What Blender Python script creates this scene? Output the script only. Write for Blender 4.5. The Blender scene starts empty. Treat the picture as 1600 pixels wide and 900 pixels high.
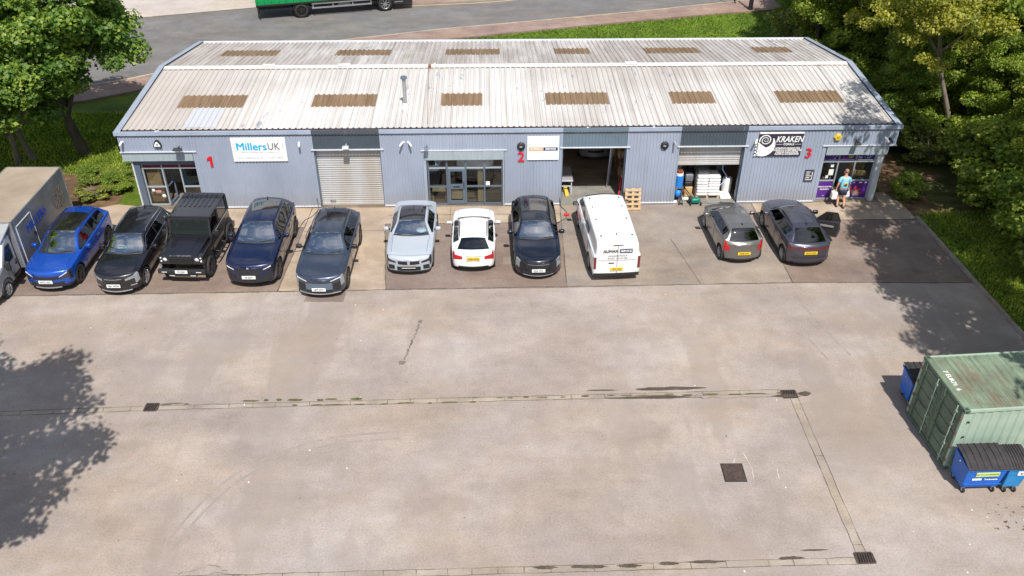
import bpy, bmesh, math, random
import numpy as np
from mathutils import Vector, Matrix, noise
R = math.radians
random.seed(7)
sc = bpy.context.scene
col = sc.collection

# ------------------------------------------------------------------ camera, sky, sun, exposure
cam_d = bpy.data.cameras.new('camera'); cam = bpy.data.objects.new('camera', cam_d); col.objects.link(cam)
sc.camera = cam
def set_cam():
    f, pi, ya, ro = 1388.2, .6054, .0282, .0031
    cp, sp = math.cos(pi), math.sin(pi)
    fw = Vector((math.sin(ya)*cp, math.cos(ya)*cp, -sp)); rt = Vector((math.cos(ya), -math.sin(ya), 0)); up = rt.cross(fw)
    r2 = rt*math.cos(ro)+up*math.sin(ro); u2 = -rt*math.sin(ro)+up*math.cos(ro)
    m = Matrix((( r2.x, u2.x, -fw.x, 20.611), (r2.y, u2.y, -fw.y, -35.6947), (r2.z, u2.z, -fw.z, 20.1164), (0, 0, 0, 1)))
    cam.matrix_world = m
    cam_d.sensor_fit = 'HORIZONTAL'; cam_d.sensor_width = 36; cam_d.lens = 36*f/1600
    cam_d.clip_start = .5; cam_d.clip_end = 2000
set_cam()
SUN_EL = R(57); SDX, SDY = .19, -.98           # horizontal direction towards the sun
world = bpy.data.worlds.new('World'); sc.world = world; world.use_nodes = True
nt = world.node_tree; bg = nt.nodes['Background']
sky = nt.nodes.new('ShaderNodeTexSky'); sky.sky_type = 'NISHITA'; sky.sun_disc = False
sky.sun_elevation = SUN_EL; sky.sun_rotation = math.atan2(SDX, SDY)
_tc = nt.nodes.new('ShaderNodeTexCoord'); _cn = nt.nodes.new('ShaderNodeTexNoise'); _cn.inputs['Scale'].default_value = 2.6; _cn.inputs['Detail'].default_value = 7; _cn.inputs['Roughness'].default_value = .55
nt.links.new(_tc.outputs['Generated'], _cn.inputs['Vector'])
_cr = nt.nodes.new('ShaderNodeValToRGB'); _cr.color_ramp.elements[0].position = .47; _cr.color_ramp.elements[1].position = .62; nt.links.new(_cn.outputs['Fac'], _cr.inputs[0])
_cm = nt.nodes.new('ShaderNodeMix'); _cm.data_type = 'RGBA'; nt.links.new(_cr.outputs[0], _cm.inputs[0]); nt.links.new(sky.outputs[0], _cm.inputs[6]); _cm.inputs[7].default_value = (6.5, 6.6, 6.9, 1)
nt.links.new(_cm.outputs[2], bg.inputs[0]); bg.inputs[1].default_value = .092
sun_d = bpy.data.lights.new('sun', 'SUN'); sun_d.energy = 4.2; sun_d.angle = R(.5); sun_d.color = (1, .955, .88)
sun = bpy.data.objects.new('sun', sun_d); col.objects.link(sun)
sd = Vector((SDX*math.cos(SUN_EL), SDY*math.cos(SUN_EL), math.sin(SUN_EL)))
sun.rotation_euler = sd.to_track_quat('Z', 'Y').to_euler(); sun.location = (20, -30, 60)
sc.view_settings.view_transform = 'Standard'; sc.view_settings.look = 'None'
sc.view_settings.exposure = .52; sc.view_settings.gamma = 1
sc.render.resolution_x = 1024; sc.render.resolution_y = 576

# ------------------------------------------------------------------ materials
def newmat(name):
    m = bpy.data.materials.new(name); m.use_nodes = True
    return m, m.node_tree, m.node_tree.nodes, m.node_tree.nodes['Principled BSDF']
def L(nt, a, b): nt.links.new(a, b)
def mat(name, c, rough=.6, metal=0, var=.0, scale=3., bump=0, bscale=40., coat=0, emit=None, spec=None, c2=None, coords='Object', stretch=None, detail=6):
    m, nt, ns, b = newmat(name)
    c = tuple(c)+(1,)
    b.inputs['Base Color'].default_value = c; b.inputs['Roughness'].default_value = rough; b.inputs['Metallic'].default_value = metal
    if coat: b.inputs['Coat Weight'].default_value = coat; b.inputs['Coat Roughness'].default_value = .04
    if spec is not None: b.inputs['Specular IOR Level'].default_value = spec
    tc = ns.new('ShaderNodeTexCoord'); vec = tc.outputs[coords]
    if stretch:
        mp = ns.new('ShaderNodeMapping'); mp.inputs['Scale'].default_value = stretch; L(nt, vec, mp.inputs[0]); vec = mp.outputs[0]
    if var or c2:
        n = ns.new('ShaderNodeTexNoise'); n.inputs['Scale'].default_value = scale; n.inputs['Detail'].default_value = detail; n.inputs['Roughness'].default_value = .65
        L(nt, vec, n.inputs['Vector'])
        r = ns.new('ShaderNodeValToRGB'); r.color_ramp.elements[0].position = .32; r.color_ramp.elements[1].position = .68
        if c2: r.color_ramp.elements[0].color = c; r.color_ramp.elements[1].color = tuple(c2)+(1,)
        else:
            r.color_ramp.elements[0].color = tuple(x*(1-var) for x in c[:3])+(1,); r.color_ramp.elements[1].color = tuple(min(1, x*(1+var)) for x in c[:3])+(1,)
        L(nt, n.outputs['Fac'], r.inputs[0]); L(nt, r.outputs[0], b.inputs['Base Color'])
    if bump:
        n2 = ns.new('ShaderNodeTexNoise'); n2.inputs['Scale'].default_value = bscale; n2.inputs['Detail'].default_value = 4; L(nt, vec, n2.inputs['Vector'])
        bp = ns.new('ShaderNodeBump'); bp.inputs['Strength'].default_value = bump; bp.inputs['Distance'].default_value = .02
        L(nt, n2.outputs['Fac'], bp.inputs['Height']); L(nt, bp.outputs[0], b.inputs['Normal'])
    return m
def node_noise(nt, vec, scale, detail=6, rough=.6, stretch=None, loc=None):
    ns = nt.nodes
    if stretch or loc:
        mp = ns.new('ShaderNodeMapping')
        if stretch: mp.inputs['Scale'].default_value = stretch
        if loc: mp.inputs['Location'].default_value = loc
        L(nt, vec, mp.inputs[0]); vec = mp.outputs[0]
    n = ns.new('ShaderNodeTexNoise'); n.inputs['Scale'].default_value = scale; n.inputs['Detail'].default_value = detail; n.inputs['Roughness'].default_value = rough
    L(nt, vec, n.inputs['Vector']); return n.outputs['Fac']
def ramp(nt, fac, stops, interp='LINEAR'):
    r = nt.nodes.new('ShaderNodeValToRGB'); cr = r.color_ramp; cr.interpolation = interp
    while len(cr.elements) < len(stops): cr.elements.new(.5)
    for e, (p, c) in zip(cr.elements, stops):
        e.position = p; e.color = (c, c, c, 1) if not hasattr(c, '__len__') else tuple(c)+(1,)
    L(nt, fac, r.inputs[0]); return r.outputs[0]
def mixc(nt, fac, a, b, mode='MIX'):
    m = nt.nodes.new('ShaderNodeMix'); m.data_type = 'RGBA'; m.blend_type = mode
    for i, x in ((0, fac), (6, a), (7, b)):
        if hasattr(x, 'links'): L(nt, x, m.inputs[i])
        elif i == 0: m.inputs[0].default_value = x
        else: m.inputs[i].default_value = tuple(x)+(1,) if len(x) == 3 else x
    return m.outputs[2]

def ground_mat(name, base, dark, light, blotch=.16, fine=.75, spots=True, patch=None):
    m, nt, ns, b = newmat(name); b.inputs['Roughness'].default_value = .93; b.inputs['Specular IOR Level'].default_value = .25
    geo = ns.new('ShaderNodeNewGeometry'); v = geo.outputs['Position']
    big = node_noise(nt, v, blotch, 5, .62, (1, 1.7, 1))
    c = ramp(nt, big, [(.3, dark), (.5, base), (.7, light)])
    tracks = node_noise(nt, v, .5, 3, .5, (.35, 2.2, 1), (3, 9, 0))
    c = mixc(nt, ramp(nt, tracks, [(.45, 0), (.75, .35)]), c, light)
    med = node_noise(nt, v, 1.3, 8, .7)
    c = mixc(nt, .55, c, ramp(nt, med, [(.3, (.62, .6, .58)), (.7, (1, 1, 1))]), 'MULTIPLY')
    fn = node_noise(nt, v, 17, 5, .8)
    c = mixc(nt, fine, c, ramp(nt, fn, [(.3, (.55, .54, .53)), (.5, (.95, .95, .95)), (.72, (1.25, 1.23, 1.2))]), 'MULTIPLY')
    if spots:
        vo = ns.new('ShaderNodeTexVoronoi'); vo.inputs['Scale'].default_value = 1.1; L(nt, v, vo.inputs['Vector'])
        c = mixc(nt, ramp(nt, vo.outputs['Distance'], [(0, .5), (.05, 0)]), c, tuple(x*.35 for x in dark))
        s2 = node_noise(nt, v, 1, 4, .6, (.55, .16, 1), (7, 21, 0)); s3 = node_noise(nt, v, .09, 2, .5, None, (3, 8, 0))
        mq = ns.new('ShaderNodeMath'); mq.operation = 'MULTIPLY'; L(nt, ramp(nt, s2, [(.5, 0), (.56, .55)]), mq.inputs[0]); L(nt, ramp(nt, s3, [(.45, 0), (.6, 1)]), mq.inputs[1])
        c = mixc(nt, mq.outputs[0], c, tuple(x*.9 for x in dark))
        st = node_noise(nt, v, .33, 4, .55, None, (17, 4, 0))
        c = mixc(nt, ramp(nt, st, [(.62, 0), (.7, .4)]), c, tuple(x*.72 for x in dark))
    hv = node_noise(nt, v, .21, 4, .6, (1, 1.6, 1), (40, 11, 0))
    c = mixc(nt, .9, c, ramp(nt, hv, [(.36, (1.04, .985, .93)), (.62, (.99, 1.0, 1.05))]), 'MULTIPLY')
    L(nt, c, b.inputs['Base Color'])
    bp = ns.new('ShaderNodeBump'); bp.inputs['Strength'].default_value = .5; bp.inputs['Distance'].default_value = .01
    L(nt, node_noise(nt, v, 60, 4, .7), bp.inputs['Height']); L(nt, bp.outputs[0], b.inputs['Normal'])
    return m

M = {}
M['lot'] = ground_mat('worn_pale_asphalt', (.345, .296, .262), (.285, .242, .213), (.415, .37, .338), .2, .7)
M['brown_bay'] = ground_mat('brown_tarmac', (.225, .175, .15), (.175, .135, .117), (.295, .24, .205), .3, .8)
M['drive'] = ground_mat('grey_brown_concrete', (.285, .242, .205), (.2, .17, .15), (.35, .305, .265), .3, .7)
M['apron'] = ground_mat('tan_concrete', (.40, .325, .25), (.3, .24, .185), (.47, .39, .31), .5, .5)
M['road'] = ground_mat('road_asphalt', (.17, .165, .162), (.14, .136, .135), (.21, .205, .2), .3, .6, False)
M['pave'] = ground_mat('pink_tarmac_pavement', (.28, .2, .17), (.2, .15, .13), (.35, .27, .22), .4, .6, False)
M['forecourt'] = ground_mat('pale_concrete', (.46, .41, .37), (.4, .35, .32), (.52, .47, .43), .2, .4, False)
M['channel'] = ground_mat('channel_concrete', (.34, .295, .245), (.25, .215, .18), (.41, .36, .31), .8, .5)
M['chan_dark'] = ground_mat('channel_line', (.36*.8, .30*.8, .26*.8), (.2, .17, .15), (.33, .3, .27), .8, .5)
M['crack'] = mat('dirt_in_joint', (.10, .085, .065), .95, var=.4, scale=6)
M['moss'] = mat('moss', (.09, .085, .035), .95, var=.5, scale=9)
M['damp'] = mat('damp_stain', (.17, .145, .12), .8, var=.3, scale=3); M['wet'] = mat('wet_silt', (.075, .058, .042), .6, var=.35, scale=3)
M['kerb'] = ground_mat('kerb_concrete', (.33, .285, .24), (.24, .2, .17), (.4, .36, .31), .8, .4)
M['yellow_line'] = mat('yellow_road_line', (.62, .42, .2), .8, var=.2, scale=4)
M['wline'] = mat('worn_white_mark', (.5, .47, .45), .8, var=.15, scale=8)
M['iron'] = mat('rusty_iron', (.075, .052, .045), .75, .3, var=.4, scale=8, bump=.5)
M['iron_dark'] = mat('black_iron', (.03, .028, .028), .6, .4, var=.3, scale=8)
M['hole'] = mat('drain_hole', (.006, .006, .006), .9)

def grass_mat():
    m, nt, ns, b = newmat('grass'); b.inputs['Roughness'].default_value = .85; b.inputs['Specular IOR Level'].default_value = .2
    v = ns.new('ShaderNodeNewGeometry').outputs['Position']
    a = node_noise(nt, v, .5, 6, .65)
    c = ramp(nt, a, [(.3, (.055, .095, .01)), (.52, (.11, .165, .018)), (.72, (.19, .26, .03))])
    f = node_noise(nt, v, 9, 5, .8)
    c = mixc(nt, .9, c, ramp(nt, f, [(.3, (.6, .6, .5)), (.7, (1.3, 1.3, 1.1))]), 'MULTIPLY')
    L(nt, c, b.inputs['Base Color'])
    bp = ns.new('ShaderNodeBump'); bp.inputs['Strength'].default_value = .9; bp.inputs['Distance'].default_value = .08
    L(nt, node_noise(nt, v, 14, 5, .8), bp.inputs['Height']); L(nt, bp.outputs[0], b.inputs['Normal'])
    return m
M['grass'] = grass_mat()
M['litter'] = ground_mat('leaf_litter_soil', (.15, .09, .05), (.06, .045, .025), (.3, .2, .12), .9, .9, False)

def leaf_mat(name, dark, mid, light, trans=.3):
    m, nt, ns, b = newmat(name); b.inputs['Roughness'].default_value = .5; b.inputs['Specular IOR Level'].default_value = .35
    tc = ns.new('ShaderNodeTexCoord'); geo = ns.new('ShaderNodeNewGeometry')
    n = node_noise(nt, tc.outputs['Object'], .55, 3, .5)
    add = ns.new('ShaderNodeMath'); add.operation = 'MULTIPLY_ADD'; L(nt, geo.outputs['Random Per Island'], add.inputs[0]); add.inputs[1].default_value = .42; 
    sub = ns.new('ShaderNodeMath'); sub.operation = 'SUBTRACT'; L(nt, n, sub.inputs[0]); sub.inputs[1].default_value = .21; L(nt, sub.outputs[0], add.inputs[2])
    c = ramp(nt, add.outputs[0], [(.28, dark), (.5, mid), (.75, light)])
    L(nt, c, b.inputs['Base Color'])
    tr = ns.new('ShaderNodeBsdfTranslucent'); 
    c2 = mixc(nt, 1, c, (1.5, 1.7, .6), 'MULTIPLY'); L(nt, c2, tr.inputs[0])
    mx = ns.new('ShaderNodeMixShader'); mx.inputs[0].default_value = trans
    L(nt, b.outputs[0], mx.inputs[1]); L(nt, tr.outputs[0], mx.inputs[2]); L(nt, mx.outputs[0], ns['Material Output'].inputs[0])
    return m
M['leaf_maple'] = leaf_mat('maple_leaves', (.055, .115, .02), (.12, .21, .035), (.3, .37, .06), .38)
M['leaf_wood'] = leaf_mat('woodland_leaves', (.12, .18, .025), (.23, .3, .045), (.44, .46, .09), .45)
M['leaf_olive'] = leaf_mat('olive_leaves', (.13, .15, .02), (.27, .28, .04), (.48, .44, .09), .42)
M['leaf_dark'] = leaf_mat('dark_leaves', (.10, .16, .025), (.19, .27, .04), (.36, .4, .08), .45)
M['leaf_lime'] = leaf_mat('lime_leaves', (.08, .11, .02), (.19, .22, .04), (.34, .34, .08))
M['bark'] = mat('bark', (.075, .06, .045), .95, var=.4, scale=4, bump=1, bscale=12, stretch=(1, 1, .3))
M['bark_light'] = mat('bark_light', (.17, .14, .11), .95, var=.3, scale=4, bump=1, bscale=12, stretch=(1, 1, .3))

WALL = (.3, .34, .435)
M['wall'] = mat('blue_grey_cladding', WALL, .45, 0, var=.07, scale=.7, stretch=(1, 1, .35))
def _dirt(m):
    nt = m.node_tree; ns = nt.nodes; b = ns['Principled BSDF']; src = b.inputs['Base Color'].links[0].from_socket
    v = ns.new('ShaderNodeNewGeometry').outputs['Position']; sx = ns.new('ShaderNodeSeparateXYZ'); L(nt, v, sx.inputs[0])
    n1 = node_noise(nt, v, 1, 5, .7, (3.2, 1, .35)); a = ns.new('ShaderNodeMath'); a.operation = 'MULTIPLY_ADD'; L(nt, n1, a.inputs[0]); a.inputs[1].default_value = -1.1; L(nt, sx.outputs[2], a.inputs[2])
    mr = ns.new('ShaderNodeMapRange'); L(nt, a.outputs[0], mr.inputs[0]); mr.inputs[1].default_value = -.55; mr.inputs[2].default_value = .35; mr.inputs[3].default_value = .5; mr.inputs[4].default_value = 0
    c = mixc(nt, mr.outputs[0], src, (.22, .2, .18)); st = node_noise(nt, v, 1, 4, .7, (5, 1, .18), (9, 0, 3))
    c = mixc(nt, ramp(nt, st, [(.56, 0), (.7, .3)]), c, (.2, .215, .25)); fd = node_noise(nt, v, .35, 3, .5)
    c = mixc(nt, .6, c, ramp(nt, fd, [(.35, (.9, .9, .9)), (.65, (1.1, 1.1, 1.08))]), 'MULTIPLY'); L(nt, c, b.inputs['Base Color'])
_dirt(M['wall'])
M['wall_dark'] = mat('slate_cladding', (.06, .078, .1), .5, var=.08, scale=1)
M['wall_mid'] = mat('slate_blue_cladding', (.12, .165, .21), .5, var=.08, scale=1)
M['fascia'] = mat('blue_grey_fascia', (.3, .36, .46), .5, var=.1, scale=1)
M['trim'] = mat('pale_trim', (.55, .58, .63), .5, var=.1, scale=2)
M['headbox'] = mat('grey_green_headbox', (.3, .35, .39), .5, var=.12, scale=3, stretch=(3, 1, .5))
M['frame'] = mat('slate_aluminium_frame', (.12, .155, .205), .4, .2)
M['frame_light'] = mat('grey_aluminium', (.36, .4, .44), .4, .2)
M['white'] = mat('white_paint', (.8, .8, .8), .45)
M['offwhite'] = mat('off_white', (.72, .71, .69), .6, var=.08)
M['black'] = mat('black_plastic', (.018, .018, .02), .5)
M['rubber'] = mat('rubber', (.02, .02, .02), .85, var=.3, scale=8)
M['red'] = mat('red_paint', (.6, .012, .02), .45)
M['soffit'] = mat('dark_gap', (.02, .02, .025), .9)
M['gutter'] = mat('rusty_shadowed_gutter', (.05, .025, .022), .85, var=.5, scale=3)  # rust brown, kept dark to carry the roof edge shadow in its colour
M['gutter_lining'] = mat('pinkish_gutter_lining', (.42, .33, .33), .8, var=.35, scale=2)

def roof_mat():
    m, nt, ns, b = newmat('weathered_roof_sheet'); b.inputs['Roughness'].default_value = .7
    v = ns.new('ShaderNodeNewGeometry').outputs['Position']
    big = node_noise(nt, v, .16, 4, .55)
    c = ramp(nt, big, [(.32, (.41, .385, .365)), (.5, (.505, .49, .475)), (.7, (.575, .565, .555))])
    st = node_noise(nt, v, 1, 5, .7, (6.5, .09, .1))
    c = mixc(nt, .62, c, ramp(nt, st, [(.28, (.42, .37, .34)), (.5, (.92, .9, .88)), (.65, (1.06, 1.06, 1.06))]), 'MULTIPLY')
    # darker, dirtier towards left end and on rear slope
    sx = ns.new('ShaderNodeSeparateXYZ'); L(nt, v, sx.inputs[0])
    n2 = node_noise(nt, v, .4, 5, .7, (1, .25, 1))
    a = ns.new('ShaderNodeMath'); a.operation = 'MULTIPLY_ADD'; L(nt, n2, a.inputs[0]); a.inputs[1].default_value = 9; L(nt, sx.outputs[0], a.inputs[2])
    mr = ns.new('ShaderNodeMapRange'); L(nt, a.outputs[0], mr.inputs[0]); mr.inputs[1].default_value = 10; mr.inputs[2].default_value = 16; mr.inputs[3].default_value = .55; mr.inputs[4].default_value = 0
    c = mixc(nt, mr.outputs[0], c, (.36, .31, .28))
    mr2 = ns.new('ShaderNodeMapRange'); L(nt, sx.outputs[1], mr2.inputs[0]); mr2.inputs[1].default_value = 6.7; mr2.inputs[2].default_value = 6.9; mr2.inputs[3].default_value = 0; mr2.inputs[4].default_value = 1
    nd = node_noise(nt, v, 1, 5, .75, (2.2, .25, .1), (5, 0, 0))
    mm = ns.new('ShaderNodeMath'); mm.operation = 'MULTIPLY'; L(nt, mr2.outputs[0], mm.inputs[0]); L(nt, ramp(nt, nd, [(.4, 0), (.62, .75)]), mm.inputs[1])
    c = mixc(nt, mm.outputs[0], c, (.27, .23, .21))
    # flaked paint patches showing blue grey metal
    fl = node_noise(nt, v, 1, 4, .6, (2.4, .8, .5), (2, 7, 0))
    rg = node_noise(nt, v, .12, 2, .5, None, (31, 2, 0))
    mf = ns.new('ShaderNodeMath'); mf.operation = 'MULTIPLY'; L(nt, ramp(nt, fl, [(.635, 0), (.65, 1)]), mf.inputs[0]); L(nt, ramp(nt, rg, [(.42, 0), (.5, 1)]), mf.inputs[1])
    c = mixc(nt, mf.outputs[0], c, (.27, .28, .32))
    sp = node_noise(nt, v, 2.5, 5, .8)
    c = mixc(nt, ramp(nt, sp, [(.64, 0), (.7, .6)]), c, (.25, .2, .17))
    L(nt, c, b.inputs['Base Color'])
    return m
M['roof'] = roof_mat()
M['roof_new'] = mat('newer_roof_sheet', (.44, .455, .49), .5)
M['rooflight'] = mat('brown_rooflight', (.22, .14, .08), .6, c2=(.42, .29, .18), scale=1.3, stretch=(6, .35, 1))
def _trl(m, f=.5):
    nt = m.node_tree; b = nt.nodes['Principled BSDF']; t = nt.nodes.new('ShaderNodeBsdfTranslucent'); t.inputs[0].default_value = (.7, .6, .45, 1)
    x = nt.nodes.new('ShaderNodeMixShader'); x.inputs[0].default_value = f; L(nt, b.outputs[0], x.inputs[1]); L(nt, t.outputs[0], x.inputs[2]); L(nt, x.outputs[0], nt.nodes['Material Output'].inputs[0])
_trl(M['rooflight'], .42)
M['ridge'] = mat('ridge_cap', (.6, .56, .54), .6, var=.15, scale=1)
M['verge'] = mat('verge_flashing', (.27, .31, .38), .5, var=.12, scale=1)
M['galv'] = mat('galvanised_steel', (.42, .43, .45), .35, .6, var=.2, scale=5)
M['rust'] = mat('rust', (.22, .11, .06), .9, var=.4, scale=5)
M['shutter'] = mat('shutter_slats', (.50, .51, .53), .45, .1, c2=(.42, .385, .35), scale=.9, stretch=(1.5, 1, .25))

def glass_mat(name, tint=(.55, .66, .68), fac=.25, rough=.02):
    m, nt, ns, b = newmat(name)
    tr = ns.new('ShaderNodeBsdfTransparent'); tr.inputs[0].default_value = tint+(1,)
    gl = ns.new('ShaderNodeBsdfGlossy'); gl.inputs['Roughness'].default_value = rough; gl.inputs[0].default_value = (.9, .95, 1, 1)
    fr = ns.new('ShaderNodeFresnel'); fr.inputs[0].default_value = 1.5
    ge = ns.new('ShaderNodeNewGeometry'); iv = ns.new('ShaderNodeMath'); iv.operation = 'SUBTRACT'; iv.inputs[0].default_value = 1; L(nt, ge.outputs['Backfacing'], iv.inputs[1])
    f0 = ns.new('ShaderNodeMath'); f0.operation = 'ADD'; L(nt, fr.outputs[0], f0.inputs[0]); f0.inputs[1].default_value = fac
    ad = ns.new('ShaderNodeMath'); ad.operation = 'MULTIPLY'; L(nt, f0.outputs[0], ad.inputs[0]); L(nt, iv.outputs[0], ad.inputs[1])
    mx = ns.new('ShaderNodeMixShader'); L(nt, ad.outputs[0], mx.inputs[0]); L(nt, tr.outputs[0], mx.inputs[1]); L(nt, gl.outputs[0], mx.inputs[2])
    L(nt, mx.outputs[0], ns['Material Output'].inputs[0]); return m
M['windscreen'] = glass_mat('windscreen_glass', (.6, .74, .76), .4)
M['flat_screen'] = glass_mat('flat_windscreen', (.5, .6, .55), .0)
M['car_glass'] = glass_mat('tinted_glass', (.16, .18, .19), .06)
M['shop_glass'] = glass_mat('shop_glass', (.7, .72, .7), .05)
def paint(name, c, metal=.3, rough=.35, inner=(.03, .03, .032)):
    m, nt, ns, b = newmat(name)
    b.inputs['Base Color'].default_value = c+(1,); b.inputs['Metallic'].default_value = metal; b.inputs['Roughness'].default_value = rough
    b.inputs['Coat Weight'].default_value = 1; b.inputs['Coat Roughness'].default_value = .03
    tc = ns.new('ShaderNodeTexCoord'); d = node_noise(nt, tc.outputs['Object'], 2.5, 5, .7)
    mr = ramp(nt, d, [(.3, rough*.8), (.75, rough*1.35)]); L(nt, mr, b.inputs['Roughness'])
    di = ns.new('ShaderNodeBsdfDiffuse'); di.inputs[0].default_value = inner+(1,)
    g = ns.new('ShaderNodeNewGeometry'); mx = ns.new('ShaderNodeMixShader'); L(nt, g.outputs['Backfacing'], mx.inputs[0])
    L(nt, b.outputs[0], mx.inputs[1]); L(nt, di.outputs[0], mx.inputs[2]); L(nt, mx.outputs[0], ns['Material Output'].inputs[0])
    return m
M['lamp_white'] = mat('lamp_lens', (.75, .78, .8), .12, .2, coat=1)
M['lamp_grey'] = mat('clear_lamp', (.35, .38, .42), .1, .5, coat=1)
M['lamp_dark'] = mat('dark_lamp', (.03, .035, .045), .1, .3, coat=1)
M['lamp_red'] = mat('red_tail_lamp', (.45, .008, .012), .15, coat=1)
M['lamp_dred'] = mat('dark_red_tail_lamp', (.13, .008, .015), .12, coat=1)
M['chrome'] = mat('chrome', (.8, .8, .82), .12, 1)
M['alloy'] = mat('alloy', (.5, .5, .52), .3, .8)
M['alloy_dark'] = mat('dark_alloy', (.06, .06, .065), .3, .7)
M['plate_w'] = mat('white_plate', (.75, .76, .76), .5)
M['plate_y'] = mat('yellow_plate', (.75, .52, .02), .5)
M['ink'] = mat('plate_ink', (.01, .01, .012), .6)
M['seat'] = mat('seat_fabric', (.035, .035, .04), .8, var=.2, scale=4)
M['seat_tan'] = mat('seat_grey', (.16, .16, .165), .8, var=.2, scale=4)
M['dash'] = mat('dashboard', (.03, .03, .034), .7)
M['wood'] = mat('pallet_wood', (.48, .3, .15), .8, c2=(.62, .44, .25), scale=4, stretch=(1, 4, 4))
M['wood_dark'] = mat('ply_roof', (.235, .185, .14), .85, c2=(.35, .29, .23), scale=.5, stretch=(1, 1, 1), detail=8)

# ------------------------------------------------------------------ mesh helpers
class MB:
    def __init__(s): s.v = []; s.f = []; s.m = []; s.sm = []
    def add(s, vs, fs, m=0, smooth=False):
        o = len(s.v); s.v.extend(tuple(p) for p in vs)
        for f in fs: s.f.append(tuple(i+o for i in f)); s.m.append(m); s.sm.append(smooth)
        return s
    def box(s, x0, x1, y0, y1, z0, z1, m=0):
        if x0 > x1: x0, x1 = x1, x0
        if y0 > y1: y0, y1 = y1, y0
        if z0 > z1: z0, z1 = z1, z0
        return s.add([(x0,y0,z0),(x1,y0,z0),(x1,y1,z0),(x0,y1,z0),(x0,y0,z1),(x1,y0,z1),(x1,y1,z1),(x0,y1,z1)],
              [(0,3,2,1),(4,5,6,7),(0,1,5,4),(1,2,6,5),(2,3,7,6),(3,0,4,7)], m)
    def rbox(s, x0, x1, y0, y1, z0, z1, r=.03, m=0, n=3):
        # box with rounded vertical and top edges: bevelled copy
        bm = bmesh.new(); bmesh.ops.create_cube(bm, size=1)
        for v in bm.verts: v.co = Vector(((x0+x1)/2+v.co.x*(x1-x0), (y0+y1)/2+v.co.y*(y1-y0), (z0+z1)/2+v.co.z*(z1-z0)))
        bmesh.ops.bevel(bm, geom=list(bm.edges), offset=r, segments=n, profile=.5, affect='EDGES')
        bm.verts.index_update()
        s.add([v.co[:] for v in bm.verts], [[v.index for v in f.verts] for f in bm.faces], m, True); bm.free(); return s
    def obox(s, c, ax, ay, az, hx, hy, hz, m=0):
        c = Vector(c); ax, ay, az = Vector(ax).normalized()*hx, Vector(ay).normalized()*hy, Vector(az).normalized()*hz
        vs = [c+ax*i+ay*j+az*k for k in (-1, 1) for j, i in ((-1,-1), (-1,1), (1,1), (1,-1))]
        return s.add(vs, [(0,3,2,1),(4,5,6,7),(0,1,5,4),(1,2,6,5),(2,3,7,6),(3,0,4,7)], m)
    def bar(s, p, q, w, h=None, m=0, up=(0,0,1)):
        p, q = Vector(p), Vector(q); d = q-p; h = h or w
        u = Vector(up)
        if abs(d.normalized().dot(u)) > .98: u = Vector((0, 1, 0))
        sx = d.cross(u).normalized(); sz = sx.cross(d).normalized()
        return s.obox((p+q)/2, d, sx, sz, d.length/2, w/2, h/2, m)
    def cyl(s, p, q, r0, r1=None, n=12, m=0, cap=True, smooth=True):
        p, q = Vector(p), Vector(q); r1 = r0 if r1 is None else r1; d = (q-p).normalized()
        u = d.orthogonal().normalized(); w = d.cross(u)
        vs = []
        for c, r in ((p, r0), (q, r1)):
            for i in range(n):
                a = 2*math.pi*i/n; vs.append(c+(u*math.cos(a)+w*math.sin(a))*r)
        s.add(vs, [(i, (i+1) % n, n+(i+1) % n, n+i) for i in range(n)], m, smooth)
        if cap: s.add(vs, [tuple(range(n-1, -1, -1)), tuple(range(n, 2*n))], m)
        return s
    def tube(s, pts, r, n=8, m=0, rs=None):
        pts = [Vector(p) for p in pts]; vs = []; K = len(pts); prev = None
        for i, p in enumerate(pts):
            d = (pts[min(i+1, K-1)]-pts[max(i-1, 0)]).normalized()
            u = d.orthogonal().normalized() if prev is None else (prev-d*prev.dot(d)).normalized()
            prev = u; w = d.cross(u); rr = rs[i] if rs else r
            for j in range(n):
                a = 2*math.pi*j/n; vs.append(p+(u*math.cos(a)+w*math.sin(a))*rr)
        fs = [(i*n+j, i*n+(j+1) % n, (i+1)*n+(j+1) % n, (i+1)*n+j) for i in range(K-1) for j in range(n)]
        s.add(vs, fs, m, True); s.add(vs, [tuple(range(n-1, -1, -1)), tuple(range((K-1)*n, K*n))], m); return s
    def lathe(s, prof, c, axis='z', n=24, m=0, smooth=True):
        # prof: list of (r, h)
        c = Vector(c); vs = []
        for r, h in prof:
            for i in range(n):
                a = 2*math.pi*i/n; x, y = r*math.cos(a), r*math.sin(a)
                vs.append(c+Vector({'z': (x, y, h), 'x': (h, x, y), 'y': (x, h, y)}[axis]))
        fs = [(i*n+j, i*n+(j+1) % n, (i+1)*n+(j+1) % n, (i+1)*n+j) for i in range(len(prof)-1) for j in range(n)]
        return s.add(vs, fs, m, smooth)
    def sphere(s, c, rx, ry=None, rz=None, m=0, n=14, k=8):
        ry = ry or rx; rz = rz or rx; c = Vector(c); vs = []
        for i in range(k+1):
            t = math.pi*i/k
            for j in range(n):
                a = 2*math.pi*j/n; vs.append(c+Vector((rx*math.sin(t)*math.cos(a), ry*math.sin(t)*math.sin(a), rz*math.cos(t))))
        return s.add(vs, [(i*n+j, (i+1)*n+j, (i+1)*n+(j+1) % n, i*n+(j+1) % n) for i in range(k) for j in range(n)], m, True)
    def poly(s, pts, m=0): return s.add(pts, [tuple(range(len(pts)))], m)
    def prism(s, pts, off, m=0):
        off = Vector(off); n = len(pts); pts = [Vector(p) for p in pts]
        vs = pts+[p+off for p in pts]
        return s.add(vs, [tuple(range(n)), tuple(range(2*n-1, n-1, -1))]+[(i, i+n, (i+1) % n+n, (i+1) % n) for i in range(n)], m)
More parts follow.
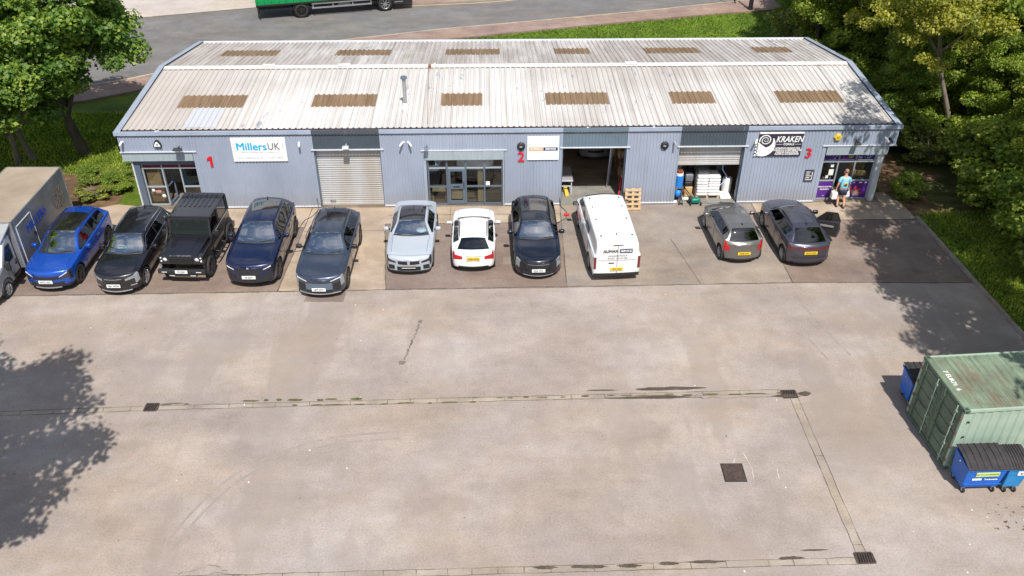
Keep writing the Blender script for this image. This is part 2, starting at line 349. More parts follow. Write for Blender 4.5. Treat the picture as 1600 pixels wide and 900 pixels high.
    def build(s, name, mats, parent=None, origin=(0, 0, 0), recalc=False, bevel=0):
        me = bpy.data.meshes.new(name)
        o = Vector(origin)
        me.from_pydata([(v[0]-o.x, v[1]-o.y, v[2]-o.z) for v in s.v], [], s.f)
        mats = mats if isinstance(mats, (list, tuple)) else [mats]
        for m in mats: me.materials.append(M[m] if isinstance(m, str) else m)
        me.polygons.foreach_set('material_index', s.m); me.polygons.foreach_set('use_smooth', s.sm); me.update()
        if recalc or bevel:
            bm = bmesh.new(); bm.from_mesh(me); bmesh.ops.remove_doubles(bm, verts=bm.verts, dist=1e-5)
            if recalc: bmesh.ops.recalc_face_normals(bm, faces=bm.faces)
            bm.to_mesh(me); bm.free()
        ob = bpy.data.objects.new(name, me); col.objects.link(ob)
        if parent: ob.parent = parent
        else: ob.location = o
        if bevel:
            b = ob.modifiers.new('bevel', 'BEVEL'); b.width = bevel; b.segments = 2; b.limit_method = 'ANGLE'; b.angle_limit = R(40)
        return ob
def tag(o, label=None, cat=None, group=None, kind=None):
    if label: o['label'] = label
    if cat: o['category'] = cat
    if group: o['group'] = group
    if kind: o['kind'] = kind
    return o
def thing(name, label, cat, loc=(0, 0, 0), rz=0, group=None):
    o = bpy.data.objects.new(name, None); col.objects.link(o); o.location = loc; o.rotation_euler = (0, 0, rz); o.empty_display_size = .3
    return tag(o, label, cat, group)
def part(mb, name, mats, root, world=True, **k):
    """vertices in world coordinates; root unrotated (or a child of one)"""
    r = root; o = Vector((0, 0, 0))
    while r is not None: o += r.location; r = r.parent
    return mb.build(name, mats, root, o if world else (0, 0, 0), **k)
def copy_tree(o, parent=None):
    c = o.copy(); col.objects.link(c)
    if parent: c.parent = parent
    for ch in list(o.children): copy_tree(ch, c)
    return c
def text_mb(mb, txt, size, place, m=0, align='CENTER', shear=0, bold=0, extr=.006, sx=1.0):
    """place(x, y, d): 2-D text coordinates -> 3-D point, d is depth out of the surface"""
    if not txt.strip(): return
    cu = bpy.data.curves.new('t', 'FONT'); cu.body = txt; cu.size = size; cu.align_x = align; cu.align_y = 'CENTER'; cu.shear = shear; cu.extrude = extr; cu.resolution_u = 3
    ob = bpy.data.objects.new('t', cu); col.objects.link(ob)
    dg = bpy.context.evaluated_depsgraph_get(); me = bpy.data.meshes.new_from_object(ob.evaluated_get(dg))
    for k, (dx, dy) in enumerate(((0, 0), (-1, 0), (1, 0), (0, .6), (0, -.6)) if bold > 0 else ((0, 0),)):
        mb.add([place(v.co.x*sx+dx*bold, v.co.y+dy*bold, v.co.z+k*.0008) for v in me.vertices], [tuple(p.vertices) for p in me.polygons], m)
    bpy.data.objects.remove(ob); bpy.data.curves.remove(cu); bpy.data.meshes.remove(me)
def wall_place(x0, y0, z0): return lambda x, y, d: (x0+x, y0-d, z0+y)

def jit(n): return random.uniform(-n, n)

# ------------------------------------------------------------------ ground, road, lot
def sheet(name, pts, z, m, kind='structure', sub=0, thick=0):
    mb = MB()
    if name in ('brown_parking_bays', 'concrete_driveway', 'entrance_apron', 'tarmac_patch'):
        out = []
        for (a, b), (c, d) in zip(pts, pts[1:]+pts[:1]):
            n = max(1, int(math.hypot(c-a, d-b)/.22))
            for i in range(n): f = i/n; out.append((a+(c-a)*f+(random.uniform(-.022, .022) if i else 0), b+(d-b)*f+(random.uniform(-.022, .022) if i else 0)))
        pts = out
    if thick: mb.prism([(x, y, z-thick) for x, y in pts], (0, 0, thick))
    else: mb.poly([(x, y, z) for x, y in pts])
    o = mb.build(name, m, recalc=bool(thick))
    if not thick and o.data.polygons[0].normal.z < 0: o.data.flip_normals()
    o['kind'] = kind; return o
sheet('grass_ground', [(-400, -300), (450, -300), (450, 500), (-400, 500)], -.03, 'grass')
sheet('yard', [(-40, -80), (43.5, -80), (40.24, -11.2), (39.75, -1.7), (39.6, -.2), (36, 0), (4.7, 0), (3.4, -.1), (2.2, -.3), (-40, -.3)], 0, 'lot')
road_near = [(-60, 5), (-20, 10.6), (-8, 13.0), (-3, 14.6), (-1, 15.6), (.25, 16.4), (4, 19.1), (11.3, 22.4), (17.87, 24.49), (25.7, 26.46), (31.6, 28.0), (38.8, 30.14), (60, 37.5), (120, 62)]
road_far = [(120, 76), (60, 46.5), (40, 37.5), (21.95, 31.33), (19.56, 30.8), (14.88, 30.2), (9, 30.1), (3.71, 29.7), (-3.52, 27.64), (-9, 25.5), (-25, 21), (-60, 13)]
sheet('road', road_near+road_far, -.012, 'road')
pv = [(60, 34.4), (41.2, 28.3), (37.06, 27.5), (31.37, 26.1), (24.76, 24.4), (17.9, 22.45), (11, 20.3), (3.8, 16.6), (1.1, 14.8), (-.4, 13.6), (-2.4, 12.5), (-7, 11.1), (-20, 8.3), (-60, 2.6)]
sheet('pavement', road_near[:-1]+pv, .09, 'pave', thick=.12)
sheet('far_pavement', [(200, 95), (60, 46.6), (40, 37.6), (21.95, 31.43), (17, 30.6), (9, 30.2), (9, 34), (21, 36), (40, 43), (60, 52), (200, 110)], .06, 'pave', thick=.1)
sheet('forecourt', [(9, 30.3), (3.71, 29.8), (-3.52, 27.74), (-9, 25.6), (-25, 21.1), (-60, 13.2), (-90, 60), (9, 75)], -.004, 'forecourt')
# kerb stones and yellow lines along the road
def strip(pts, w, z, off=0, side=1):
    out = []
    P = [Vector((x, y)) for x, y in pts]
    for i, p in enumerate(P):
        d = (P[min(i+1, len(P)-1)]-P[max(i-1, 0)]).normalized(); nrm = Vector((-d.y, d.x))*side
        out.append((p+nrm*off, p+nrm*(off+w)))
    return out
def strip_mb(pts, w, z, off=0, side=1, h=0):
    mb = MB(); s = strip(pts, w, z, off, side)
    for (a, b), (c, d) in zip(s[:-1], s[1:]):
        if h: mb.prism([(a.x, a.y, z), (b.x, b.y, z), (d.x, d.y, z), (c.x, c.y, z)], (0, 0, h))
        else: mb.poly([(a.x, a.y, z), (c.x, c.y, z), (d.x, d.y, z), (b.x, b.y, z)])
    return mb
k = strip_mb(road_near, .14, -.02, -.07, 1, .135).build('road_kerb', 'kerb', recalc=True); k['kind'] = 'structure'
k = strip_mb(road_near, .1, -.006, .16, 1).build('yellow_line', 'yellow_line', recalc=True); k['kind'] = 'structure'
k = strip_mb(road_near, .1, -.006, .36, 1).build('yellow_line', 'yellow_line', recalc=True); k['kind'] = 'structure'
rf2 = list(reversed(road_far[:7]))
k = strip_mb(rf2, .1, -.006, -.32, 1).build('yellow_line', 'yellow_line', recalc=True); k['kind'] = 'structure'
k = strip_mb(rf2, .14, -.02, -.02, 1, .11).build('road_kerb', 'kerb', recalc=True); k['kind'] = 'structure'

# bays and aprons
sheet('brown_parking_bays', [(-2, -6.78), (12.15, -6.68), (12.42, -1.75), (4, -1.75), (2.6, -1.7), (-2, -1.7)], .004, 'brown_bay')
sheet('concrete_driveway', [(12.15, -6.68), (16.42, -6.66), (15.78, -.02), (12.5, -.02), (12.42, -1.75)], .004, 'drive').data.materials[0] = M['apron']
sheet('brown_parking_bays', [(16.42, -6.66), (23.62, -6.68), (23.72, -1.55), (15.93, -1.55)], .004, 'brown_bay')
sheet('concrete_driveway', [(23.62, -6.68), (32.72, -6.5), (32.66, -.02), (23.8, -.02), (23.72, -1.55)], .004, 'drive')
sheet('brown_parking_bays', [(32.72, -6.5), (40.0, -6.68), (39.74, -1.62), (32.68, -1.62)], .004, 'brown_bay')
sheet('entrance_apron', [(2.6, -1.7), (12.42, -1.75), (12.5, -.02), (4.6, .3), (3.5, .5), (2.3, 0)], .008, 'apron')
sheet('entrance_apron', [(15.93, -1.55), (23.72, -1.55), (23.8, -.02), (15.78, -.02)], .008, 'apron')
sheet('entrance_apron', [(32.68, -1.62), (39.74, -1.62), (39.6, -.1), (39.2, .9), (35.3, .9), (32.66, -.02)], .008, 'apron')
sheet('entrance_paving', [(4.6, 0.02), (7.6, 0.02), (7.6, .6), (4.6, .6)], .012, 'apron')
# joints, edges, cracks
mb = MB()
def jline(mb, pts, w=.03, z=.013, wob=.012, n=.35):
    P = [Vector((*p, 0)) for p in pts]; out = []
    for a, b in zip(P[:-1], P[1:]):
        k = max(1, int((b-a).length/n))
        for i in range(k): out.append(a.lerp(b, i/k))
    out.append(P[-1]); out = [p+Vector((jit(wob), jit(wob), 0)) for p in out]
    for i in range(len(out)-1):
        a, b = out[i], out[i+1]; d = (b-a).normalized(); nn = Vector((-d.y, d.x, 0))
        wa = w*random.uniform(.35, 1.2)/2
        mb.poly([(a.x-nn.x*wa, a.y-nn.y*wa, z), (b.x-nn.x*wa, b.y-nn.y*wa, z), (b.x+nn.x*wa, b.y+nn.y*wa, z), (a.x+nn.x*wa, a.y+nn.y*wa, z)])
jline(mb, [(-2, -6.79), (12.15, -6.69), (32.7, -6.53), (40, -6.69)], .06)
jline(mb, [(2.6, -1.73), (12.42, -1.76)], .05); jline(mb, [(12.15, -6.68), (12.42, -1.75), (12.5, 0)], .05); jline(mb, [(16.42, -6.66), (15.93, -1.55)], .04)
jline(mb, [(15.93, -1.55), (23.72, -1.55)], .07); jline(mb, [(16, -.78), (23.7, -.78)], .04)
for x in (17.3, 18.8, 20.2, 21.6, 22.8): jline(mb, [(x, -1.5), (x, -.03)], .03)
jline(mb, [(23.62, -6.68), (23.8, 0)], .045); jline(mb, [(32.72, -6.5), (32.66, 0)], .04); jline(mb, [(32.68, -1.63), (39.74, -1.63)], .06)
jline(mb, [(12.45, -2.1), (16, -2.1)], .03); jline(mb, [(7.9, -1.7), (7.9, -.1)], .03); jline(mb, [(29, -6.5), (28.4, -3.1)], .03)
for x in (5.3, 10.2): jline(mb, [(x, -1.7), (x+.1, -.1)], .03)
o = mb.build('ground_joints', 'crack'); o['kind'] = 'structure'
# drainage channels
def channel(name, a, b, w, seg):
    a, b = Vector((*a, 0)), Vector((*b, 0)); d = (b-a); n = int(d.length/seg); d.normalize(); nn = Vector((-d.y, d.x, 0))
    mb = MB(); mj = MB()
    c0 = a; 
    mb.poly([(a.x-nn.x*w/2, a.y-nn.y*w/2, .005), (b.x-nn.x*w/2, b.y-nn.y*w/2, .005), (b.x+nn.x*w/2, b.y+nn.y*w/2, .005), (a.x+nn.x*w/2, a.y+nn.y*w/2, .005)])
    for s in (-1, 1): jline(mj, [((a+nn*s*w/2).x, (a+nn*s*w/2).y), ((b+nn*s*w/2).x, (b+nn*s*w/2).y)], .022, .010, .012)
    L_ = (b-a).length; t = 0
    while t < L_:
        p = a+d*t; jline(mj, [((p-nn*w/2).x, (p-nn*w/2).y), ((p+nn*w/2).x, (p+nn*w/2).y)], .022, .010, .006, .1); t += seg*random.uniform(.7, 1.5)
    o = mb.build(name, 'channel'); o['kind'] = 'structure'
    if o.data.polygons[0].normal.z < 0: o.data.flip_normals()
    o = mj.build('channel_joints', 'crack'); o['kind'] = 'structure'
channel('drainage_channel', (-6, -13.82), (9.0, -13.4), .21, .95); channel('drainage_channel', (9.5, -13.38), (30.42, -13.06), .21, .95)
channel('drainage_channel', (30.78, -13.4), (30.8, -19.8), .27, 3.2)
channel('drainage_channel', (12, -20.25), (30.6, -20.08), .22, .8); channel('drainage_channel', (-6, -20.55), (12, -20.25), .2, 1.6)
# moss, damp and dirt beside the channels
def blob(mb, c, rx, ry, z, n=26, rough=.35):
    ph = random.random()*9
    mb.poly([(c[0]+rx*math.cos(a)*(1+rough*noise.noise(Vector((math.cos(a)*2+ph, math.sin(a)*2, ph)))+jit(.08)), c[1]+ry*math.sin(a)*(1+rough*noise.noise(Vector((math.cos(a)*2, math.sin(a)*2+ph, 3)))+jit(.1)), z) for a in [2*math.pi*i/n for i in range(n)]])
mb = MB()
for x0, x1, y, s in ((9.7, 11.2, -13.2, .04), (12.5, 16.3, -13.1, .05), (20, 30.5, -13.14, .035), (14, 20, -13.35, .03)):
    x = x0
    while x < x1: blob(mb, (x, y+jit(.03)), random.uniform(.08, .3), s*random.uniform(.5, 1.3), .0155, 14); x += random.uniform(.25, .9)
o = mb.build('moss', 'moss'); tag(o, kind='stuff')
mbw = MB()
for c, rx, ry in (((26.6, -12.83), 1.15, .09), ((26.1, -13.25), 1.5, .07), ((24.3, -12.85), .5, .03), ((30.55, -13.28), .45, .08), ((31.2, -13.2), .22, .12), ((23.2, -20.1), .5, .06), ((24.3, -20.1), .3, .06), ((26.4, -20.02), .5, .05), ((25.4, -20.05), .28, .06), ((28.8, -19.95), .35, .05), ((22, -20.1), .3, .06), ((29.5, -19.7), .35, .03)):
    blob(mbw, c, rx, ry, .0165, 34, .5)
o = mbw.build('wet_silt_stains', 'wet'); o['kind'] = 'structure'
mb = MB()
for t in range(26):   # the trail of oil drips
    f = t/26; blob(mb, (17.88-.42*f+jit(.03), -9.0-2.1*f), .02+.03*random.random(), .03+.05*random.random(), .003, 12, .6)
for c_, r_ in (((17.92, -8.77), .1), ((17.41, -11.21), .13)): blob(mb, c_, r_, r_, .0032, 20, .8)
for _ in range(55): blob(mb, (random.uniform(3, 38), random.uniform(-25, -7)), .02+.02*random.random(), .02+.02*random.random(), .003, 8)
o = mb.build('damp_stains', 'damp'); o['kind'] = 'structure'
mb = MB()   # thin dirt joint near right grate, irregular crack lines
for pts in (((14.5, -20.3), (13, -20.05), (11.8, -20.3), (10.8, -20.1)), ((12, -20.12), (12.8, -19.8), (13.4, -20)), ((27.2, -13.3), (28.6, -13.33), (30.2, -13.28))): jline(mb, pts, .016, .0155, .05, .15)
o = mb.build('yard_cracks', 'crack'); o['kind'] = 'structure'
mb = MB()
for pts, w in ((((28.44, -15.85), (28.56, -16.6), (28.5, -17.04)), .02), (((29.33, -16.6), (29.27, -17.0)), .022), (((28.12, -16.15), (28.05, -16.32)), .02)): jline(mb, pts, w, .004, .01, .1)
o = mb.build('chalk_marks', 'wline'); o['kind'] = 'structure'
mb = MB()
for _ in range(30): blob(mb, (random.uniform(2, 39), random.uniform(-24, -2)), .012+.02*random.random(), .012+.02*random.random(), .0175, 6)
for _ in range(8): blob(mb, (random.gauss(34.5, 1.6), random.gauss(-19.6, .8)), .015+.02*random.random(), .015+.02*random.random(), .0175, 6)
tag(mb.build('litter_specks', 'offwhite'), kind='stuff')
mb = MB()
for _ in range(34): blob(mb, (random.gauss(35.8, .6), random.gauss(-18.9, .45)), .015+.04*random.random(), .015+.03*random.random(), .006, 6)
tag(mb.build('leaf_crumbs', 'litter'), kind='stuff')
# patch of newer tarmac between the white hatchback and the black car, and by the grey electric car
M['tyre_mark'] = mat('faint_tyre_mark', (.262, .224, .2), .95, var=.12, scale=2); M['dust'] = mat('pale_dust_patch', (.46, .425, .4), .95, var=.12, scale=1.5)
def arc_marks(pts, w, m, name, offs=(0,)):
    P = pchip0(pts, 10); mb = MB()
    for off in offs:
        for i in range(len(P)-1):
            a, b = P[i], P[i+1]; d = (b-a).normalized(); nn = Vector((-d.y, d.x, 0))
            if random.random() < .12: continue
            w0 = w*random.uniform(.7, 1.1)
            mb.poly([(p.x+nn.x*(off+q*w0/2), p.y+nn.y*(off+q*w0/2), .0025) for p, q in ((a, -1), (b, -1), (b, 1), (a, 1))])
    o = mb.build(name, m); o['kind'] = 'structure'
def pchip0(pts, n):
    out = []
    for i in range(len(pts)-1):
        p0 = Vector((*pts[max(i-1, 0)], 0)); p1 = Vector((*pts[i], 0)); p2 = Vector((*pts[i+1], 0)); p3 = Vector((*pts[min(i+2, len(pts)-1)], 0))
        for j in range(n): t = j/n; out.append(.5*((2*p1)+(p2-p0)*t+(2*p0-5*p1+4*p2-p3)*t*t+(-p0+3*p1-3*p2+p3)*t**3))
    return out+[Vector((*pts[-1], 0))]
arc_marks([(11.6, -19.3), (12.1, -18.0), (12.9, -16.7), (14.1, -15.8), (15.6, -15.2), (17.6, -15.0)], .09, 'tyre_mark', 'tyre_marks', (0, .3))
arc_marks([(31.2, -7.2), (31.8, -8.4), (32.1, -9.6), (32.6, -11.4)], .1, 'tyre_mark', 'tyre_marks', (0, .9))
sheet('tarmac_patch', [(21.1, -4.35), (21.75, -4.35), (21.75, -4.95), (21.1, -4.95)], .009, 'drive')
sheet('tarmac_patch', [(13.4, -6.8), (14.9, -6.8), (14.85, -7.45), (13.3, -7.4)], .003, 'brown_bay')

def grate(x, y, rz, w=.62, h=.5, nb=6, label=''):
    t = thing('drain_grate', label, 'drain grate', (x, y, 0), rz, 'drain grates in the yard channels')
    MB().box(-w/2, w/2, -h/2, h/2, .004, .011).build('pit', 'hole', t)
    mb = MB()
    for s in (-1, 1): mb.box(-w/2, w/2, s*h/2-.02, s*h/2+.02, .011, .024); mb.box(s*w/2-.02, s*w/2+.02, -h/2+.02, h/2-.02, .011, .024)
    mb.build('grate_frame', 'iron', t)
    mb = MB()
    for i in range(nb):
        xx = -w/2+w*(i+.5)/nb; mb.bar((xx-.02, -h/2+.02, .016), (xx+.02, h/2-.02, .016), .026, .014)
    mb.build('bars', 'iron', t); return t
grate(9.26, -13.35, 0, .42, .36, 6, 'small iron drain grate at the left end of the upper channel, near the tree shadow')
grate(30.67, -13.2, .02, .5, .38, 6, 'iron drain grate where the upper channel meets the slanting channel, left of the container')
grate(30.84, -20.0, .02, .5, .36, 7, 'iron drain grate at the lower right corner of the yard')
t = thing('manhole_cover', 'square rusty manhole cover in the yard left of the slanting channel', 'manhole cover', (27.95, -16.73, 0), -.02)
MB().box(-.34, .34, -.38, .38, .004, .012).build('cover_frame', 'iron_dark', t)
mb = MB().box(-.305, .305, -.345, .345, .012, .018)
for i in range(8):
    for j in range(8):
        a = .5 if (i+j) % 2 else -.5
        mb.obox((-.265+i*.0757, -.295+j*.0843, .021), (math.cos(a), math.sin(a), 0), (-math.sin(a), math.cos(a), 0), (0, 0, 1), .03, .008, .003)
mb.build('cover_plate', 'iron', t)
sheet('service_cover', [(22.1, -7.6), (22.5, -7.6), (22.5, -7.95), (22.1, -7.95)], .003, 'drive'); 

# right kerb, verge, soil
mb = MB(); ys = [-1.5-.92*i for i in range(75)]
kx = lambda y: 39.72+(-1.5-y)*.052
for a, b in zip(ys[:-1], ys[1:]): mb.prism([(kx(a)+jit(.008), a-.015, -.02), (kx(a)+.13, a-.015, -.02), (kx(b)+.13, b, -.02), (kx(b)+jit(.008), b, -.02)], (0, 0, .13+jit(.01)))
o = mb.build('yard_kerb', 'kerb', recalc=True); o['kind'] = 'structure'
sheet('verge_soil', [(39.2, -.1), (39.9, -1.4), (40.8, -1.2), (44, .5), (46, 6), (45, 16), (39, 16), (39, .8)], -.005, 'litter')
def rough_ground(name, x0, x1, y0, y1, z, m, amp, step=.5, edge=None):
    nx = int((x1-x0)/step)+1; ny = int((y1-y0)/step)+1; mb = MB(); vs = []
    for j in range(ny):
        for i in range(nx):
            x = x0+i*step; y = y0+j*step
            if edge: x += edge(y)
            vs.append((x, y, z+amp*noise.noise(Vector((x*.6, y*.6, 1)))+amp*.5*noise.noise(Vector((x*2, y*2, 4)))*(1 if i > 0 else 0)))
    mb.add(vs, [(j*nx+i, j*nx+i+1, (j+1)*nx+i+1, (j+1)*nx+i) for j in range(ny-1) for i in range(nx-1)], 0, True)
    o = mb.build(name, m); o['kind'] = 'structure'; return o
rough_ground('verge', .14, 26, -50, -1.5, .1, 'grass', .05, .5, lambda y: kx(y))
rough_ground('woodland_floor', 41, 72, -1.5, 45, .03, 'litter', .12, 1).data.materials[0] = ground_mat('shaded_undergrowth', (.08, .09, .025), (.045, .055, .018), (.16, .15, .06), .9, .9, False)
sheet('planting_bed', [(3.2+.3*math.sin(i)+.02*i if i < 8 else 3.2-(i-8)*.9, .25+i*.45 if i < 8 else 3.7+.4*math.sin(i*1.7)) for i in range(13)]+[(-1.2, .3)], -.012, 'litter')

# ------------------------------------------------------------------ the building
XL, XR, YB, EZ = 4.46, 38.755, 13.43, 3.85
bld = thing('industrial_unit', 'long low blue-grey clad industrial building with weathered pale roof, three units behind the parked cars', 'building', (21.6, 6.7, 0))
bp = lambda mb, name, mats, **k: part(mb, name, mats, bld, **k)
def corr(mb, x0, x1, z0, z1, y, pitch=.145, dep=.022, m=0):
    xs = [];  x = x0
    while x < x1:
        for f, d in ((0, 0), (.42, 0), (.52, dep), (.9, dep)):
            if x+f*pitch < x1: xs.append((x+f*pitch, y+d))
        x += pitch
    xs.append((x1, y)); n = len(xs)
    vs = [(a, b, z0) for a, b in xs]+[(a, b, z1) for a, b in xs]
    mb.add(vs, [(i, i+1, n+i+1, n+i) for i in range(n-1)], m)
FZ = 3.675
for (a, b, z0) in ((XL, 7.62, 2.9), (7.62, 12.886, .11), (15.813, 17.7, .11), (17.7, 21.26, 2.84), (21.26, 23.83, .11), (26.69, 29.028, .11), (31.962, 35.5, .11), (35.5, XR, 2.9)):
    mb = MB(); corr(mb, a, b, z0, FZ, 0); mb.box(a, b, .03, .16, z0, FZ); bp(mb, 'wall_panel', 'wall')
    if z0 < 1:
        mb = MB().box(a, b, -.035, .02, .06, .11); bp(mb, 'drip_trim', 'trim')
        mb = MB().box(a+.01, b-.01, .02, .15, -.05, .11); bp(mb, 'plinth', 'soffit')
        for x in (a, b): bp(MB().box(x-.035 if x == b else x, x if x == b else x+.035, -.012, .02, .11, FZ), 'corner_trim', 'fascia')
for (a, b) in ((XL-.03, 12.886), (15.813, 23.83), (26.69, 29.028), (31.962, XR+.03)):
    bp(MB().box(a, b, -.07, .0, FZ, EZ), 'fascia', 'fascia')
for (a, b, m) in ((12.886, 15.813, 'wall_dark'), (23.83, 26.69, 'wall_mid'), (29.028, 31.962, 'wall_dark')):
    mb = MB(); corr(mb, a, b, 2.93, FZ, 0); mb.box(a, b, .03, .16, 2.93, FZ); mb.box(a, b, -.07, .0, FZ, EZ); bp(mb, 'door_header', m)
    bp(MB().box(a-.1, b+.14, -.05, .0, 2.885, 2.93), 'lintel_trim', 'trim')
bp(MB().box(XL+.02, 7.78, -.05, 0, 2.86, 2.9), 'lintel_trim', 'trim')
bp(MB().box(17.58, 21.36, -.05, 0, 2.81, 2.845), 'lintel_trim', 'trim')
bp(MB().box(35.42, XR-.02, -.05, 0, 2.86, 2.9), 'lintel_trim', 'trim')
for i in range(12):
    x = XL+1.2+i*2.9
    if x < XR: bp(MB().box(x, x+.012, -.074, -.068, FZ, EZ), 'fascia_joint', 'verge')
# gutter
bp(MB().box(XL, XR, 0, .34, 3.60, 3.72).box(XL, XR, 0, .03, 3.72, 3.80), 'gutter_lining', 'gutter_lining')
bp(MB().box(XL+.2, XR-.2, .17, .255, 3.722, 3.80), 'gutter_shadow_strip', 'gutter')  # rusty strip painted dark as the shadow below the roof edge
# roof sheets
RF0, RF1, RR1 = (.26, 3.79), (6.79, 4.10), (13.36, 3.06)
def rz(y): return RF0[1]+(y-RF0[0])/(RF1[0]-RF0[0])*(RF1[1]-RF0[1]) if y < RF1[0] else RF1[1]+(y-RF1[0])/(RR1[0]-RF1[0])*(RR1[1]-RF1[1])
def rsheet(mb, x0, x1, y0, y1, dz=0, pitch=.25, h=.045, wavy=False):
    xs = [(x0, 0)]; k0 = int(x0/pitch)-1; x = k0*pitch
    while x < x1+pitch:
        for f, d in ((0, 0), (.55, 0), (.66, h), (.86, h), (.97, 0)):
            xx = x+f*pitch
            if x0+.001 < xx < x1-.001: xs.append((xx, d))
        x += pitch
    xs.append((x1, 0))
    n = len(xs)
    ys = [y0, y1]
    vs = [(a, y, rz(y)+d+dz) for y in ys for a, d in xs]
    mb.add(vs, [(j*n+i, j*n+i+1, (j+1)*n+i+1, (j+1)*n+i) for j in range(len(ys)-1) for i in range(n-1)])
fr = [(6.49, 9.46), (12.52, 15.43), (18.4, 20.31), (23.23, 26.13), (29.03, 31.05), (33.98, 36.95)]
br = [(6.55, 9.49), (12.55, 15.42), (18.34, 21.22), (24.12, 26.02), (28.95, 31.85), (34.75, 36.8)]
def slope(rects, y0, y1, ya, yb):
    mb = MB(); x = XL+.15
    for a, b in rects+[(XR-.15, None)]:
        rsheet(mb, x, a, y0, y1)
        if b is None: break
        rsheet(mb, a, b, y0, ya+.03); rsheet(mb, a, b, yb-.03, y1); x = b
    return mb
mb = slope(fr, RF0[0], RF1[0], 2.38, 3.62)
mb.box(XL+.15, XR-.15, .3, .4, 3.74, 3.78)
bp(mb, 'front_roof_slope', 'roof')
mb = slope(br, RF1[0], RR1[0], 9.62, 11.03); bp(mb, 'rear_roof_slope', 'roof')
mb = MB(); rsheet(mb, 7.3, 8.65, .45, 2.35, .008); bp(mb, 'replaced_roof_sheet', 'roof_new')
fr = [(6.49, 9.46), (12.52, 15.43), (18.4, 20.31), (23.23, 26.13), (29.03, 31.05), (33.98, 36.95)]
br = [(6.55, 9.49), (12.55, 15.42), (18.34, 21.22), (24.12, 26.02), (28.95, 31.85), (34.75, 36.8)]
for a, b in fr:
    mb = MB(); rsheet(mb, a, b, 2.35+.05*(a > 20), 3.64, .015); bp(mb, 'rooflight', 'rooflight')
for a, b in br:
    mb = MB(); rsheet(mb, a, b, 9.6, 11.05, .015); bp(mb, 'rooflight', 'rooflight')
# ridge
mb = MB()
for s in (-1, 1):
    y0, y1 = 6.79, 6.79+s*.27
    mb.prism([(XL+.1, y0, 4.19), (XR-.1, y0, 4.19), (XR-.1, y1, rz(y1)+.052), (XL+.1, y1, rz(y1)+.052)], (0, 0, .018))
bp(mb, 'ridge_cap', 'ridge', recalc=True)
for x in (17.9, 27.4, 9.5, 13.2): bp(MB().box(x, x+.6 if x != 17.9 else x+.1, 6.62, 6.96, 4.2, 4.225), 'ridge_joint', 'ridge')
# verges
for x, s in ((XL, 1), (XR, -1)):
    mb = MB(); w = .26*s
    pts = [(0, EZ), (6.79, 4.24), (13.43, 3.16)]
    for (ya, za), (yb, zb) in zip(pts[:-1], pts[1:]):
        mb.prism([(x-.03*s, ya, za), (x+w, ya, za), (x+w, yb, zb), (x-.03*s, yb, zb)], (0, 0, -.05))
        mb.prism([(x-.03*s, ya, za), (x-.03*s, yb, zb), (x-.03*s, yb, zb-.3), (x-.03*s, ya, za-.3)], (.02*s, 0, 0))
        mb.prism([(x+w, ya, za), (x+w, yb, zb), (x+w, yb, zb-.12), (x+w, ya, za-.12)], (-.015*s, 0, 0))
    bp(mb, 'verge_flashing', 'verge', recalc=True)
bp(MB().box(XL, XR, 13.33, 13.46, 2.8, 3.15), 'rear_eaves_trim', 'trim')
# side and rear walls
for x, s in ((XL, 1), (XR, -1)):
    mb = MB()
    mb.prism([(x, 1.6, 0), (x, 13.4, 0), (x, 13.4, 2.98), (x, 6.79, 3.98), (x, 1.6, 3.75)], (.12*s, 0, 0))
    mb.prism([(x, 0, 2.9), (x, 1.6, 2.9), (x, 1.6, 3.75), (x, 0, 3.7)], (.12*s, 0, 0)); bp(mb, 'side_wall', 'wall', recalc=True)
bp(MB().box(XL+.12, XR-.12, 13.2, 13.35, 0, 2.95), 'rear_wall', 'wall')
# soffits of the corner entrances
bp(MB().box(XL, 7.62, .17, 1.6, 2.86, 2.9), 'soffit', 'frame'); bp(MB().box(35.5, XR, .17, 1.6, 2.86, 2.9), 'soffit', 'frame')
# interior
M['int_floor'] = ground_mat('workshop_floor', (.2, .165, .13), (.12, .1, .08), (.3, .26, .21), .5, .8)
M['int_floor2'] = ground_mat('sunlit_floor_concrete', (.24, .235, .21), (.18, .17, .15), (.3, .29, .26), .8, .6)  # grey-green floor concrete with sunlight put into the paler tone
M['int_wall'] = mat('interior_wall', (.4, .37, .32), .9, var=.2, scale=1)
M['beige'] = mat('beige_wall', (.5, .4, .26), .8, var=.1, scale=1)
M['blue_wall'] = mat('light_blue_partition', (.18, .36, .62), .7)
mb = MB().box(XL+.12, XR-.12, -.015, 13.2, -.02, .016); bp(mb, 'interior_floor', 'int_floor')
bp(MB().box(23.85, 26.67, -.017, 1.85, -.02, .021), 'sunlit_floor_strip', 'int_floor2'); bp(MB().box(29.05, 31.94, -.017, 1.2, -.02, .021), 'sunlit_floor_strip', 'int_floor2')  # pools of sunlight inside the open doors, painted as paler floor strips
for x in (16.5, 27.6): bp(MB().prism([(x, .2, 0), (x, 13.2, 0), (x, 13.2, 2.9), (x, 6.79, 3.9), (x, .2, 3.6)], (.12, 0, 0)), 'dividing_wall', 'int_wall', recalc=True)
mb = MB()
for (x0, x1, y) in ((16.62, 21.9, 3.2), (4.7, 8.1, 2.6), (35.1, 38.6, 2.2)): bp(MB().box(x0, x1, y, y+.08, .017, 2.85), 'partition', 'int_wall')
for x, y in ((21.8, 3.19), (8.05, 2.59), (35.02, 2.2)): bp(MB().box(x, x+.07, .2, y, .017, 2.85), 'partition', 'int_wall')
bp(MB().box(16.62, 21.8, .3, 3.19, 2.86, 2.9), 'office_ceiling', 'int_wall')
bp(MB().box(16.75, 19.2, 3.12, 3.19, .2, 2.3).box(19.9, 20.4, 3.1, 3.19, .1, 2.3), 'office_panel', 'beige')

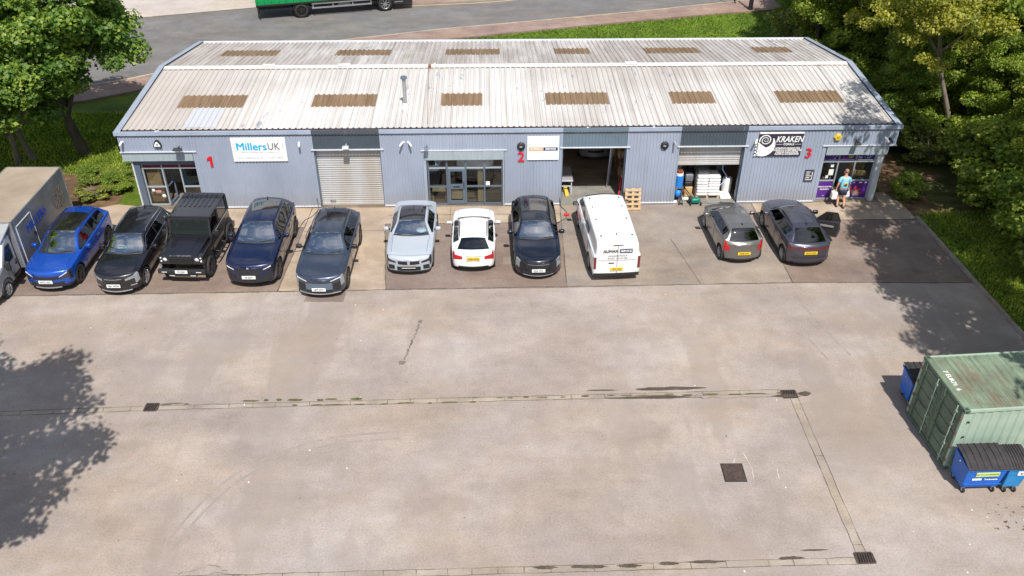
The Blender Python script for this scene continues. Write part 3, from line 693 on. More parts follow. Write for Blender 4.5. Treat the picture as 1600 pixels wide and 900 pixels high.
# roller shutters
def roller(x0, x1, z0, z1, y, pitch=.085):
    mb = MB(); z = z0; vs = []; n = 0; ring = []
    while z < z1-.001:
        for f, d in ((0, .012), (.12, .03), (.3, .006), (.5, 0), (.7, .004), (.9, .02)):
            if z+f*pitch < z1: ring.append((z+f*pitch, d))
        z += pitch
    n = len(ring)
    vs = [(x0, y+d, z) for z, d in ring]+[(x1, y+d, z) for z, d in ring]
    mb.add(vs, [(i, n+i, n+i+1, i+1) for i in range(n-1)], 0, True)
    mb.box(x0, x1, y-.02, y+.04, z0-.1, z0)
    return mb
s = bp(roller(12.93, 15.77, .12, 2.9, .26, .11), 'roller_shutter', 'shutter')
part(MB().box(13.3, 13.55, .22, .24, .2, .26), 'shutter_lock', 'galv', s)
s = bp(roller(29.07, 31.92, 1.95, 2.9, .3, .11), 'roller_shutter', 'shutter'); s['label'] = 'half-raised steel roller shutter'
for x in (12.886, 15.813-.05, 23.83, 26.69-.05, 29.028, 31.962-.05): bp(MB().box(x, x+.05, .16, .34, 0, 2.9), 'door_guide', 'frame')

# shop fronts
def pane(x0, x1, z0, z1, y, m='shop_glass', root=bld, name='window_pane'): return part(MB().box(x0, x1, y, y+.012, z0, z1), name, m, root)
def front(xs, zs, y, mat_f, fw=.06, root=None, skip=()):
    mb = MB()
    for x in xs: mb.box(x-fw/2, x+fw/2, y-.03, y+.05, zs[0], zs[-1])
    for z in zs:
        for a, b in zip(xs[:-1], xs[1:]):
            if (z, a) in skip: continue
            mb.box(a+fw/2, b-fw/2, y-.025, y+.045, z-fw/2, z+fw/2)
    return bp(mb, 'shopfront_frame', mat_f)
# middle unit
bp(MB().box(17.72, 21.24, -.03, .25, 2.36, 2.81), 'shutter_headbox', 'headbox')
bp(MB().box(17.70, 17.79, -.012, .2, .02, 2.36), 'shutter_guide', 'frame_light'); bp(MB().box(21.19, 21.28, -.012, .2, .02, 2.36), 'shutter_guide', 'frame_light')
xs = [17.85, 18.68, 19.52, 20.36, 21.17]; zs = [.06, .95, 1.9, 2.33]
f = front(xs, zs, .15, 'frame', .07); f['label'] = 'slate framed shopfront of the middle unit'
mb = MB()
for a, b in zip(xs[:-1], xs[1:]): mb.box(a+.05, b-.05, .113, .118, 1.86, 1.935)
part(mb, 'transom_capping', 'frame_light', f)
for i, (a, b) in enumerate(zip(xs[:-1], xs[1:])):
    for z0, z1 in zip(zs[:-1], zs[1:]): pane(a+.035, b-.035, z0+.035, z1-.035, .17, root=f)
dr = part(MB().box(18.72, 18.83, .09, .14, .08, 1.86).box(19.37, 19.48, .09, .14, .08, 1.86).box(18.83, 19.37, .09, .14, .08, .25).box(18.83, 19.37, .09, .14, .85, 1.08).box(18.83, 19.37, .09, .14, 1.74, 1.86), 'door', 'frame', f)
part(MB().box(18.95, 19.25, .075, .09, .94, .99), 'letter_plate', 'black', dr); part(MB().bar((19.43, .06, .9), (19.43, .06, 1.3), .03), 'door_handle', 'chrome', dr)
bp(MB().box(18.85, 19.35, .2, .23, .28, .84).box(20.05, 20.3, .25, .3, .1, 1.86), 'door_backing_board', 'beige')
mb = MB()
for i in range(11): mb.box(20.42+i*.068, 20.47+i*.068, .3, .31, .1, 1.88)
bp(mb, 'vertical_blind', mat('dark_blind', (.09, .075, .06), .8))
bp(MB().box(20.42, 20.6, .135, .14, 1.0, 1.2), 'window_notice', 'offwhite')
bp(MB().box(17.95, 18.6, .5, 1.1, .5, .55).box(17.95, 18.0, .5, 1.1, .017, .5).box(18.55, 18.6, .5, 1.1, .017, .5).box(18.9, 20.2, 1.4, 2.1, .72, .76).box(18.95, 19.0, 1.4, 2.1, .017, .72).box(20.1, 20.15, 1.4, 2.1, .017, .72), 'office_desk', 'beige')
# left corner unit
bp(MB().box(XL+.05, 7.58, .02, .3, 2.42, 2.86), 'shutter_headbox', 'headbox')
bp(MB().box(4.9, 7.58, .22, .36, 2.14, 2.42), 'shutter_curtain', 'frame')
bp(MB().box(4.78, 4.84, .14, .44, 0, 2.42), 'entrance_post', 'trim'); bp(MB().box(4.84, 5.08, .2, .44, 0, 2.42), 'entrance_post', 'frame')
xs = [5.12, 5.98, 6.78, 7.55]; zs = [.06, .98, 1.92, 2.12]
f = front(xs, zs, .36, 'frame_light', .06, skip=((.06, 5.98), (.98, 5.98))); f['label'] = 'open glazed shopfront of the left corner unit'
for i, (a, b) in enumerate(zip(xs[:-1], xs[1:])):
    part(MB().box(a+.03, b-.03, .36, .38, 1.95, 2.09), 'red_strip', mat('dark_red_strip', (.16, .008, .015), .5) if i == 0 else bpy.data.materials['dark_red_strip'], f)
    if i != 1:
        for z0, z1 in zip(zs[:-2], zs[1:-1]): pane(a+.03, b-.03, z0+.03, z1-.03, .38, root=f)
dr = part(MB().bar((6.02, .38, .06), (6.02, .38, 1.88), .05).bar((6.12, 1.05, .06), (6.12, 1.05, 1.88), .07).bar((6.02, .38, 1.86), (6.12, 1.05, 1.86), .06).bar((6.02, .38, .12), (6.12, 1.05, .12), .1).bar((6.02, .38, .95), (6.12, 1.05, .95), .05), 'door', 'frame', f)
mb = MB()
for i in range(10): mb.obox((5.2+i*.06, .52, 1.2), (1, .5, 0), (-.5, 1, 0), (0, 0, 1), .028, .003, .68)
bp(mb, 'vertical_blind', mat('tan_blind', (.62, .43, .24), .8, var=.2, scale=8))
mb = MB()
for i in range(8): mb.obox((5.2+i*.075, .56, .5), (1, .3, 0), (-.3, 1, 0), (0, 0, 1), .032, .003, .4)
bp(mb, 'lower_blind', mat('ochre_blind', (.42, .24, .08), .8, var=.25, scale=8))
bp(MB().box(5.3, 5.42, .35, .355, .75, .87).box(5.45, 5.7, .35, .355, .7, .78), 'window_sticker', 'white'); bp(MB().box(5.45, 5.72, .344, .349, .72, .76), 'window_sticker', 'red')
bp(MB().lathe([(0, .0), (.09, .0), (.09, .01), (0, .01)], (5.78, .345, .5), 'y'), 'window_sticker', 'white')
bp(MB().box(6.3, 7.05, 1.5, 1.55, .35, 2.4), 'blue_partition', 'blue_wall')
bp(MB().box(5.95, 6.85, .4, 1.4, .017, .03), 'door_mat', mat('grey_mat', (.16, .15, .15), .95, var=.2, scale=9))
bp(MB().box(6.85, 7.5, .7, .75, 1.0, 1.9), 'screen_panel', mat('dark_grey_screen', (.08, .085, .09), .6))
bp(MB().box(7.1, 7.5, .8, 1.3, .3, .75), 'brown_chair', mat('brown_leather', (.09, .05, .03), .5))
# right corner unit
bp(MB().box(35.66, 38.42, -.01, .28, 2.42, 2.86), 'shutter_headbox', 'headbox')
bp(MB().box(38.1, 38.36, .1, .36, 0, 2.45), 'entrance_post', 'trim')
bp(MB().box(35.5, 35.62, .02, .3, .02, 2.86), 'entrance_post', 'wall')
xs = [35.7, 36.42, 37.2, 38.06]; zs = [.06, .98, 1.94, 2.38]
f = front(xs, zs, .3, 'frame_light', .055, skip=((.06, 36.42), (.98, 36.42))); f['label'] = 'purple decorated shopfront of the right corner unit'
M['purple'] = mat('purple_vinyl', (.07, .018, .2), .4, c2=(.11, .025, .26), scale=1.5)
M['vinyl_dark'] = mat('reef_print_vinyl', (.01, .012, .05), .35, c2=(.12, .05, .32), scale=4.5, detail=3)
M['vinyl_lilac'] = mat('lilac_print', (.45, .42, .8), .4, var=.3, scale=9)
M['vinyl_pink'] = mat('pink_print', (.6, .1, .4), .4, var=.3, scale=9)
M['vinyl_olive'] = mat('olive_print', (.3, .3, .04), .4, var=.3, scale=9)
M['vinyl_red'] = mat('red_print', (.55, .05, .06), .4, var=.3, scale=9); M['vinyl_teal'] = mat('teal_print', (.03, .3, .25), .4, var=.3, scale=9)
for i, (a, b) in enumerate(zip(xs[:-1], xs[1:])): part(MB().box(a+.03, b-.03, .29, .3, 1.97, 2.35), 'graphic_panel', 'vinyl_dark', f)
mb = MB(); mb.box(35.75, 36.36, .278, .286, 2.0, 2.04); mb.box(36.46, 37.15, .278, .286, 2.0, 2.05); part(mb, 'printed_band', 'vinyl_lilac', f)
part(MB().box(37.27, 37.98, .278, .286, 1.99, 2.05), 'printed_band', 'white', f)
mb = MB()
random.seed(5)
for _ in range(22): mb.sphere((37.3+random.random()*.65, .284, 2.1+random.random()*.2), .02+.035*random.random(), .003, .015+.035*random.random(), n=6, k=4)
for _ in range(10): mb.sphere((35.85+random.random()*.45, .284, 2.08+random.random()*.2), .02+.03*random.random(), .003, .015+.03*random.random(), n=6, k=4)
part(mb, 'reef_print', 'vinyl_lilac', f)
mb = MB()
for _ in range(9): mb.sphere((36.5+random.random()*.3, .284, 2.08+random.random()*.05), .03, .003, .02, n=6, k=4)
part(mb, 'reef_print', 'vinyl_pink', f); part(MB().sphere((36.95, .283, 2.2), .12, .003, .1), 'reef_print', 'vinyl_olive', f)
pl = part(MB().box(35.73, 36.38, .29, .3, .09, .95), 'graphic_panel', 'purple', f); pr = part(MB().box(37.23, 38.03, .29, .3, .09, .95), 'graphic_panel', 'purple', f)
mb = MB()
text_mb(mb, 'CORALS AND FISH', .075, wall_place(36.05, .286, .66), bold=.003); text_mb(mb, 'EQUIPMENT', .075, wall_place(36.05, .286, .53), bold=.003); text_mb(mb, 'FOOD', .035, wall_place(36.05, .286, .2))
part(mb, 'panel_lettering', 'white', f)
mb = MB()
for x, w in ((37.36, .05), (37.6, .14), (37.86, .1)): mb.box(x, x+w, .278, .286, .84, .9)
part(mb, 'panel_icons', 'white', f)
mb = MB(); c = (37.6, .286)
for a0, rr in ((20, .36), (50, .42), (80, .44), (110, .4)):
    a = R(a0); mb.prism([(37.42, .284, .2), (37.42+rr*math.cos(a-.16), .284, .2+rr*math.sin(a-.16)), (37.42+(rr+.08)*math.cos(a), .284, .2+(rr+.08)*math.sin(a)), (37.42+rr*math.cos(a+.16), .284, .2+rr*math.sin(a+.16))], (0, -.004, 0))
part(mb, 'coral_print', 'vinyl_red', f)
mb = MB()
for a0, rr in ((35, .3), (65, .33), (95, .3), (8, .3)):
    a = R(a0); mb.prism([(37.42, .28, .2), (37.42+rr*math.cos(a-.12), .28, .2+rr*math.sin(a-.12)), (37.42+rr*math.cos(a+.12), .28, .2+rr*math.sin(a+.12))], (0, -.003, 0))
part(mb, 'coral_print', 'vinyl_teal', f)
pane(35.73, 36.38, 1.01, 1.91, .31, root=f); pane(37.23, 38.03, 1.01, 1.91, .31, root=f)
part(MB().box(36.08, 36.3, .296, .301, 1.25, 1.55).box(36.12, 36.26, .296, .301, 1.66, 1.78).box(35.98, 36.1, .296, .301, 1.1, 1.24), 'window_notice', 'offwhite', f)
bp(MB().rbox(37.3, 37.95, .5, .95, 1.05, 1.3, .08).rbox(37.3, 37.9, .9, 1.1, 1.05, 1.6, .08).rbox(37.28, 37.45, .45, 1.0, 1.0, 1.42, .06), 'cardboard_stock', mat('cardboard', (.5, .34, .16), .85, var=.1, scale=5))
bp(MB().box(37.2, 38.05, .44, 1.1, .95, 1.0), 'display_shelf', 'frame')
dr = part(MB().bar((36.46, .33, .08), (36.5, 1.0, .08), .06).bar((36.46, .33, 1.88), (36.5, 1.0, 1.88), .06).bar((36.5, 1.0, .08), (36.5, 1.0, 1.9), .06), 'door', 'frame_light', f)

# things fixed on the facade
def sign(name, label, x0, x1, z0, z1, m, shear=0, y=-.055):
    t = thing(name, label, 'sign', ((x0+x1)/2, 0, (z0+z1)/2))
    part(MB().prism([(x0+shear, y, z1), (x1+shear*0, y, z1), (x1, y, z0), (x0, y, z0)], (0, .03, 0)) if shear else MB().box(x0, x1, y, y+.03, z0, z1), 'board', m, t, recalc=True)
    part(MB().box(x0+.1, x0+.15, y+.03, -.001, z0+.05, z1-.05).box(x1-.15, x1-.1, y+.03, -.001, z0+.05, z1-.05), 'mounting_batten', 'galv', t)
    return t
t = sign('sign_board', 'white sign with turquoise and grey lettering, right of the red number 1', 9.37, 11.72, 2.4, 3.53, 'white')
mb = MB(); text_mb(mb, 'Millers', .50, wall_place(9.55, -.057, 3.1), align='LEFT', bold=.013); part(mb, 'turquoise_lettering', mat('turquoise', (.01, .36, .62), .5), t)
mb = MB(); text_mb(mb, 'UK', .47, wall_place(10.92, -.057, 3.1), align='LEFT', sx=.84); part(mb, 'grey_lettering', mat('dark_grey_ink', (.05, .05, .055), .5), t)
mb = MB()
text_mb(mb, 'www.millersuk.co.uk', .13, wall_place(9.56, -.057, 2.58), align='LEFT'); text_mb(mb, '01554 758531', .13, wall_place(10.85, -.057, 2.58), align='LEFT')
text_mb(mb, 'Independent Conveyancing, Property and Mortgage Brokers', .068, wall_place(10.55, -.057, 2.85))
text_mb(mb, 'COM', .1, lambda x, y, d: (11.6-y, -.057-d, 3.1+x))
part(mb, 'small_lettering', mat('light_grey_ink', (.4, .42, .47), .5), t)
t = sign('sign_board', 'square white sign with an orange and a navy bar, right of the red number 2', 22.27, 23.67, 2.34, 3.48, 'white')
part(MB().box(22.36, 22.96, -.062, -.056, 2.79, 2.95), 'orange_bar', mat('orange', (.72, .3, .08), .5), t); part(MB().box(22.98, 23.62, -.062, -.056, 2.79, 2.95), 'navy_bar', mat('navy', (.02, .02, .12), .5), t)
mb = MB(); text_mb(mb, 'AUMAX', .145, wall_place(22.66, -.063, 2.87), bold=.004); text_mb(mb, 'SERVICE', .13, wall_place(23.3, -.063, 2.87), bold=.004); part(mb, 'lettering', 'white', t)
t = sign('sign_board', 'black sign with a white spiral tentacle emblem and slanted white lettering', 32.5, 34.46, 2.41, 3.5, mat('near_black_sign', (.035, .028, .05), .45))
part(MB().box(32.5, 34.46, -.06, -.02, 3.5, 3.56), 'board_edge', 'white', t)
mb = MB(); text_mb(mb, 'KRAKEN', .40, wall_place(33.86, -.057, 3.22), bold=.006, shear=.25, sx=.78); text_mb(mb, 'CORALS', .13, wall_place(33.86, -.057, 2.99), bold=.003)
for i, l in enumerate(('AMAZING MARINE FISH,', 'CORALS & INVERTEBRATES,', 'MARINE AQUARIUMS,', 'PUMPS & ACCESSORIES')): text_mb(mb, l, .105, wall_place(33.84, -.057, 2.8-i*.095), bold=.003, shear=.2)
mb.box(33.3, 33.58, -.063, -.057, 2.985, 2.995); mb.box(34.14, 34.42, -.063, -.057, 2.985, 2.995)
part(mb, 'lettering', 'white', t)
mb = MB()
# crescent body and spiral arm
pts = []
for i in range(25):
    a = R(-105+i*6.2); pts.append((32.78+.5*math.cos(a), 2.95+.53*math.sin(a)))
for i in range(25):
    a = R(40-i*8.8); pts.append((32.76+.32*math.cos(a)*1.0, 3.10+.31*math.sin(a)))
outer = [(32.74+.52*math.cos(R(a)), 2.96+.545*math.sin(R(a))) for a in range(-100, 42, 6)]
inner = [(32.80+.33*math.cos(R(a)), 3.17+.33*math.sin(R(a))) for a in range(20, -171, -8)]
n = min(len(outer), len(inner)); 
ou = [outer[len(outer)-1-int(i*(len(outer)-1)/(n-1))] for i in range(n)]; inn = [inner[int(i*(len(inner)-1)/(n-1))] for i in range(n)]
mb.add([(x, -.062, z) for x, z in ou]+[(x, -.062, z) for x, z in inn], [(i, i+1, n+i+1, n+i) for i in range(n-1)])
mb.prism([(32.5, -.061, 3.1), (32.5, -.061, 2.45), (32.68, -.061, 2.42), (32.9, -.061, 2.8)], (0, -.002, 0))
prev = None; sp = []
for i in range(60):
    a = R(200-i*15); rr = .30*(1-i/62); w = .055*(1-i/75); sp.append(((32.8+rr*math.cos(a), 3.2+rr*math.sin(a)*.95), (32.8+(rr-w)*math.cos(a), 3.2+(rr-w)*math.sin(a)*.95)))
vs = []
for (x, z), (u, w) in sp: vs += [(x, -.0635, z), (u, -.0635, w)]
mb.add(vs, [(2*i, 2*i+1, 2*i+3, 2*i+2) for i in range(len(sp)-1)])
for i in range(9): mb.lathe([(0, 0), (.05-.002*i, 0), (.05-.002*i, .006), (0, .006)], (32.42+(i % 2)*.09, -.066, 2.46+i*.078), 'y', 10)
part(mb, 'tentacle_emblem', 'white', t)
for s, x, z, lab in (('1', 8.32, 2.4, 'big red number 1 on the cladding left of the white sign'), ('2', 22.0, 2.46, 'big red number 2 under the dark alarm box'), ('3', 34.84, 2.51, 'big red number 3 right of the black sign')):
    mb = MB()
    if s == '1': mb.prism([(x-.02, -.02, z-.24), (x+.09, -.02, z-.24), (x+.09, -.02, z+.25), (x, -.02, z+.25), (x-.14, -.02, z+.15), (x-.14, -.02, z+.05), (x-.02, -.02, z+.1)], (0, -.03, 0))
    else: text_mb(mb, s, .66, wall_place(x, -.03, z), bold=.014, extr=.006, sx=.95)
    o = mb.build('unit_number', 'red', origin=(x, 0, z)); tag(o, lab, 'number', 'red unit numbers')
t = sign('notice_board', 'small dark notice with white lines between the red number 3 and the purple shopfront', 34.86, 35.28, 1.12, 1.7, mat('notice_dark', (.05, .05, .07), .5), y=-.04)
mb = MB()
for i, w in enumerate((.2, .16, .24, .18, .26)): mb.box(34.92, 34.92+w, -.046, -.041, 1.58-i*.095, 1.61-i*.095)
mb.box(35.19, 35.22, -.046, -.041, 1.2, 1.6); part(mb, 'lettering', 'white', t)
# alarm boxes
t = thing('alarm_box', 'white triangular alarm box above the left corner entrance', 'alarm box', (6.2, 0, 3.28))
part(MB().prism([(6.03, -.11, 3.15), (6.37, -.11, 3.15), (6.37, -.11, 3.24), (6.26, -.11, 3.45), (6.14, -.11, 3.45), (6.03, -.11, 3.24)], (0, .11, 0)), 'case', 'black', t, recalc=True)
part(MB().prism([(6.07, -.115, 3.18), (6.33, -.115, 3.18), (6.33, -.115, 3.24), (6.23, -.115, 3.40), (6.17, -.115, 3.40), (6.07, -.115, 3.24)], (0, .004, 0)), 'cover', 'white', t, recalc=True)
part(MB().box(6.17, 6.24, -.12, -.116, 3.24, 3.3), 'emblem', 'black', t)
def dome(x, z, lab, m, m2, hexa=False):
    t = thing('alarm_box', lab, 'alarm box', (x, 0, z))
    part(MB().lathe([(.0, -.1), (.14, -.1), (.175, -.07), (.18, 0)], (x, 0, z), 'y', 6 if hexa else 20, smooth=not hexa), 'case', m, t)
    if not hexa: part(MB().prism([(x-.1, -.02, z-.1), (x+.1, -.02, z-.1), (x, -.02, z-.27)], (0, .02, 0)), 'lower_case', m, t, recalc=True)
    part(MB().box(x-.07, x+.05, -.106, -.101, z-.03, z+.03), 'emblem', m2, t); return t
M['yellow_plastic'] = mat('yellow_plastic', (.62, .42, .04), .5)
dome(22.0, 3.0, 'dark round alarm box above the red number 2', 'black', 'frame_light'); dome(28.35, 2.98, 'dark round alarm box between the two open workshop doors', 'black', 'frame_light')
dome(36.0, 3.3, 'yellow alarm box above the purple shopfront', 'yellow_plastic', 'vinyl_olive', True)
def cctv(x, z, lab, dx=.1, m='white', grp='small cameras on the facade'):
    t = thing('security_camera', lab, 'camera', (x, 0, z), group=grp)
    part(MB().cyl((x, -.02, z), (x, 0, z), .045), 'mount', m, t); part(MB().bar((x, -.02, z), (x+dx*.5, -.12, z-.01), .03), 'bracket', m, t)
    part(MB().cyl((x+dx*.3, -.08, z+.03), (x+dx*1.6, -.3, z-.06), .042, n=10).cyl((x+dx*1.6, -.3, z-.06), (x+dx*1.63, -.305, z-.062), .03, n=10), 'camera_body', m, t); return t
cctv(4.72, 3.38, 'white camera at the far left end of the facade', -.03); cctv(12.3, 3.26, 'small white camera between the white sign and the closed roller shutter', .03)
cctv(16.86, 3.24, 'left one of the pair of white cameras left of the middle shopfront', -.1); cctv(17.05, 3.24, 'right one of the pair of white cameras left of the middle shopfront', .1)
cctv(28.75, 3.14, 'small grey camera beside the alarm box between the open workshop doors', .04, 'frame_light'); cctv(32.42, 3.2, 'pale camera beside the left edge of the black sign', -.08, 'offwhite')
cctv(38.16, 3.22, 'white camera above the right corner entrance', .02); cctv(38.33, 3.2, 'dark camera beside the white one at the right end of the facade', .03, 'black')
def flood(x, z, lab, w=.3, m='black'):
    t = thing('floodlight', lab, 'floodlight', (x, 0, z), group='floodlights on the facade')
    part(MB().bar((x, 0, z+.05), (x, -.22, z+.05), .03).bar((x-w/2, -.22, z+.05), (x+w/2, -.22, z+.05), .03), 'bracket', m, t)
    part(MB().obox((x, -.3, z), (1, 0, 0), (0, 1, -.5), (0, .5, 1), w/2, .09, .05), 'lamp_body', m, t); part(MB().obox((x, -.32, z-.055), (1, 0, 0), (0, 1, -.5), (0, .5, 1), w/2-.03, .07, .004), 'lamp_lens', 'galv', t); return t
flood(7.1, 3.1, 'black floodlight above the left corner entrance', .36); flood(14.35, 3.12, 'box floodlight above the closed roller shutter', .26, 'trim'); flood(17.85, 3.05, 'floodlight above the left end of the middle shopfront', .18, 'frame'); flood(36.85, 3.08, 'black floodlight right of the yellow alarm box', .24)
# flue and roof bits
t = thing('flue_pipe', 'tall galvanised flue pipe standing on the front roof slope', 'flue', (16.82, 2.29, 3.88))
part(MB().cyl((16.82, 2.29, 3.86), (16.82, 2.29, 5.2), .085, n=14), 'pipe', 'galv', t)
part(MB().cyl((16.82, 2.29, 5.2), (16.82, 2.29, 5.26), .085, .16).cyl((16.82, 2.29, 5.26), (16.82, 2.29, 5.34), .16, .14), 'cowl', 'frame', t)
part(MB().cyl((16.82, 2.29, 3.88), (16.82, 2.29, 4.1), .2, .1), 'flashing', 'ridge', t)
o = MB().bar((17.9, .5, 3.86), (17.68, 6.4, 4.15), .022).build('roof_conduit', 'rust', origin=(17.8, 3.4, 4)); tag(o, 'thin rusty pipe running down the front roof slope right of the flue', 'pipe')
o = MB().cyl((17.72, 6.5, 4.1), (17.72, 6.5, 4.27), .06, .06).cyl((17.72, 6.5, 4.27), (17.72, 6.5, 4.31), .09, .07).build('roof_vent', 'rust', origin=(17.72, 6.5, 4.1)); tag(o, 'small rusty vent at the ridge above the flue', 'vent')
for x, l in ((6.35, 'leftmost white pipe end poking over the front gutter'), (25.0, 'white pipe end poking over the gutter above the open workshop with the ladder'), (27.9, 'white pipe end poking over the gutter above the dark alarm box between the open doors')):
    o = MB().cyl((x, .3, 3.72), (x-.12, -.02, 3.86), .03).build('overflow_pipe', 'white', origin=(x, .3, 3.72)); tag(o, l, 'pipe', 'white overflow pipes on the gutter')

# ------------------------------------------------------------------ cars
random.seed(11)
def pchip(ys, n):
    """shape-preserving cubic through rows of ys (uniform index), n samples per interval"""
    ys = np.array(ys, float); K = len(ys); d = ys[1:]-ys[:-1]; m = np.zeros_like(ys)
    for i in range(1, K-1):
        a, b = d[i-1], d[i]; m[i] = np.where(a*b > 0, 2*a*b/(a+b+1e-12*np.sign(a+b+1e-30)), 0)
    m[0] = d[0]; m[-1] = d[-1]
    out = []
    for i in range(K-1):
        for j in range(n):
            t = j/n; h00 = 2*t**3-3*t**2+1; h10 = t**3-2*t**2+t; h01 = -2*t**3+3*t**2; h11 = t**3-t**2
            out.append(h00*ys[i]+h10*m[i]+h01*ys[i+1]+h11*m[i+1])
    out.append(ys[-1]); return np.array(out)
NI, NK = 5, 3
wheel_cache = {}
def wheel(root, x, y, r, w, style, rimmat, side):
    key = (round(r, 3), round(w, 3), style, rimmat, side)
    if key in wheel_cache:
        a, b = wheel_cache[key]; t = bpy.data.objects.new('wheel', a); q = bpy.data.objects.new('rim', b)
        col.objects.link(t); col.objects.link(q)
    else:
        mb = MB(); hw = w/2
        mb.lathe([(r*.66, -hw), (r*.9, -hw*1.0), (r*.985, -hw*.75), (r, -hw*.4), (r, hw*.4), (r*.985, hw*.75), (r*.9, hw), (r*.66, hw*.96), (r*.64, hw*.5), (r*.64, -hw*.5), (r*.66, -hw)], (0, 0, 0), 'x', 28)
        t = mb.build('wheel', 'rubber'); mb = MB(); ro = r*.68; s = side
        mb.lathe([(ro, s*hw*.97), (ro*.93, s*hw*.9), (ro*.9, s*hw*.5), (ro*.9, 0)], (0, 0, 0), 'x', 28)
        mb.lathe([(0, s*hw*.55), (ro*.9, s*hw*.2)], (0, 0, 0), 'x', 20, m=1)
        mb.cyl((s*hw*.3, 0, 0), (s*hw*.9, 0, 0), ro*.2, ro*.17)
        ns = {'five': 5, 'multi': 9, 'steel': 8}[style]
        for i in range(ns):
            a = 2*math.pi*i/ns+.3; c_, s_ = math.cos(a), math.sin(a)
            for o in ((-.1, .1) if style == 'five' else (0,)):
                mb.bar((s*hw*.85, c_*ro*.1-s_*o*ro, s_*ro*.1+c_*o*ro), (s*hw*.86, c_*ro*.92-s_*o*ro*1.8, s_*ro*.92+c_*o*ro*1.8), ro*(.13 if style == 'five' else .13), .03, up=(1, 0, 0))
        q = mb.build('rim', [rimmat, 'black']); wheel_cache[key] = (t.data, q.data)
    t.parent = root; t.location = (x, y, r); q.parent = t
    return t
def numplate(root, y, z, txt, m, sgn, w=.52, slant=0):
    mb = MB().box(-w/2, w/2, y-.012, y+.012, z-.06, z+.06); p = mb.build('number_plate', m, root)
    mb = MB(); text_mb(mb, txt, .105, (lambda x, yy, d: (x if sgn < 0 else -x, y+sgn*(.013+d*.3), z+yy)), sx=.82, bold=.002)
    mb.build('plate_letters', 'ink', p); return p
def car(name, label, P, group='cars parked in front of the units', cat='car'):
    Lh, W, H = P['L'], P['W'], P['H']
    hz0, hz1 = P['hz0'], P['hz1']; b0, b1 = P['b0'], P['b1']     # hood front / cowl height, belt front / rear
    cowl, rf, rr, tb = P['cowl'], P['rf'], P['rr'], P['tb']; tz = P['tz']
    rw = P.get('rw', .6); van = P.get('van', False); low = P.get('low', .24); nose = P.get('nose', .17); tail = P.get('tail', .12)
    st = []   # (y, xs, zs, crown, green(gz,gx)|None, bulge, low)
    st.append((0, P.get('n0', .80), hz0-.13, .02, None, nose, low+.04))
    st.append((.07, P.get('n0', .80)+.06, hz0-.06, .04, None, nose*.95, low))
    st.append((.28, .96, hz0-.01, .055, None, nose*.7, low-.02))
    st.append((min(.8, cowl*.72), 1.0, hz0+(b0-hz0)*.45, .07, None, nose*.35, low-.02))
    st.append((cowl, 1.0, b0, hz1-b0, None, .2, low-.02))
    i_ws = 4
    st.append((rf, .995, b0+.02, 0, (H-.035, rw), .14, low-.02))
    pil = P['pillars']; ipil = []
    for a in pil:
        f = (a-rf)/(rr-rf); hh = H-.0-.02*abs(f-.3)
        ipil.append(len(st)); st.append((a-.035, 1.0, b0+(b1-b0)*f, 0, (hh, rw+.0), 0, low-.02)); st.append((a+.035, 1.0, b0+(b1-b0)*f, 0, (hh, rw), 0, low-.02))
    i_rr = len(st); st.append((rr, .985, b1, 0, (H-P.get('rdrop', .06), rw*.97), -.06, low-.02))
    if not van:
        i_tb = len(st); st.append((tb, .955, b1+.0, tz-b1, None, -.12, low-.01))
        if P.get('boot'): st.append((P['boot'], .93, b1-.03, tz-b1, None, -.1, low))
        st.append((Lh-.10, .915, min(b1, tz)-.04, .035, None, -tail*.9, low+.02))
        st.append((Lh, .86, min(b1, tz)-.12, .02, None, -tail, low+.08))
    else:
        i_tb = len(st); st.append((Lh-.06, .975, b1, 0, (H-.09, rw*.97), -.03, low))
        st.append((Lh, .95, b1, 0, (H-.16, rw*.94), -.03, low+.05))
    rows = []
    for (y, xs, zs, cr, g, bu, lo) in st:
        xw = W/2*xs; zw = P.get('zw', .62)*zs+.0
        pts = [(0, lo), (.86*xw, lo), (.965*xw, lo+.07), (xw, min(zw, zs-.12)), (.975*xw, zs)]
        if g is None:
            pts += [(.925*xw, zs+max(cr, 0)*.3+.01), (.88*xw, zs+cr*.45+.01), (.84*xw, zs+cr*.6+.012), (.76*xw, zs+cr*.8+.012), (.4*xw, zs+cr*.96+.014), (0, zs+cr+.014)]
        else:
            gz, gx = g; gx *= W/2
            pts += [(.925*xw, zs+.03), (gx+.075, gz-.13), (gx+.045, gz-.065), (gx-.03, gz-.03), (.5*gx, gz), (0, gz+.012)]
        rows.append([(x, y+bu*(x/xw)**2, z) for x, z in pts])
    # bulge>0: corners set back; bulge<0: centre stands further back than the corners
    for r_, s_ in zip(rows, st):
        if s_[5] < 0:
            for q in range(len(r_)): x, y, z = r_[q]; r_[q] = (x, y-s_[5]*0, z)
    A = pchip(np.array(rows), NI)                     # along the car
    A = np.swapaxes(pchip(np.swapaxes(A, 0, 1), NK), 0, 1)   # across
    ni, nk = A.shape[0], A.shape[1]; K = nk
    ylo = -Lh/2; V = []; 
    full = []
    for i in range(ni):
        right = [(p[0], p[1]+ylo, p[2]) for p in A[i]]
        left = [(-p[0], p[1], p[2]) for p in right[1:-1]][::-1]
        full.append(right+left)
    n = len(full[0]); V = [p for r_ in full for p in r_]
    names = ['body', 'windscreen', 'rear_window', 'side_glass', 'headlight', 'tail_light', 'cladding', 'roof_panel', 'wheel_arch', 'pillar', 'bonnet_skin']
    F, MI = [], []
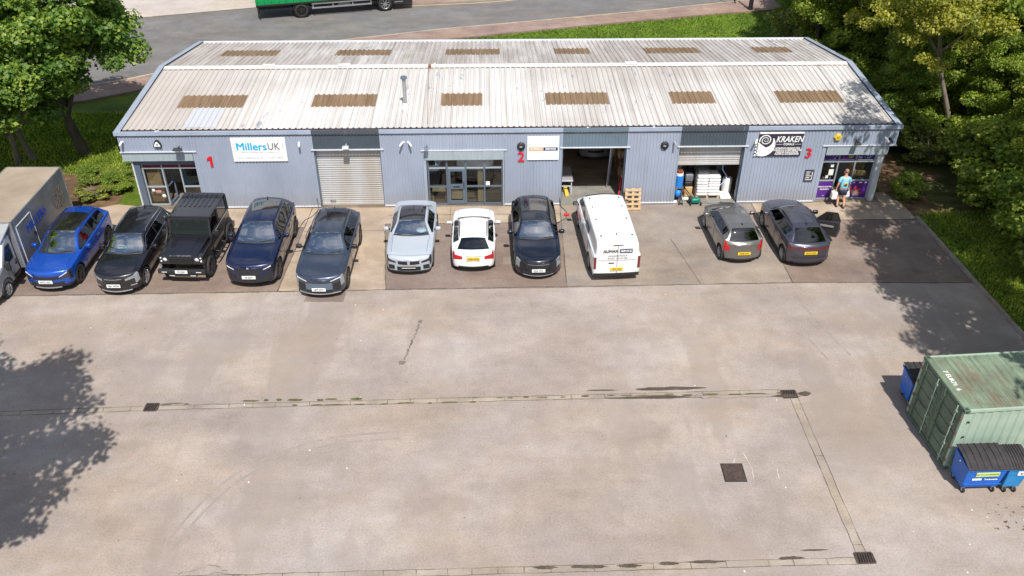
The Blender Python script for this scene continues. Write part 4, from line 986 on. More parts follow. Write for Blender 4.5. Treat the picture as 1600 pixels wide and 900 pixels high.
    def cls(i, k):      # i,k in control units (cell centre)
        if i_ws < i < 5 and k > 8: return 1
        if not van and i_rr < i < i_tb and k > 8: return 2
        if 5 < k < 6 and i_ws+.25 < i < (i_rr if not P.get('van') else ipil[0]):
            for a in ipil:
                if a < i < a+1: return 9 if P.get('bpillar_black', True) else 0
            return 3
        if P.get('quarter') and 5 < k < 6 and i_rr < i < i_rr+.55: return 3
        if 5 < i < i_rr and k > 8 and P.get('roofglass'):
            a, b = P['roofglass']
            yy = np.interp(i, range(len(st)), [s_[0] for s_ in st])
            if a < yy < b: return 7
        hl = P.get('hl')
        if hl and hl[0] < i < hl[1] and hl[2] < k < hl[3]: return 4
        tl = P.get('tl'); e = len(st)-1
        if tl and e-tl[1] < i < e-tl[0] and tl[2] < k < tl[3]: return 5
        if P.get('clad') and 0 < k < 2.35: return 6
        return 0
    for i in range(ni-1):
        for j in range(n):
            kk = j if j < nk-1 else n-1-j
            F.append((i*n+j, i*n+(j+1) % n, (i+1)*n+(j+1) % n, (i+1)*n+j)); MI.append(cls((i+.5)/NI, (kk+.5)/NK))
    # caps as ladders left-right with rows
    def cap(i, flip, front):
        M_ = 8; base = len(V); rowsv = []
        for k in range(nk):
            p = full[i][k]; x = p[0]; r_ = []
            bu = st[0][5] if front else (st[-1][5])
            xw = st[0][1]*W/2 if front else st[-1][1]*W/2
            for m_ in range(M_+1):
                if k in (0, nk-1): r_.append(i*n+k) ; continue
                xx = x*(1-2*m_/M_)
                if m_ == 0: r_.append(i*n+k)
                elif m_ == M_: r_.append(i*n+(n-k))
                else:
                    yb = p[1]
                    # remove own bulge, add bulge at xx
                    y = yb-bu*(x/xw)**2+bu*(xx/xw)**2
                    V.append((xx, y, p[2])); r_.append(len(V)-1)
            rowsv.append(r_)
        tl = P.get('tlcap')
        for k in range(nk-1):
            for m_ in range(M_):
                f = [rowsv[k][m_], rowsv[k][m_+1], rowsv[k+1][m_+1], rowsv[k+1][m_]]
                f = [v for q, v in enumerate(f) if v not in f[:q]]
                if len(f) < 3: continue
                if flip: f = f[::-1]
                F.append(tuple(f)); MI.append(6 if (P.get('clad') and (k+.5)/NK < 2.35) else 0)
    cap(0, False, True); cap(ni-1, True, False)
    me = bpy.data.meshes.new('tmp'); me.from_pydata(V, [], F)
    for _ in names: me.materials.append(M['black'])
    me.polygons.foreach_set('material_index', MI); me.update()
    bm = bmesh.new(); bm.from_mesh(me); bmesh.ops.remove_doubles(bm, verts=bm.verts, dist=1e-4); bmesh.ops.recalc_face_normals(bm, faces=bm.faces); bm.to_mesh(me); bm.free()
    ob = bpy.data.objects.new('tmp', me); col.objects.link(ob)
    # wheel arches
    wr = P['wr']; wy = [ylo+P['fo'], ylo+P['fo']+P['wb']]
    mc = MB()
    for y in wy:
        for s in (-1, 1): mc.cyl((s*(W/2-.30), y, wr+.005), (s*(W/2+.2), y, wr+.005), wr+.055, n=28)
    cut = mc.build('cut', 'black', recalc=True); cut.data.materials.clear()
    for _ in names: cut.data.materials.append(M['black'])
    for p in cut.data.polygons: p.material_index = 8; p.use_smooth = False
    bo = ob.modifiers.new('b', 'BOOLEAN'); bo.object = cut; bo.operation = 'DIFFERENCE'; bo.solver = 'EXACT'
    dg = bpy.context.evaluated_depsgraph_get(); me2 = bpy.data.meshes.new_from_object(ob.evaluated_get(dg))
    bpy.data.objects.remove(ob); bpy.data.objects.remove(cut)
    root = thing(name, label, cat, (0, 0, 0), 0, group)
    vv = [v.co[:] for v in me2.vertices]; byp = {}
    for p in me2.polygons:
        mi = p.material_index; c = p.center
        key = (mi, (1 if c.x > 0 else -1) if mi in (3, 4, 5) else 0)
        if mi == 9: key = (9, 0)
        byp.setdefault(key, []).append(tuple(p.vertices))
    bodyob = None
    pm = P['paint']
    mats = {0: pm, 1: 'windscreen', 2: 'car_glass', 3: 'car_glass', 4: P.get('hlm', 'lamp_grey'), 5: P.get('tlm', 'lamp_red'), 6: 'black', 7: 'glassroof', 8: 'black', 9: 'black', 10: pm}
    for key in sorted(byp):
        fs = byp[key]; used = sorted({v for f in fs for v in f}); mp = {v: q for q, v in enumerate(used)}
        mb = MB(); mb.add([vv[v] for v in used], [tuple(mp[v] for v in f) for f in fs], 0, key[0] != 8)
        if key[0] == 3: nm = 'side_glass'
        else: nm = names[key[0]]
        o = mb.build(nm, mats[key[0]], root)
        if key[0] == 0: bodyob = o
    def yb(x, bu, xw): return ylo+bu*(x/xw)**2
    # wheels
    st_, rm = P.get('rim', ('five', 'alloy'))
    tw = P.get('tw', .24)
    for y in wy:
        for s in (-1, 1): wheel(root, s*(W/2-tw/2-.012), y, wr, tw, st_, rm, s)
    if P.get('flare'):
        for y in wy:
            for s in (-1, 1):
                pts = [(s*(W/2+.004), y+(wr+.075)*math.cos(a), wr+(wr+.075)*math.sin(a)) for a in [R(-12+i*12) for i in range(18)]]
                MB().tube(pts, .03, 6).build('wheel_arch_trim', 'black', root)
    # interior
    fy = ylo+cowl
    mb = MB().box(-.83*W/2, .83*W/2, fy+.1, ylo+min(rr+.3, Lh-.3), low+.12, low+.2)
    mb.rbox(-.84*W/2, .84*W/2, fy+.22, fy+.62, b0-.28, b0-.06, .06)
    mb.box(-.86*W/2, .86*W/2, ylo+rr-.0, ylo+Lh-.35, b1-.35, b1-.2)
    mb.build('interior', 'dash', root)
    sm = P.get('seat', 'seat')
    for sx in (-.37, .37):
        y0 = ylo+(rf+.52); mb = MB().rbox(sx-.25, sx+.25, y0-.45, y0+.1, low+.2, low+.42, .06); 
        mb.rbox(sx-.25, sx+.25, y0+.06, y0+.22, low+.35, H-.42, .07); mb.rbox(sx-.13, sx+.13, y0+.1, y0+.2, H-.42, H-.23, .05); mb.build('seat', sm, root)
    if not van:
        y0 = ylo+min(rf+1.5, rr-.15); mb = MB().rbox(-.62, .62, y0-.4, y0+.08, low+.2, low+.42, .06); mb.rbox(-.62, .62, y0+.02, y0+.2, low+.4, H-.48, .07); mb.build('rear_seat', sm, root)
    mb = MB(); pts = [(-.37+.18*math.cos(a), fy+.72-.06*math.sin(a), b0-.12+.16*math.sin(a)) for a in [2*math.pi*i/16 for i in range(17)]]
    mb.tube(pts, .018, 6).bar((-.37-.17, fy+.72, b0-.12), (-.37+.17, fy+.72, b0-.12), .05, .02).build('steering_wheel', P.get('steer', 'black'), root)
    # mirrors, handles, wipers
    for s in (-1, 1):
        my = ylo+cowl+.52; mb = MB().rbox(s*(W/2+.125)-.11, s*(W/2+.125)+.11, my-.07, my+.08, b0+.0, b0+.16, .05); m_ = mb.build('wing_mirror', P.get('mirror', pm), root)
        MB().bar((s*(W/2-.04), my+.03, b0+.03), (s*(W/2+.1), my+.02, b0+.05), .07, .04).build('mirror_arm', 'black', m_)
        MB().box(s*(W/2+.125)-.085, s*(W/2+.125)+.085, my+.08, my+.086, b0+.03, b0+.13).build('mirror_glass', 'chrome', m_)
        hs = [ylo+rf+.85] + ([ylo+min(rf+1.75, rr+.1)] if len(pil) > 1 else [])
        for hy in hs:
            if hy < ylo+Lh-.7: MB().rbox(s*(W/2-.005)-.016, s*(W/2-.005)+.016, hy-.1, hy+.1, b0-.13, b0-.1, .01).build('door_handle', P.get('handle', pm), root)
        # shut lines
        for yv in [cowl+.40]+list(pil)+([min(rr+.1, P['fo']+P['wb']-wr-.02)] if len(pil) > 1 else []):
            if yv > P['fo']+P['wb']-wr-.03: continue
            ii = int(round(np.interp(yv, [q[0] for q in st], range(len(st)))*NI))
            pts = [(s*(A[ii][kk][0]+.001), yv+ylo, A[ii][kk][2]) for kk in range(int(2.0*NK), 5*NK+1)]
            MB().tube(pts, .007, 5).build('door_gap', 'black', root)
        pts = [(s*(A[ii2][int(3.7*NK)][0]+.003), A[ii2][int(3.7*NK)][1]+ylo, A[ii2][int(3.7*NK)][2]) for ii2 in range(int(2.6*NI), (len(st)-2)*NI, 2)]
        MB().tube(pts, .006, 5).build('body_crease', pm, root)
    mb = MB()
    for x0, x1 in ((-.55, .0), (.12, .62)): mb.bar((x0, fy+.02+.2*(x0/.9)**2, hz1+.03), (x1, fy+.13, hz1+.055), .018, .012)
    if P.get('wipers', True): mb.build('wiper', 'black', root)
    ii = i_ws*NI; row = A[ii]; pts = [(sg*row[kk][0], row[kk][1]+ylo-.015, row[kk][2]+.006) for sg, rg in ((-1, range(int(8.0*NK), nk)), (1, range(nk-2, int(8.0*NK)-1, -1))) for kk in rg]
    MB().tube(pts, .03, 6).build('cowl_panel', 'black', root)
    ii = 5*NI; row = A[ii]; pts = [(sg*row[kk][0], row[kk][1]+ylo, row[kk][2]+.0) for sg, rg in ((-1, range(int(8.0*NK), nk)), (1, range(nk-2, int(8.0*NK)-1, -1))) for kk in rg]
    MB().tube(pts, .014, 6).build('windscreen_seal', 'black', root)
    if P.get('bonnet_lines', True):   # bonnet front shut line
        ii = int(1.6*NI); row = A[ii]; pts = [(sg*row[kk][0], row[kk][1]+ylo, row[kk][2]+.001) for sg, rg in ((-1, range(int(5*NK), nk)), (1, range(nk-2, int(5*NK)-1, -1))) for kk in rg]
        MB().tube(pts, .005, 5).build('bonnet_gap', 'black', root)
    # bonnet lines
    if P.get('bonnet_lines', True):
        for s in (-1, 1):
            mb = MB(); pts = []
            for q in range(9):
                f = q/8; y = .35+(cowl-.35)*f; 
                ii = np.interp(y, [s_[0] for s_ in st], range(len(st)))*NI; row = A[int(round(ii))]; kx_ = int(round((7.9-.1*f)*NK)); p = row[kx_]
                pts.append((s*p[0], p[1]+ylo, p[2]+.001))
            mb.tube(pts, .006, 5).build('bonnet_gap', 'black', root)
    if P.get('rails'):
        for s in (-1, 1):
            gx = rw*W/2+.02; mb = MB(); zz = H-.02
            mb.tube([(s*gx, ylo+rf+.25, zz-.07), (s*gx, ylo+rf+.33, zz-.01), (s*gx, ylo+(rf+rr)/2, zz+.015), (s*gx*.98, ylo+rr-.2, zz-.03), (s*gx*.98, ylo+rr-.08, zz-.1)], .018, 6).build('roof_rail', P['rails'], root)
    if P.get('chrome_line'):
        for s in (-1, 1):
            pts = []; pt2 = []
            for yv in np.linspace(cowl+.35, rr-.02, 9):
                ii = int(round(np.interp(yv, [s_[0] for s_ in st], range(len(st)))*NI)); a_ = A[ii][int(6.15*NK)]; b_ = A[ii][5*NK]
                pts.append((s*(a_[0]+.006), a_[1]+ylo, a_[2])); pt2.append((s*(b_[0]+.008), b_[1]+ylo, b_[2]))
            MB().tube(pts+pt2[::-1]+[pts[0]], .011, 5).build('window_trim', 'chrome', root)
    MB().prism([(-.012, ylo+rr-.32, H-.03), (-.012, ylo+rr-.12, H-.035), (-.012, ylo+rr-.13, H+.07)], (.024, 0, 0)).build('aerial', 'black' if P.get('fin', 1) else pm, root, recalc=True)
    # front pieces follow the nose curve
    xw = st[0][1]*W/2
    def strip_front(nm, x0, x1, za, zb, m, off=.012, mirror=False, root_=root, th=.02, front=True):
        for sg in ((1, -1) if mirror else (1,)):
            mb = MB(); N = 10; vs = []
            for q in range(N+1):
                x = x0+(x1-x0)*q/N; fa = za(q/N) if callable(za) else za; fb = zb(q/N) if callable(zb) else zb
                if front: y = ylo+st[0][5]*(min(abs(x)/xw, 1.05))**2-off
                else: y = ylo+Lh+st[-1][5]*(min(abs(x)/(st[-1][1]*W/2), 1.05))**2+off
                vs += [(sg*x, y, fa), (sg*x, y, fb), (sg*x, y+(th if front else -th), fa), (sg*x, y+(th if front else -th), fb)]
            fs = []
            for q in range(N):
                o = 4*q; fs += [(o, o+4, o+5, o+1), (o+2, o+3, o+7, o+6), (o, o+2, o+6, o+4), (o+1, o+5, o+7, o+3)]
            fs += [(0, 1, 3, 2), (4*N, 4*N+2, 4*N+3, 4*N+1)]
            mb.add(vs, fs); mb.build(nm, m, root_, recalc=True)
    root['_'] = 0; del root['_']
    for nm, x0, x1, za, zb, m, mir in P.get('front', []): strip_front(nm, x0, x1, za, zb, m, mirror=mir)
    for nm, x0, x1, za, zb, m, mir in P.get('rear', []): strip_front(nm, x0, x1, za, zb, m, mirror=mir, front=False)
    if P.get('fplate'): numplate(root, ylo-.045, P.get('fpz', .45), P['fplate'], 'plate_w', -1)
    if P.get('rplate'): numplate(root, ylo+Lh+.03, P.get('rpz', .75), P['rplate'], 'plate_y', 1)
    root['_ylo'] = ylo; del root['_ylo']
    return root
M['glassroof'] = mat('glass_roof', (.012, .011, .013), .08, coat=1)
def place(root, x, yc_front, rz, P, facing=1, s=(1, 1, 1)):
    """facing 1: nose towards the camera (-Y); -1: tail towards the camera; yc_front: y of the end nearest the camera"""
    root.rotation_euler = (0, 0, rz if facing == 1 else rz+math.pi)
    d = Vector((0, 1, 0)); d.rotate(Matrix.Rotation(rz, 3, 'Z'))
    root.scale = s; yc_front -= .25
    root.location = (x+d.x*P['L']*s[1]/2, yc_front+d.y*P['L']*s[1]/2, 0)
lin = lambda a, b: (lambda t: a+(b-a)*t)

P_blue = dict(L=4.4, W=1.86, H=1.56, hz0=.92, hz1=1.05, b0=1.0, b1=1.12, cowl=1.12, rf=1.95, rr=3.85, tb=4.24, tz=1.15, pillars=[2.7, 3.45-.25], wr=.36, fo=.86, wb=2.7, low=.26,
    paint=paint('blue_metallic_paint', (.005, .07, .42), .4, .3), roofglass=(1.98, 3.4), clad=1, rim=('five', 'alloy_dark'), rails='black', hl=(.1, 1.8, 3.1, 4.9), hlm='lamp_dark', nose=.2, n0=.84, tlm='lamp_dred', tl=(0, 1, 3, 4), handle='chrome',
    front=[('grille', -.6, .6, .62, .74, 'black', False), ('lower_grille', -.62, .62, .36, .5, 'black', False), ('skid_plate', -.5, .5, .27, .31, 'galv', False), ('running_light', .5, .79, lin(.69, .83), lin(.715, .87), 'lamp_white', True), ('lamp_unit', .56, .8, lin(.62, .66), lin(.70, .82), 'lamp_dark', True)], fplate='MV73 UGC', fpz=.56)
c = car('parked_car', 'bright blue car with black glass roof next to the silver box truck', P_blue); place(c, 3.3, -6.42, -.03, P_blue, 1, (1.02, 1.08, 1.08))

P_est = dict(L=4.55, W=1.86, H=1.5, hz0=.86, hz1=.99, b0=.95, b1=1.02, cowl=1.3, rf=2.0, rr=4.12, tb=4.42, tz=1.04, pillars=[2.75, 3.5], wr=.35, fo=.88, wb=2.8, low=.24, rw=.64,
    paint=paint('black_pearl_paint', (.008, .007, .012), .2, .3), clad=1, rim=('five', 'alloy'), rails='chrome', chrome_line=1, hl=(.1, 1.8, 3.1, 4.9), nose=.24, n0=.8, tl=(0, 1.4, 3.6, 7), steer='offwhite', quarter=0, seat='seat_tan',
    front=[('grille', -.3, .3, .6, .74, 'black', False), ('grille_surround', -.33, .33, .745, .765, 'chrome', False), ('lower_grille', -.5, .5, .34, .46, 'black', False), ('skid_plate', -.6, .6, .24, .28, 'galv', False), ('fog_surround', .58, .8, .42, .45, 'galv', True), ('headlight', .44, .74, lin(.66, .7), lin(.74, .8), 'lamp_grey', True)], fplate='YB61 WMW', fpz=.52)
c = car('parked_car', 'black estate car with silver roof rails, between blue car and off-roader', P_est); place(c, 6.0, -6.7, -.02, P_est, 1, (1, 1.09, 1.1))

P_x5 = dict(L=4.62, W=1.98, H=1.64, hz0=.98, hz1=1.12, b0=1.08, b1=1.14, cowl=1.35, rf=2.1, rr=4.0, tb=4.45, tz=1.2, pillars=[2.8, 3.5], wr=.385, fo=.86, wb=2.95, low=.26,
    paint=paint('navy_metallic_paint', (.006, .012, .05), .4, .28), roofglass=(2.95, 3.62), rim=('five', 'alloy_dark'), hl=(.1, 1.8, 3.1, 4.9), hlm='lamp_dark', nose=.2, n0=.84, tl=(0, 1, 3.6, 5),
    front=[('grille', -.42, -.03, .62, .84, 'black', False), ('grille', .03, .42, .62, .84, 'black', False), ('lower_grille', -.7, .7, .32, .46, 'black', False), ('side_intake', .55, .82, .4, .6, 'black', True), ('running_light', .56, .84, lin(.8, .88), lin(.825, .92), 'lamp_white', True), ('badge', -.04, .04, .88, .94, 'chrome', False)], fplate='F8 SDM', fpz=.56)
c = car('parked_car', 'dark navy SUV with glass roof panel, right of the boxy off-roader', P_x5); place(c, 11.12, -6.3, -.02, P_x5, 1, (1.02, 1.09, 1.12))

P_q6 = dict(L=4.85, W=1.94, H=1.55, hz0=.9, hz1=1.04, b0=1.0, b1=1.07, cowl=1.45, rf=2.25, rr=4.2, tb=4.68, tz=1.12, pillars=[3.0, 3.75], wr=.38, fo=.9, wb=3.1, low=.25,
    paint=paint('slate_blue_metallic_paint', (.045, .06, .095), .5, .3), roofglass=(3.05, 3.75), rim=('multi', 'alloy_dark'), rails='black', hl=(.1, 1.8, 3.1, 4.9), hlm='lamp_grey', nose=.22, n0=.82, mirror='black', tl=(0, 1, 3.6, 5),
    front=[('grille', -.5, .5, .42, .68, 'frame', False), ('side_intake', .55, .8, .34, .66, 'black', True), ('lower_grille', -.5, .5, .30, .4, 'black', False), ('running_light', .45, .82, lin(.745, .84), lin(.77, .875), 'lamp_white', True), ('front_lip', -.78, .78, .235, .275, 'galv', False)], fplate='LB75 NYC', fpz=.47)
c = car('parked_car', 'slate blue-grey SUV with a charging cable, in front of the closed roller shutter', P_q6); place(c, 13.95, -7.05, -.035, P_q6, 1, (1.02, 1.05, 1.1))

P_m2 = dict(L=4.4, W=1.86, H=1.33, hz0=.8, hz1=.93, b0=.88, b1=.94, cowl=1.45, rf=2.1, rr=3.2, tb=3.85, tz=.97, boot=4.2, pillars=[2.85], wr=.34, fo=.85, wb=2.72, low=.2, rw=.6, rdrop=.04,
    paint=paint('pale_blue_grey_paint', (.38, .42, .475), .1, .35), roofglass=(2.1, 3.2), rim=('multi', 'alloy_dark'), hl=(.1, 1.8, 3.1, 4.9), hlm='lamp_dark', nose=.16, n0=.86, tl=(0, 1, 3.6, 5),
    front=[('headlight', .5, .8, lin(.58, .62), lin(.64, .74), 'lamp_dark', True), ('grille', -.42, -.05, .54, .67, 'black', False), ('grille', .05, .42, .54, .67, 'black', False), ('lower_grille', -.46, .46, .27, .43, 'black', False), ('side_intake', .56, .8, .3, .48, 'black', True), ('front_lip', -.7, .7, .19, .225, 'black', False)], fplate='', fpz=.46)
c = car('parked_car', 'pale blue-grey coupe with a dark roof, left of the white hatchback', P_m2); place(c, 17.3, -5.48, -.015, P_m2, 1, (1.03, 1.05, 1.07))
MB().box(-.27, .27, -2.262, -2.235, .41, .53).build('plate_holder', 'iron_dark', c)
for z in (.41, .51): MB().box(-.27, .27, -2.27, -2.262, z, z+.02).build('plate_holder_strip', 'offwhite', c)
MB().lathe([(0, 0), (.2, 0), (.2, .01), (0, .01)], (.32, 0, 0), 'z', 16).build('paper_on_dashboard', 'white', c).location = (.05, -.25, .9)

P_ac = dict(L=4.05, W=1.76, H=1.36, hz0=.84, hz1=.96, b0=.92, b1=1.0, cowl=1.15, rf=1.8, rr=3.36, tb=3.84, tz=1.0, pillars=[2.45, 3.05], wr=.33, fo=.8, wb=2.6, low=.22, tail=.16,
    paint=paint('white_car_paint', (.78, .77, .76), 0, .3), rim=('five', 'alloy'), hl=(.3, 1.3, 3.7, 4.9), nose=.2, rails='black', tl=(.0, 1.25, 3.05, 4.7),
    rear=[('tail_light', .44, .76, lin(.68, .64), lin(.80, .86), 'lamp_red', True), ('boot_trim', -.3, .3, .82, .84, 'chrome', False), ('lower_bumper', -.6, .6, .3, .36, 'black', False)], fplate='', rplate='HG64 XDN', rpz=.73)
c = car('parked_car', 'white hatchback parked nose-in before the middle shopfront', P_ac); place(c, 19.9, -5.36, 0, P_ac, -1, (1.02, 1, 1.02))

P_bk = dict(L=4.55, W=1.86, H=1.48, hz0=.86, hz1=1.0, b0=.96, b1=1.03, cowl=1.35, rf=2.0, rr=4.05, tb=4.42, tz=1.06, pillars=[2.75, 3.5], wr=.35, fo=.86, wb=2.85, low=.22, rw=.63,
    paint=paint('black_blue_paint', (.006, .009, .02), .3, .25), roofglass=(2.55, 3.2), rim=('five', 'alloy_dark'), rails='black', hl=(.1, 1.8, 3.1, 4.9), hlm='lamp_grey', nose=.26, n0=.78, tl=(0, 1, 3.6, 5),
    front=[('grille', -.42, .42, .52, .7, 'iron_dark', False), ('grille_surround', -.42, .42, .705, .72, 'chrome', False), ('lower_grille', -.6, .6, .3, .42, 'black', False), ('front_lip', -.6, .6, .23, .25, 'galv', False)], fplate='KJ22 OVA', fpz=.5)
c = car('parked_car', 'black car facing the yard between the white hatchback and the white van', P_bk); place(c, 22.5, -5.95, .01, P_bk, 1, (1.02, 1.08, 1.08))

P_co = dict(L=3.75, W=1.7, H=1.46, hz0=.86, hz1=1.0, b0=.96, b1=1.04, cowl=.9, rf=1.6, rr=3.2, tb=3.58, tz=1.0, pillars=[2.2, 2.85], wr=.315, fo=.72, wb=2.45, low=.2, tail=.2,
    paint=paint('grey_metallic_paint', (.19, .185, .18), .6, .32), rim=('multi', 'galv'), hl=(.3, 1.3, 3.7, 4.9), nose=.26, n0=.78, tl=(.0, 1.35, 3.1, 5.6),
    rear=[('tail_light', .58, .76, .62, .86, 'lamp_red', True), ('lower_bumper', -.5, .5, .24, .3, 'black', False)], rplate='YK58 OTU', rpz=.56)
c = car('parked_car', 'mid grey small hatchback with red tail lights, before the half-open shutter', P_co); place(c, 30.98, -4.95, .045, P_co, -1, (1.02, 1.03, 1.04))

P_sv = dict(L=4.1, W=1.84, H=1.5, hz0=.88, hz1=1.02, b0=.98, b1=1.07, cowl=1.0, rf=1.7, rr=3.35, tb=3.9, tz=1.06, pillars=[2.4, 3.0], wr=.34, fo=.8, wb=2.65, low=.22, tail=.16,
    paint=paint('purple_grey_metallic_paint', (.075, .075, .1), .6, .3), rim=('five', 'galv'), hl=(.3, 1.3, 3.7, 4.9), nose=.2, rails='black', tl=(.0, 1.2, 3.35, 4.3), tlm='lamp_dred', chrome_line=0,
    rear=[('light_bar', -.78, .78, .86, .93, 'lamp_dred', False), ('bumper_crease', -.7, .7, .5, .52, 'black', False), ('lower_bumper', -.6, .6, .26, .32, 'black', False)], rplate='DU74 KHT', rpz=.74)
sv = car('parked_car', 'dark purple-grey SUV with its right-hand door wide open', P_sv); place(sv, 33.6, -5.28, .035, P_sv, -1, (1.02, 1.05, 1.05))
# the open door (car faces away: its right side is -x in car coordinates)
hx, hy = -.9, -.15
door = thing('tmp', '', '', (0, 0, 0)); bpy.data.objects.remove(door)
dv = Vector((-1, .42, 0)).normalized(); nv = Vector((dv.y, -dv.x, 0))
mb = MB(); c0 = Vector((hx, hy, 0))
prof = [(0, .3), (1.0, .3), (1.08, .7), (1.02, 1.0), (0, .95)]
mb.prism([c0+dv*a+Vector((0, 0, z)) for a, z in prof], nv*.07); o = mb.build('open_door', P_sv['paint'], sv, recalc=True)
mb = MB(); prof = [(.05, .36), (.95, .36), (1.0, .7), (.96, .96), (.05, .92)]
for s in (-.006, .071): mb.prism([c0+nv*s+dv*a+Vector((0, 0, z)) for a, z in prof], nv*.006)
mb.build('door_card', 'black', o, recalc=True)
mb = MB(); fr_ = [(0.03, .95), (.42, 1.36), (.85, 1.38), (1.02, 1.02)]
for a, b in zip(fr_[:-1], fr_[1:]): mb.bar(c0+nv*.035+dv*a[0]+Vector((0, 0, a[1])), c0+nv*.035+dv*b[0]+Vector((0, 0, b[1])), .05)
mb.build('window_frame', 'black', o)
MB().prism([c0+nv*.03+dv*a+Vector((0, 0, z)) for a, z in fr_], nv*.008).build('window_pane', 'car_glass', o, recalc=True)
MB().obox(c0+nv*.095+dv*.5+Vector((0, 0, .78)), dv, nv, (0, 0, 1), .3, .03, .03).obox(c0-nv*.03+dv*.5+Vector((0, 0, .72)), dv, nv, (0, 0, 1), .32, .03, .025).build('armrest', 'galv', o)

P_van = dict(L=5.35, W=1.96, H=1.86, hz0=1.05, hz1=1.24, b0=1.18, b1=1.2, cowl=.62, rf=1.5, rr=5.0, tb=5.3, tz=1.2, pillars=[2.45], wr=.35, fo=.95, wb=3.35, low=.26, rw=.80, van=True, zw=.6, tw=.22,
    paint=paint('white_van_paint', (.68, .685, .7), 0, .35), rim=('steel', 'galv'), hl=(.3, 1.3, 3.6, 4.8), nose=.25, n0=.8, bonnet_lines=False, mirror='black', fin=1, rdrop=.03,
    rear=[('rear_bumper', -.92, .92, .28, .42, 'iron_dark', False), ('tail_light', .83, .93, .62, 1.15, 'lamp_dred', True), ('door_gap', -.006, .006, .42, 1.68, 'black', False), ('door_crease', -.75, .75, 1.0, 1.015, 'galv', False), ('brake_light', -.2, .2, 1.665, 1.70, 'lamp_dred', False), ('handle_plate', .12, .34, .86, .9, 'black', False)], rplate='YE73 WHL', rpz=.62)
van = car('parked_van', 'white panel van parked nose-in before the open workshop', P_van, 'vans and trucks in the yard', 'van'); place(van, 25.6, -6.05, .05, P_van, -1, (1.0, 1.0, 1.03))
yl = -P_van['L']/2; mb = MB()
text_mb(mb, 'AUMAX', .17, lambda x, y, d: (.28-x, -yl+.02+d*.3, 1.42+y), bold=.004)
text_mb(mb, 'www.aumaxservice.co.uk', .075, lambda x, y, d: (-x, -yl+.02+d*.3, 1.22+y)); text_mb(mb, 'M25 5DX    0161 817 1990', .07, lambda x, y, d: (-x, -yl+.02+d*.3, 1.1+y))
mb.build('door_lettering', 'ink', van); mb = MB()
for z in (.55, .82): mb.box(.978, .985, -1.3, 1.3, z, z+.03)
mb.build('side_moulding', 'trim', van)
MB().box(.955, .966, -.1, 1.9, 1.09, 1.11).build('sliding_door_rail', 'iron_dark', van)
MB().box(.972, .984, .0, .012, .45, 1.15).build('door_gap', 'black', van)
MB().box(.972, .984, 1.3, 1.312, .75, 1.15).build('door_gap', 'black', van)
lb = MB().box(-.58, -.08, -yl, -yl+.02, 1.34, 1.5).build('lettering_block', mat('navy_block', (.03, .03, .09), .5), van)
mb = MB(); text_mb(mb, 'SERVICE', .12, lambda x, y, d: (-.33-x, -yl+.023+d*.3, 1.42+y), bold=.004); mb.build('block_lettering', 'white', lb)
lb = MB().box(.905, .915, .2, 1.0, 1.24, 1.5).build('side_lettering_block', bpy.data.materials['navy_block'], van); mb = MB()
text_mb(mb, 'SERVICE', .18, lambda x, y, d: (.918+d*.3, .6+x, 1.37+y)); mb.build('block_lettering', 'white', lb)
mb = MB(); text_mb(mb, 'AUMAX', .2, lambda x, y, d: (.912+d*.3, -.28+x, 1.37+y), bold=.003); mb.build('side_lettering', 'ink', van)
for x in (-.62, .62):
    for y in (-.85, -.1, .9, 2.2): MB().lathe([(0, .0), (.035, 0), (.035, .02), (0, .02)], (x, y, 1.84+.0), 'z', 8).build('roof_fixing', 'black', van)

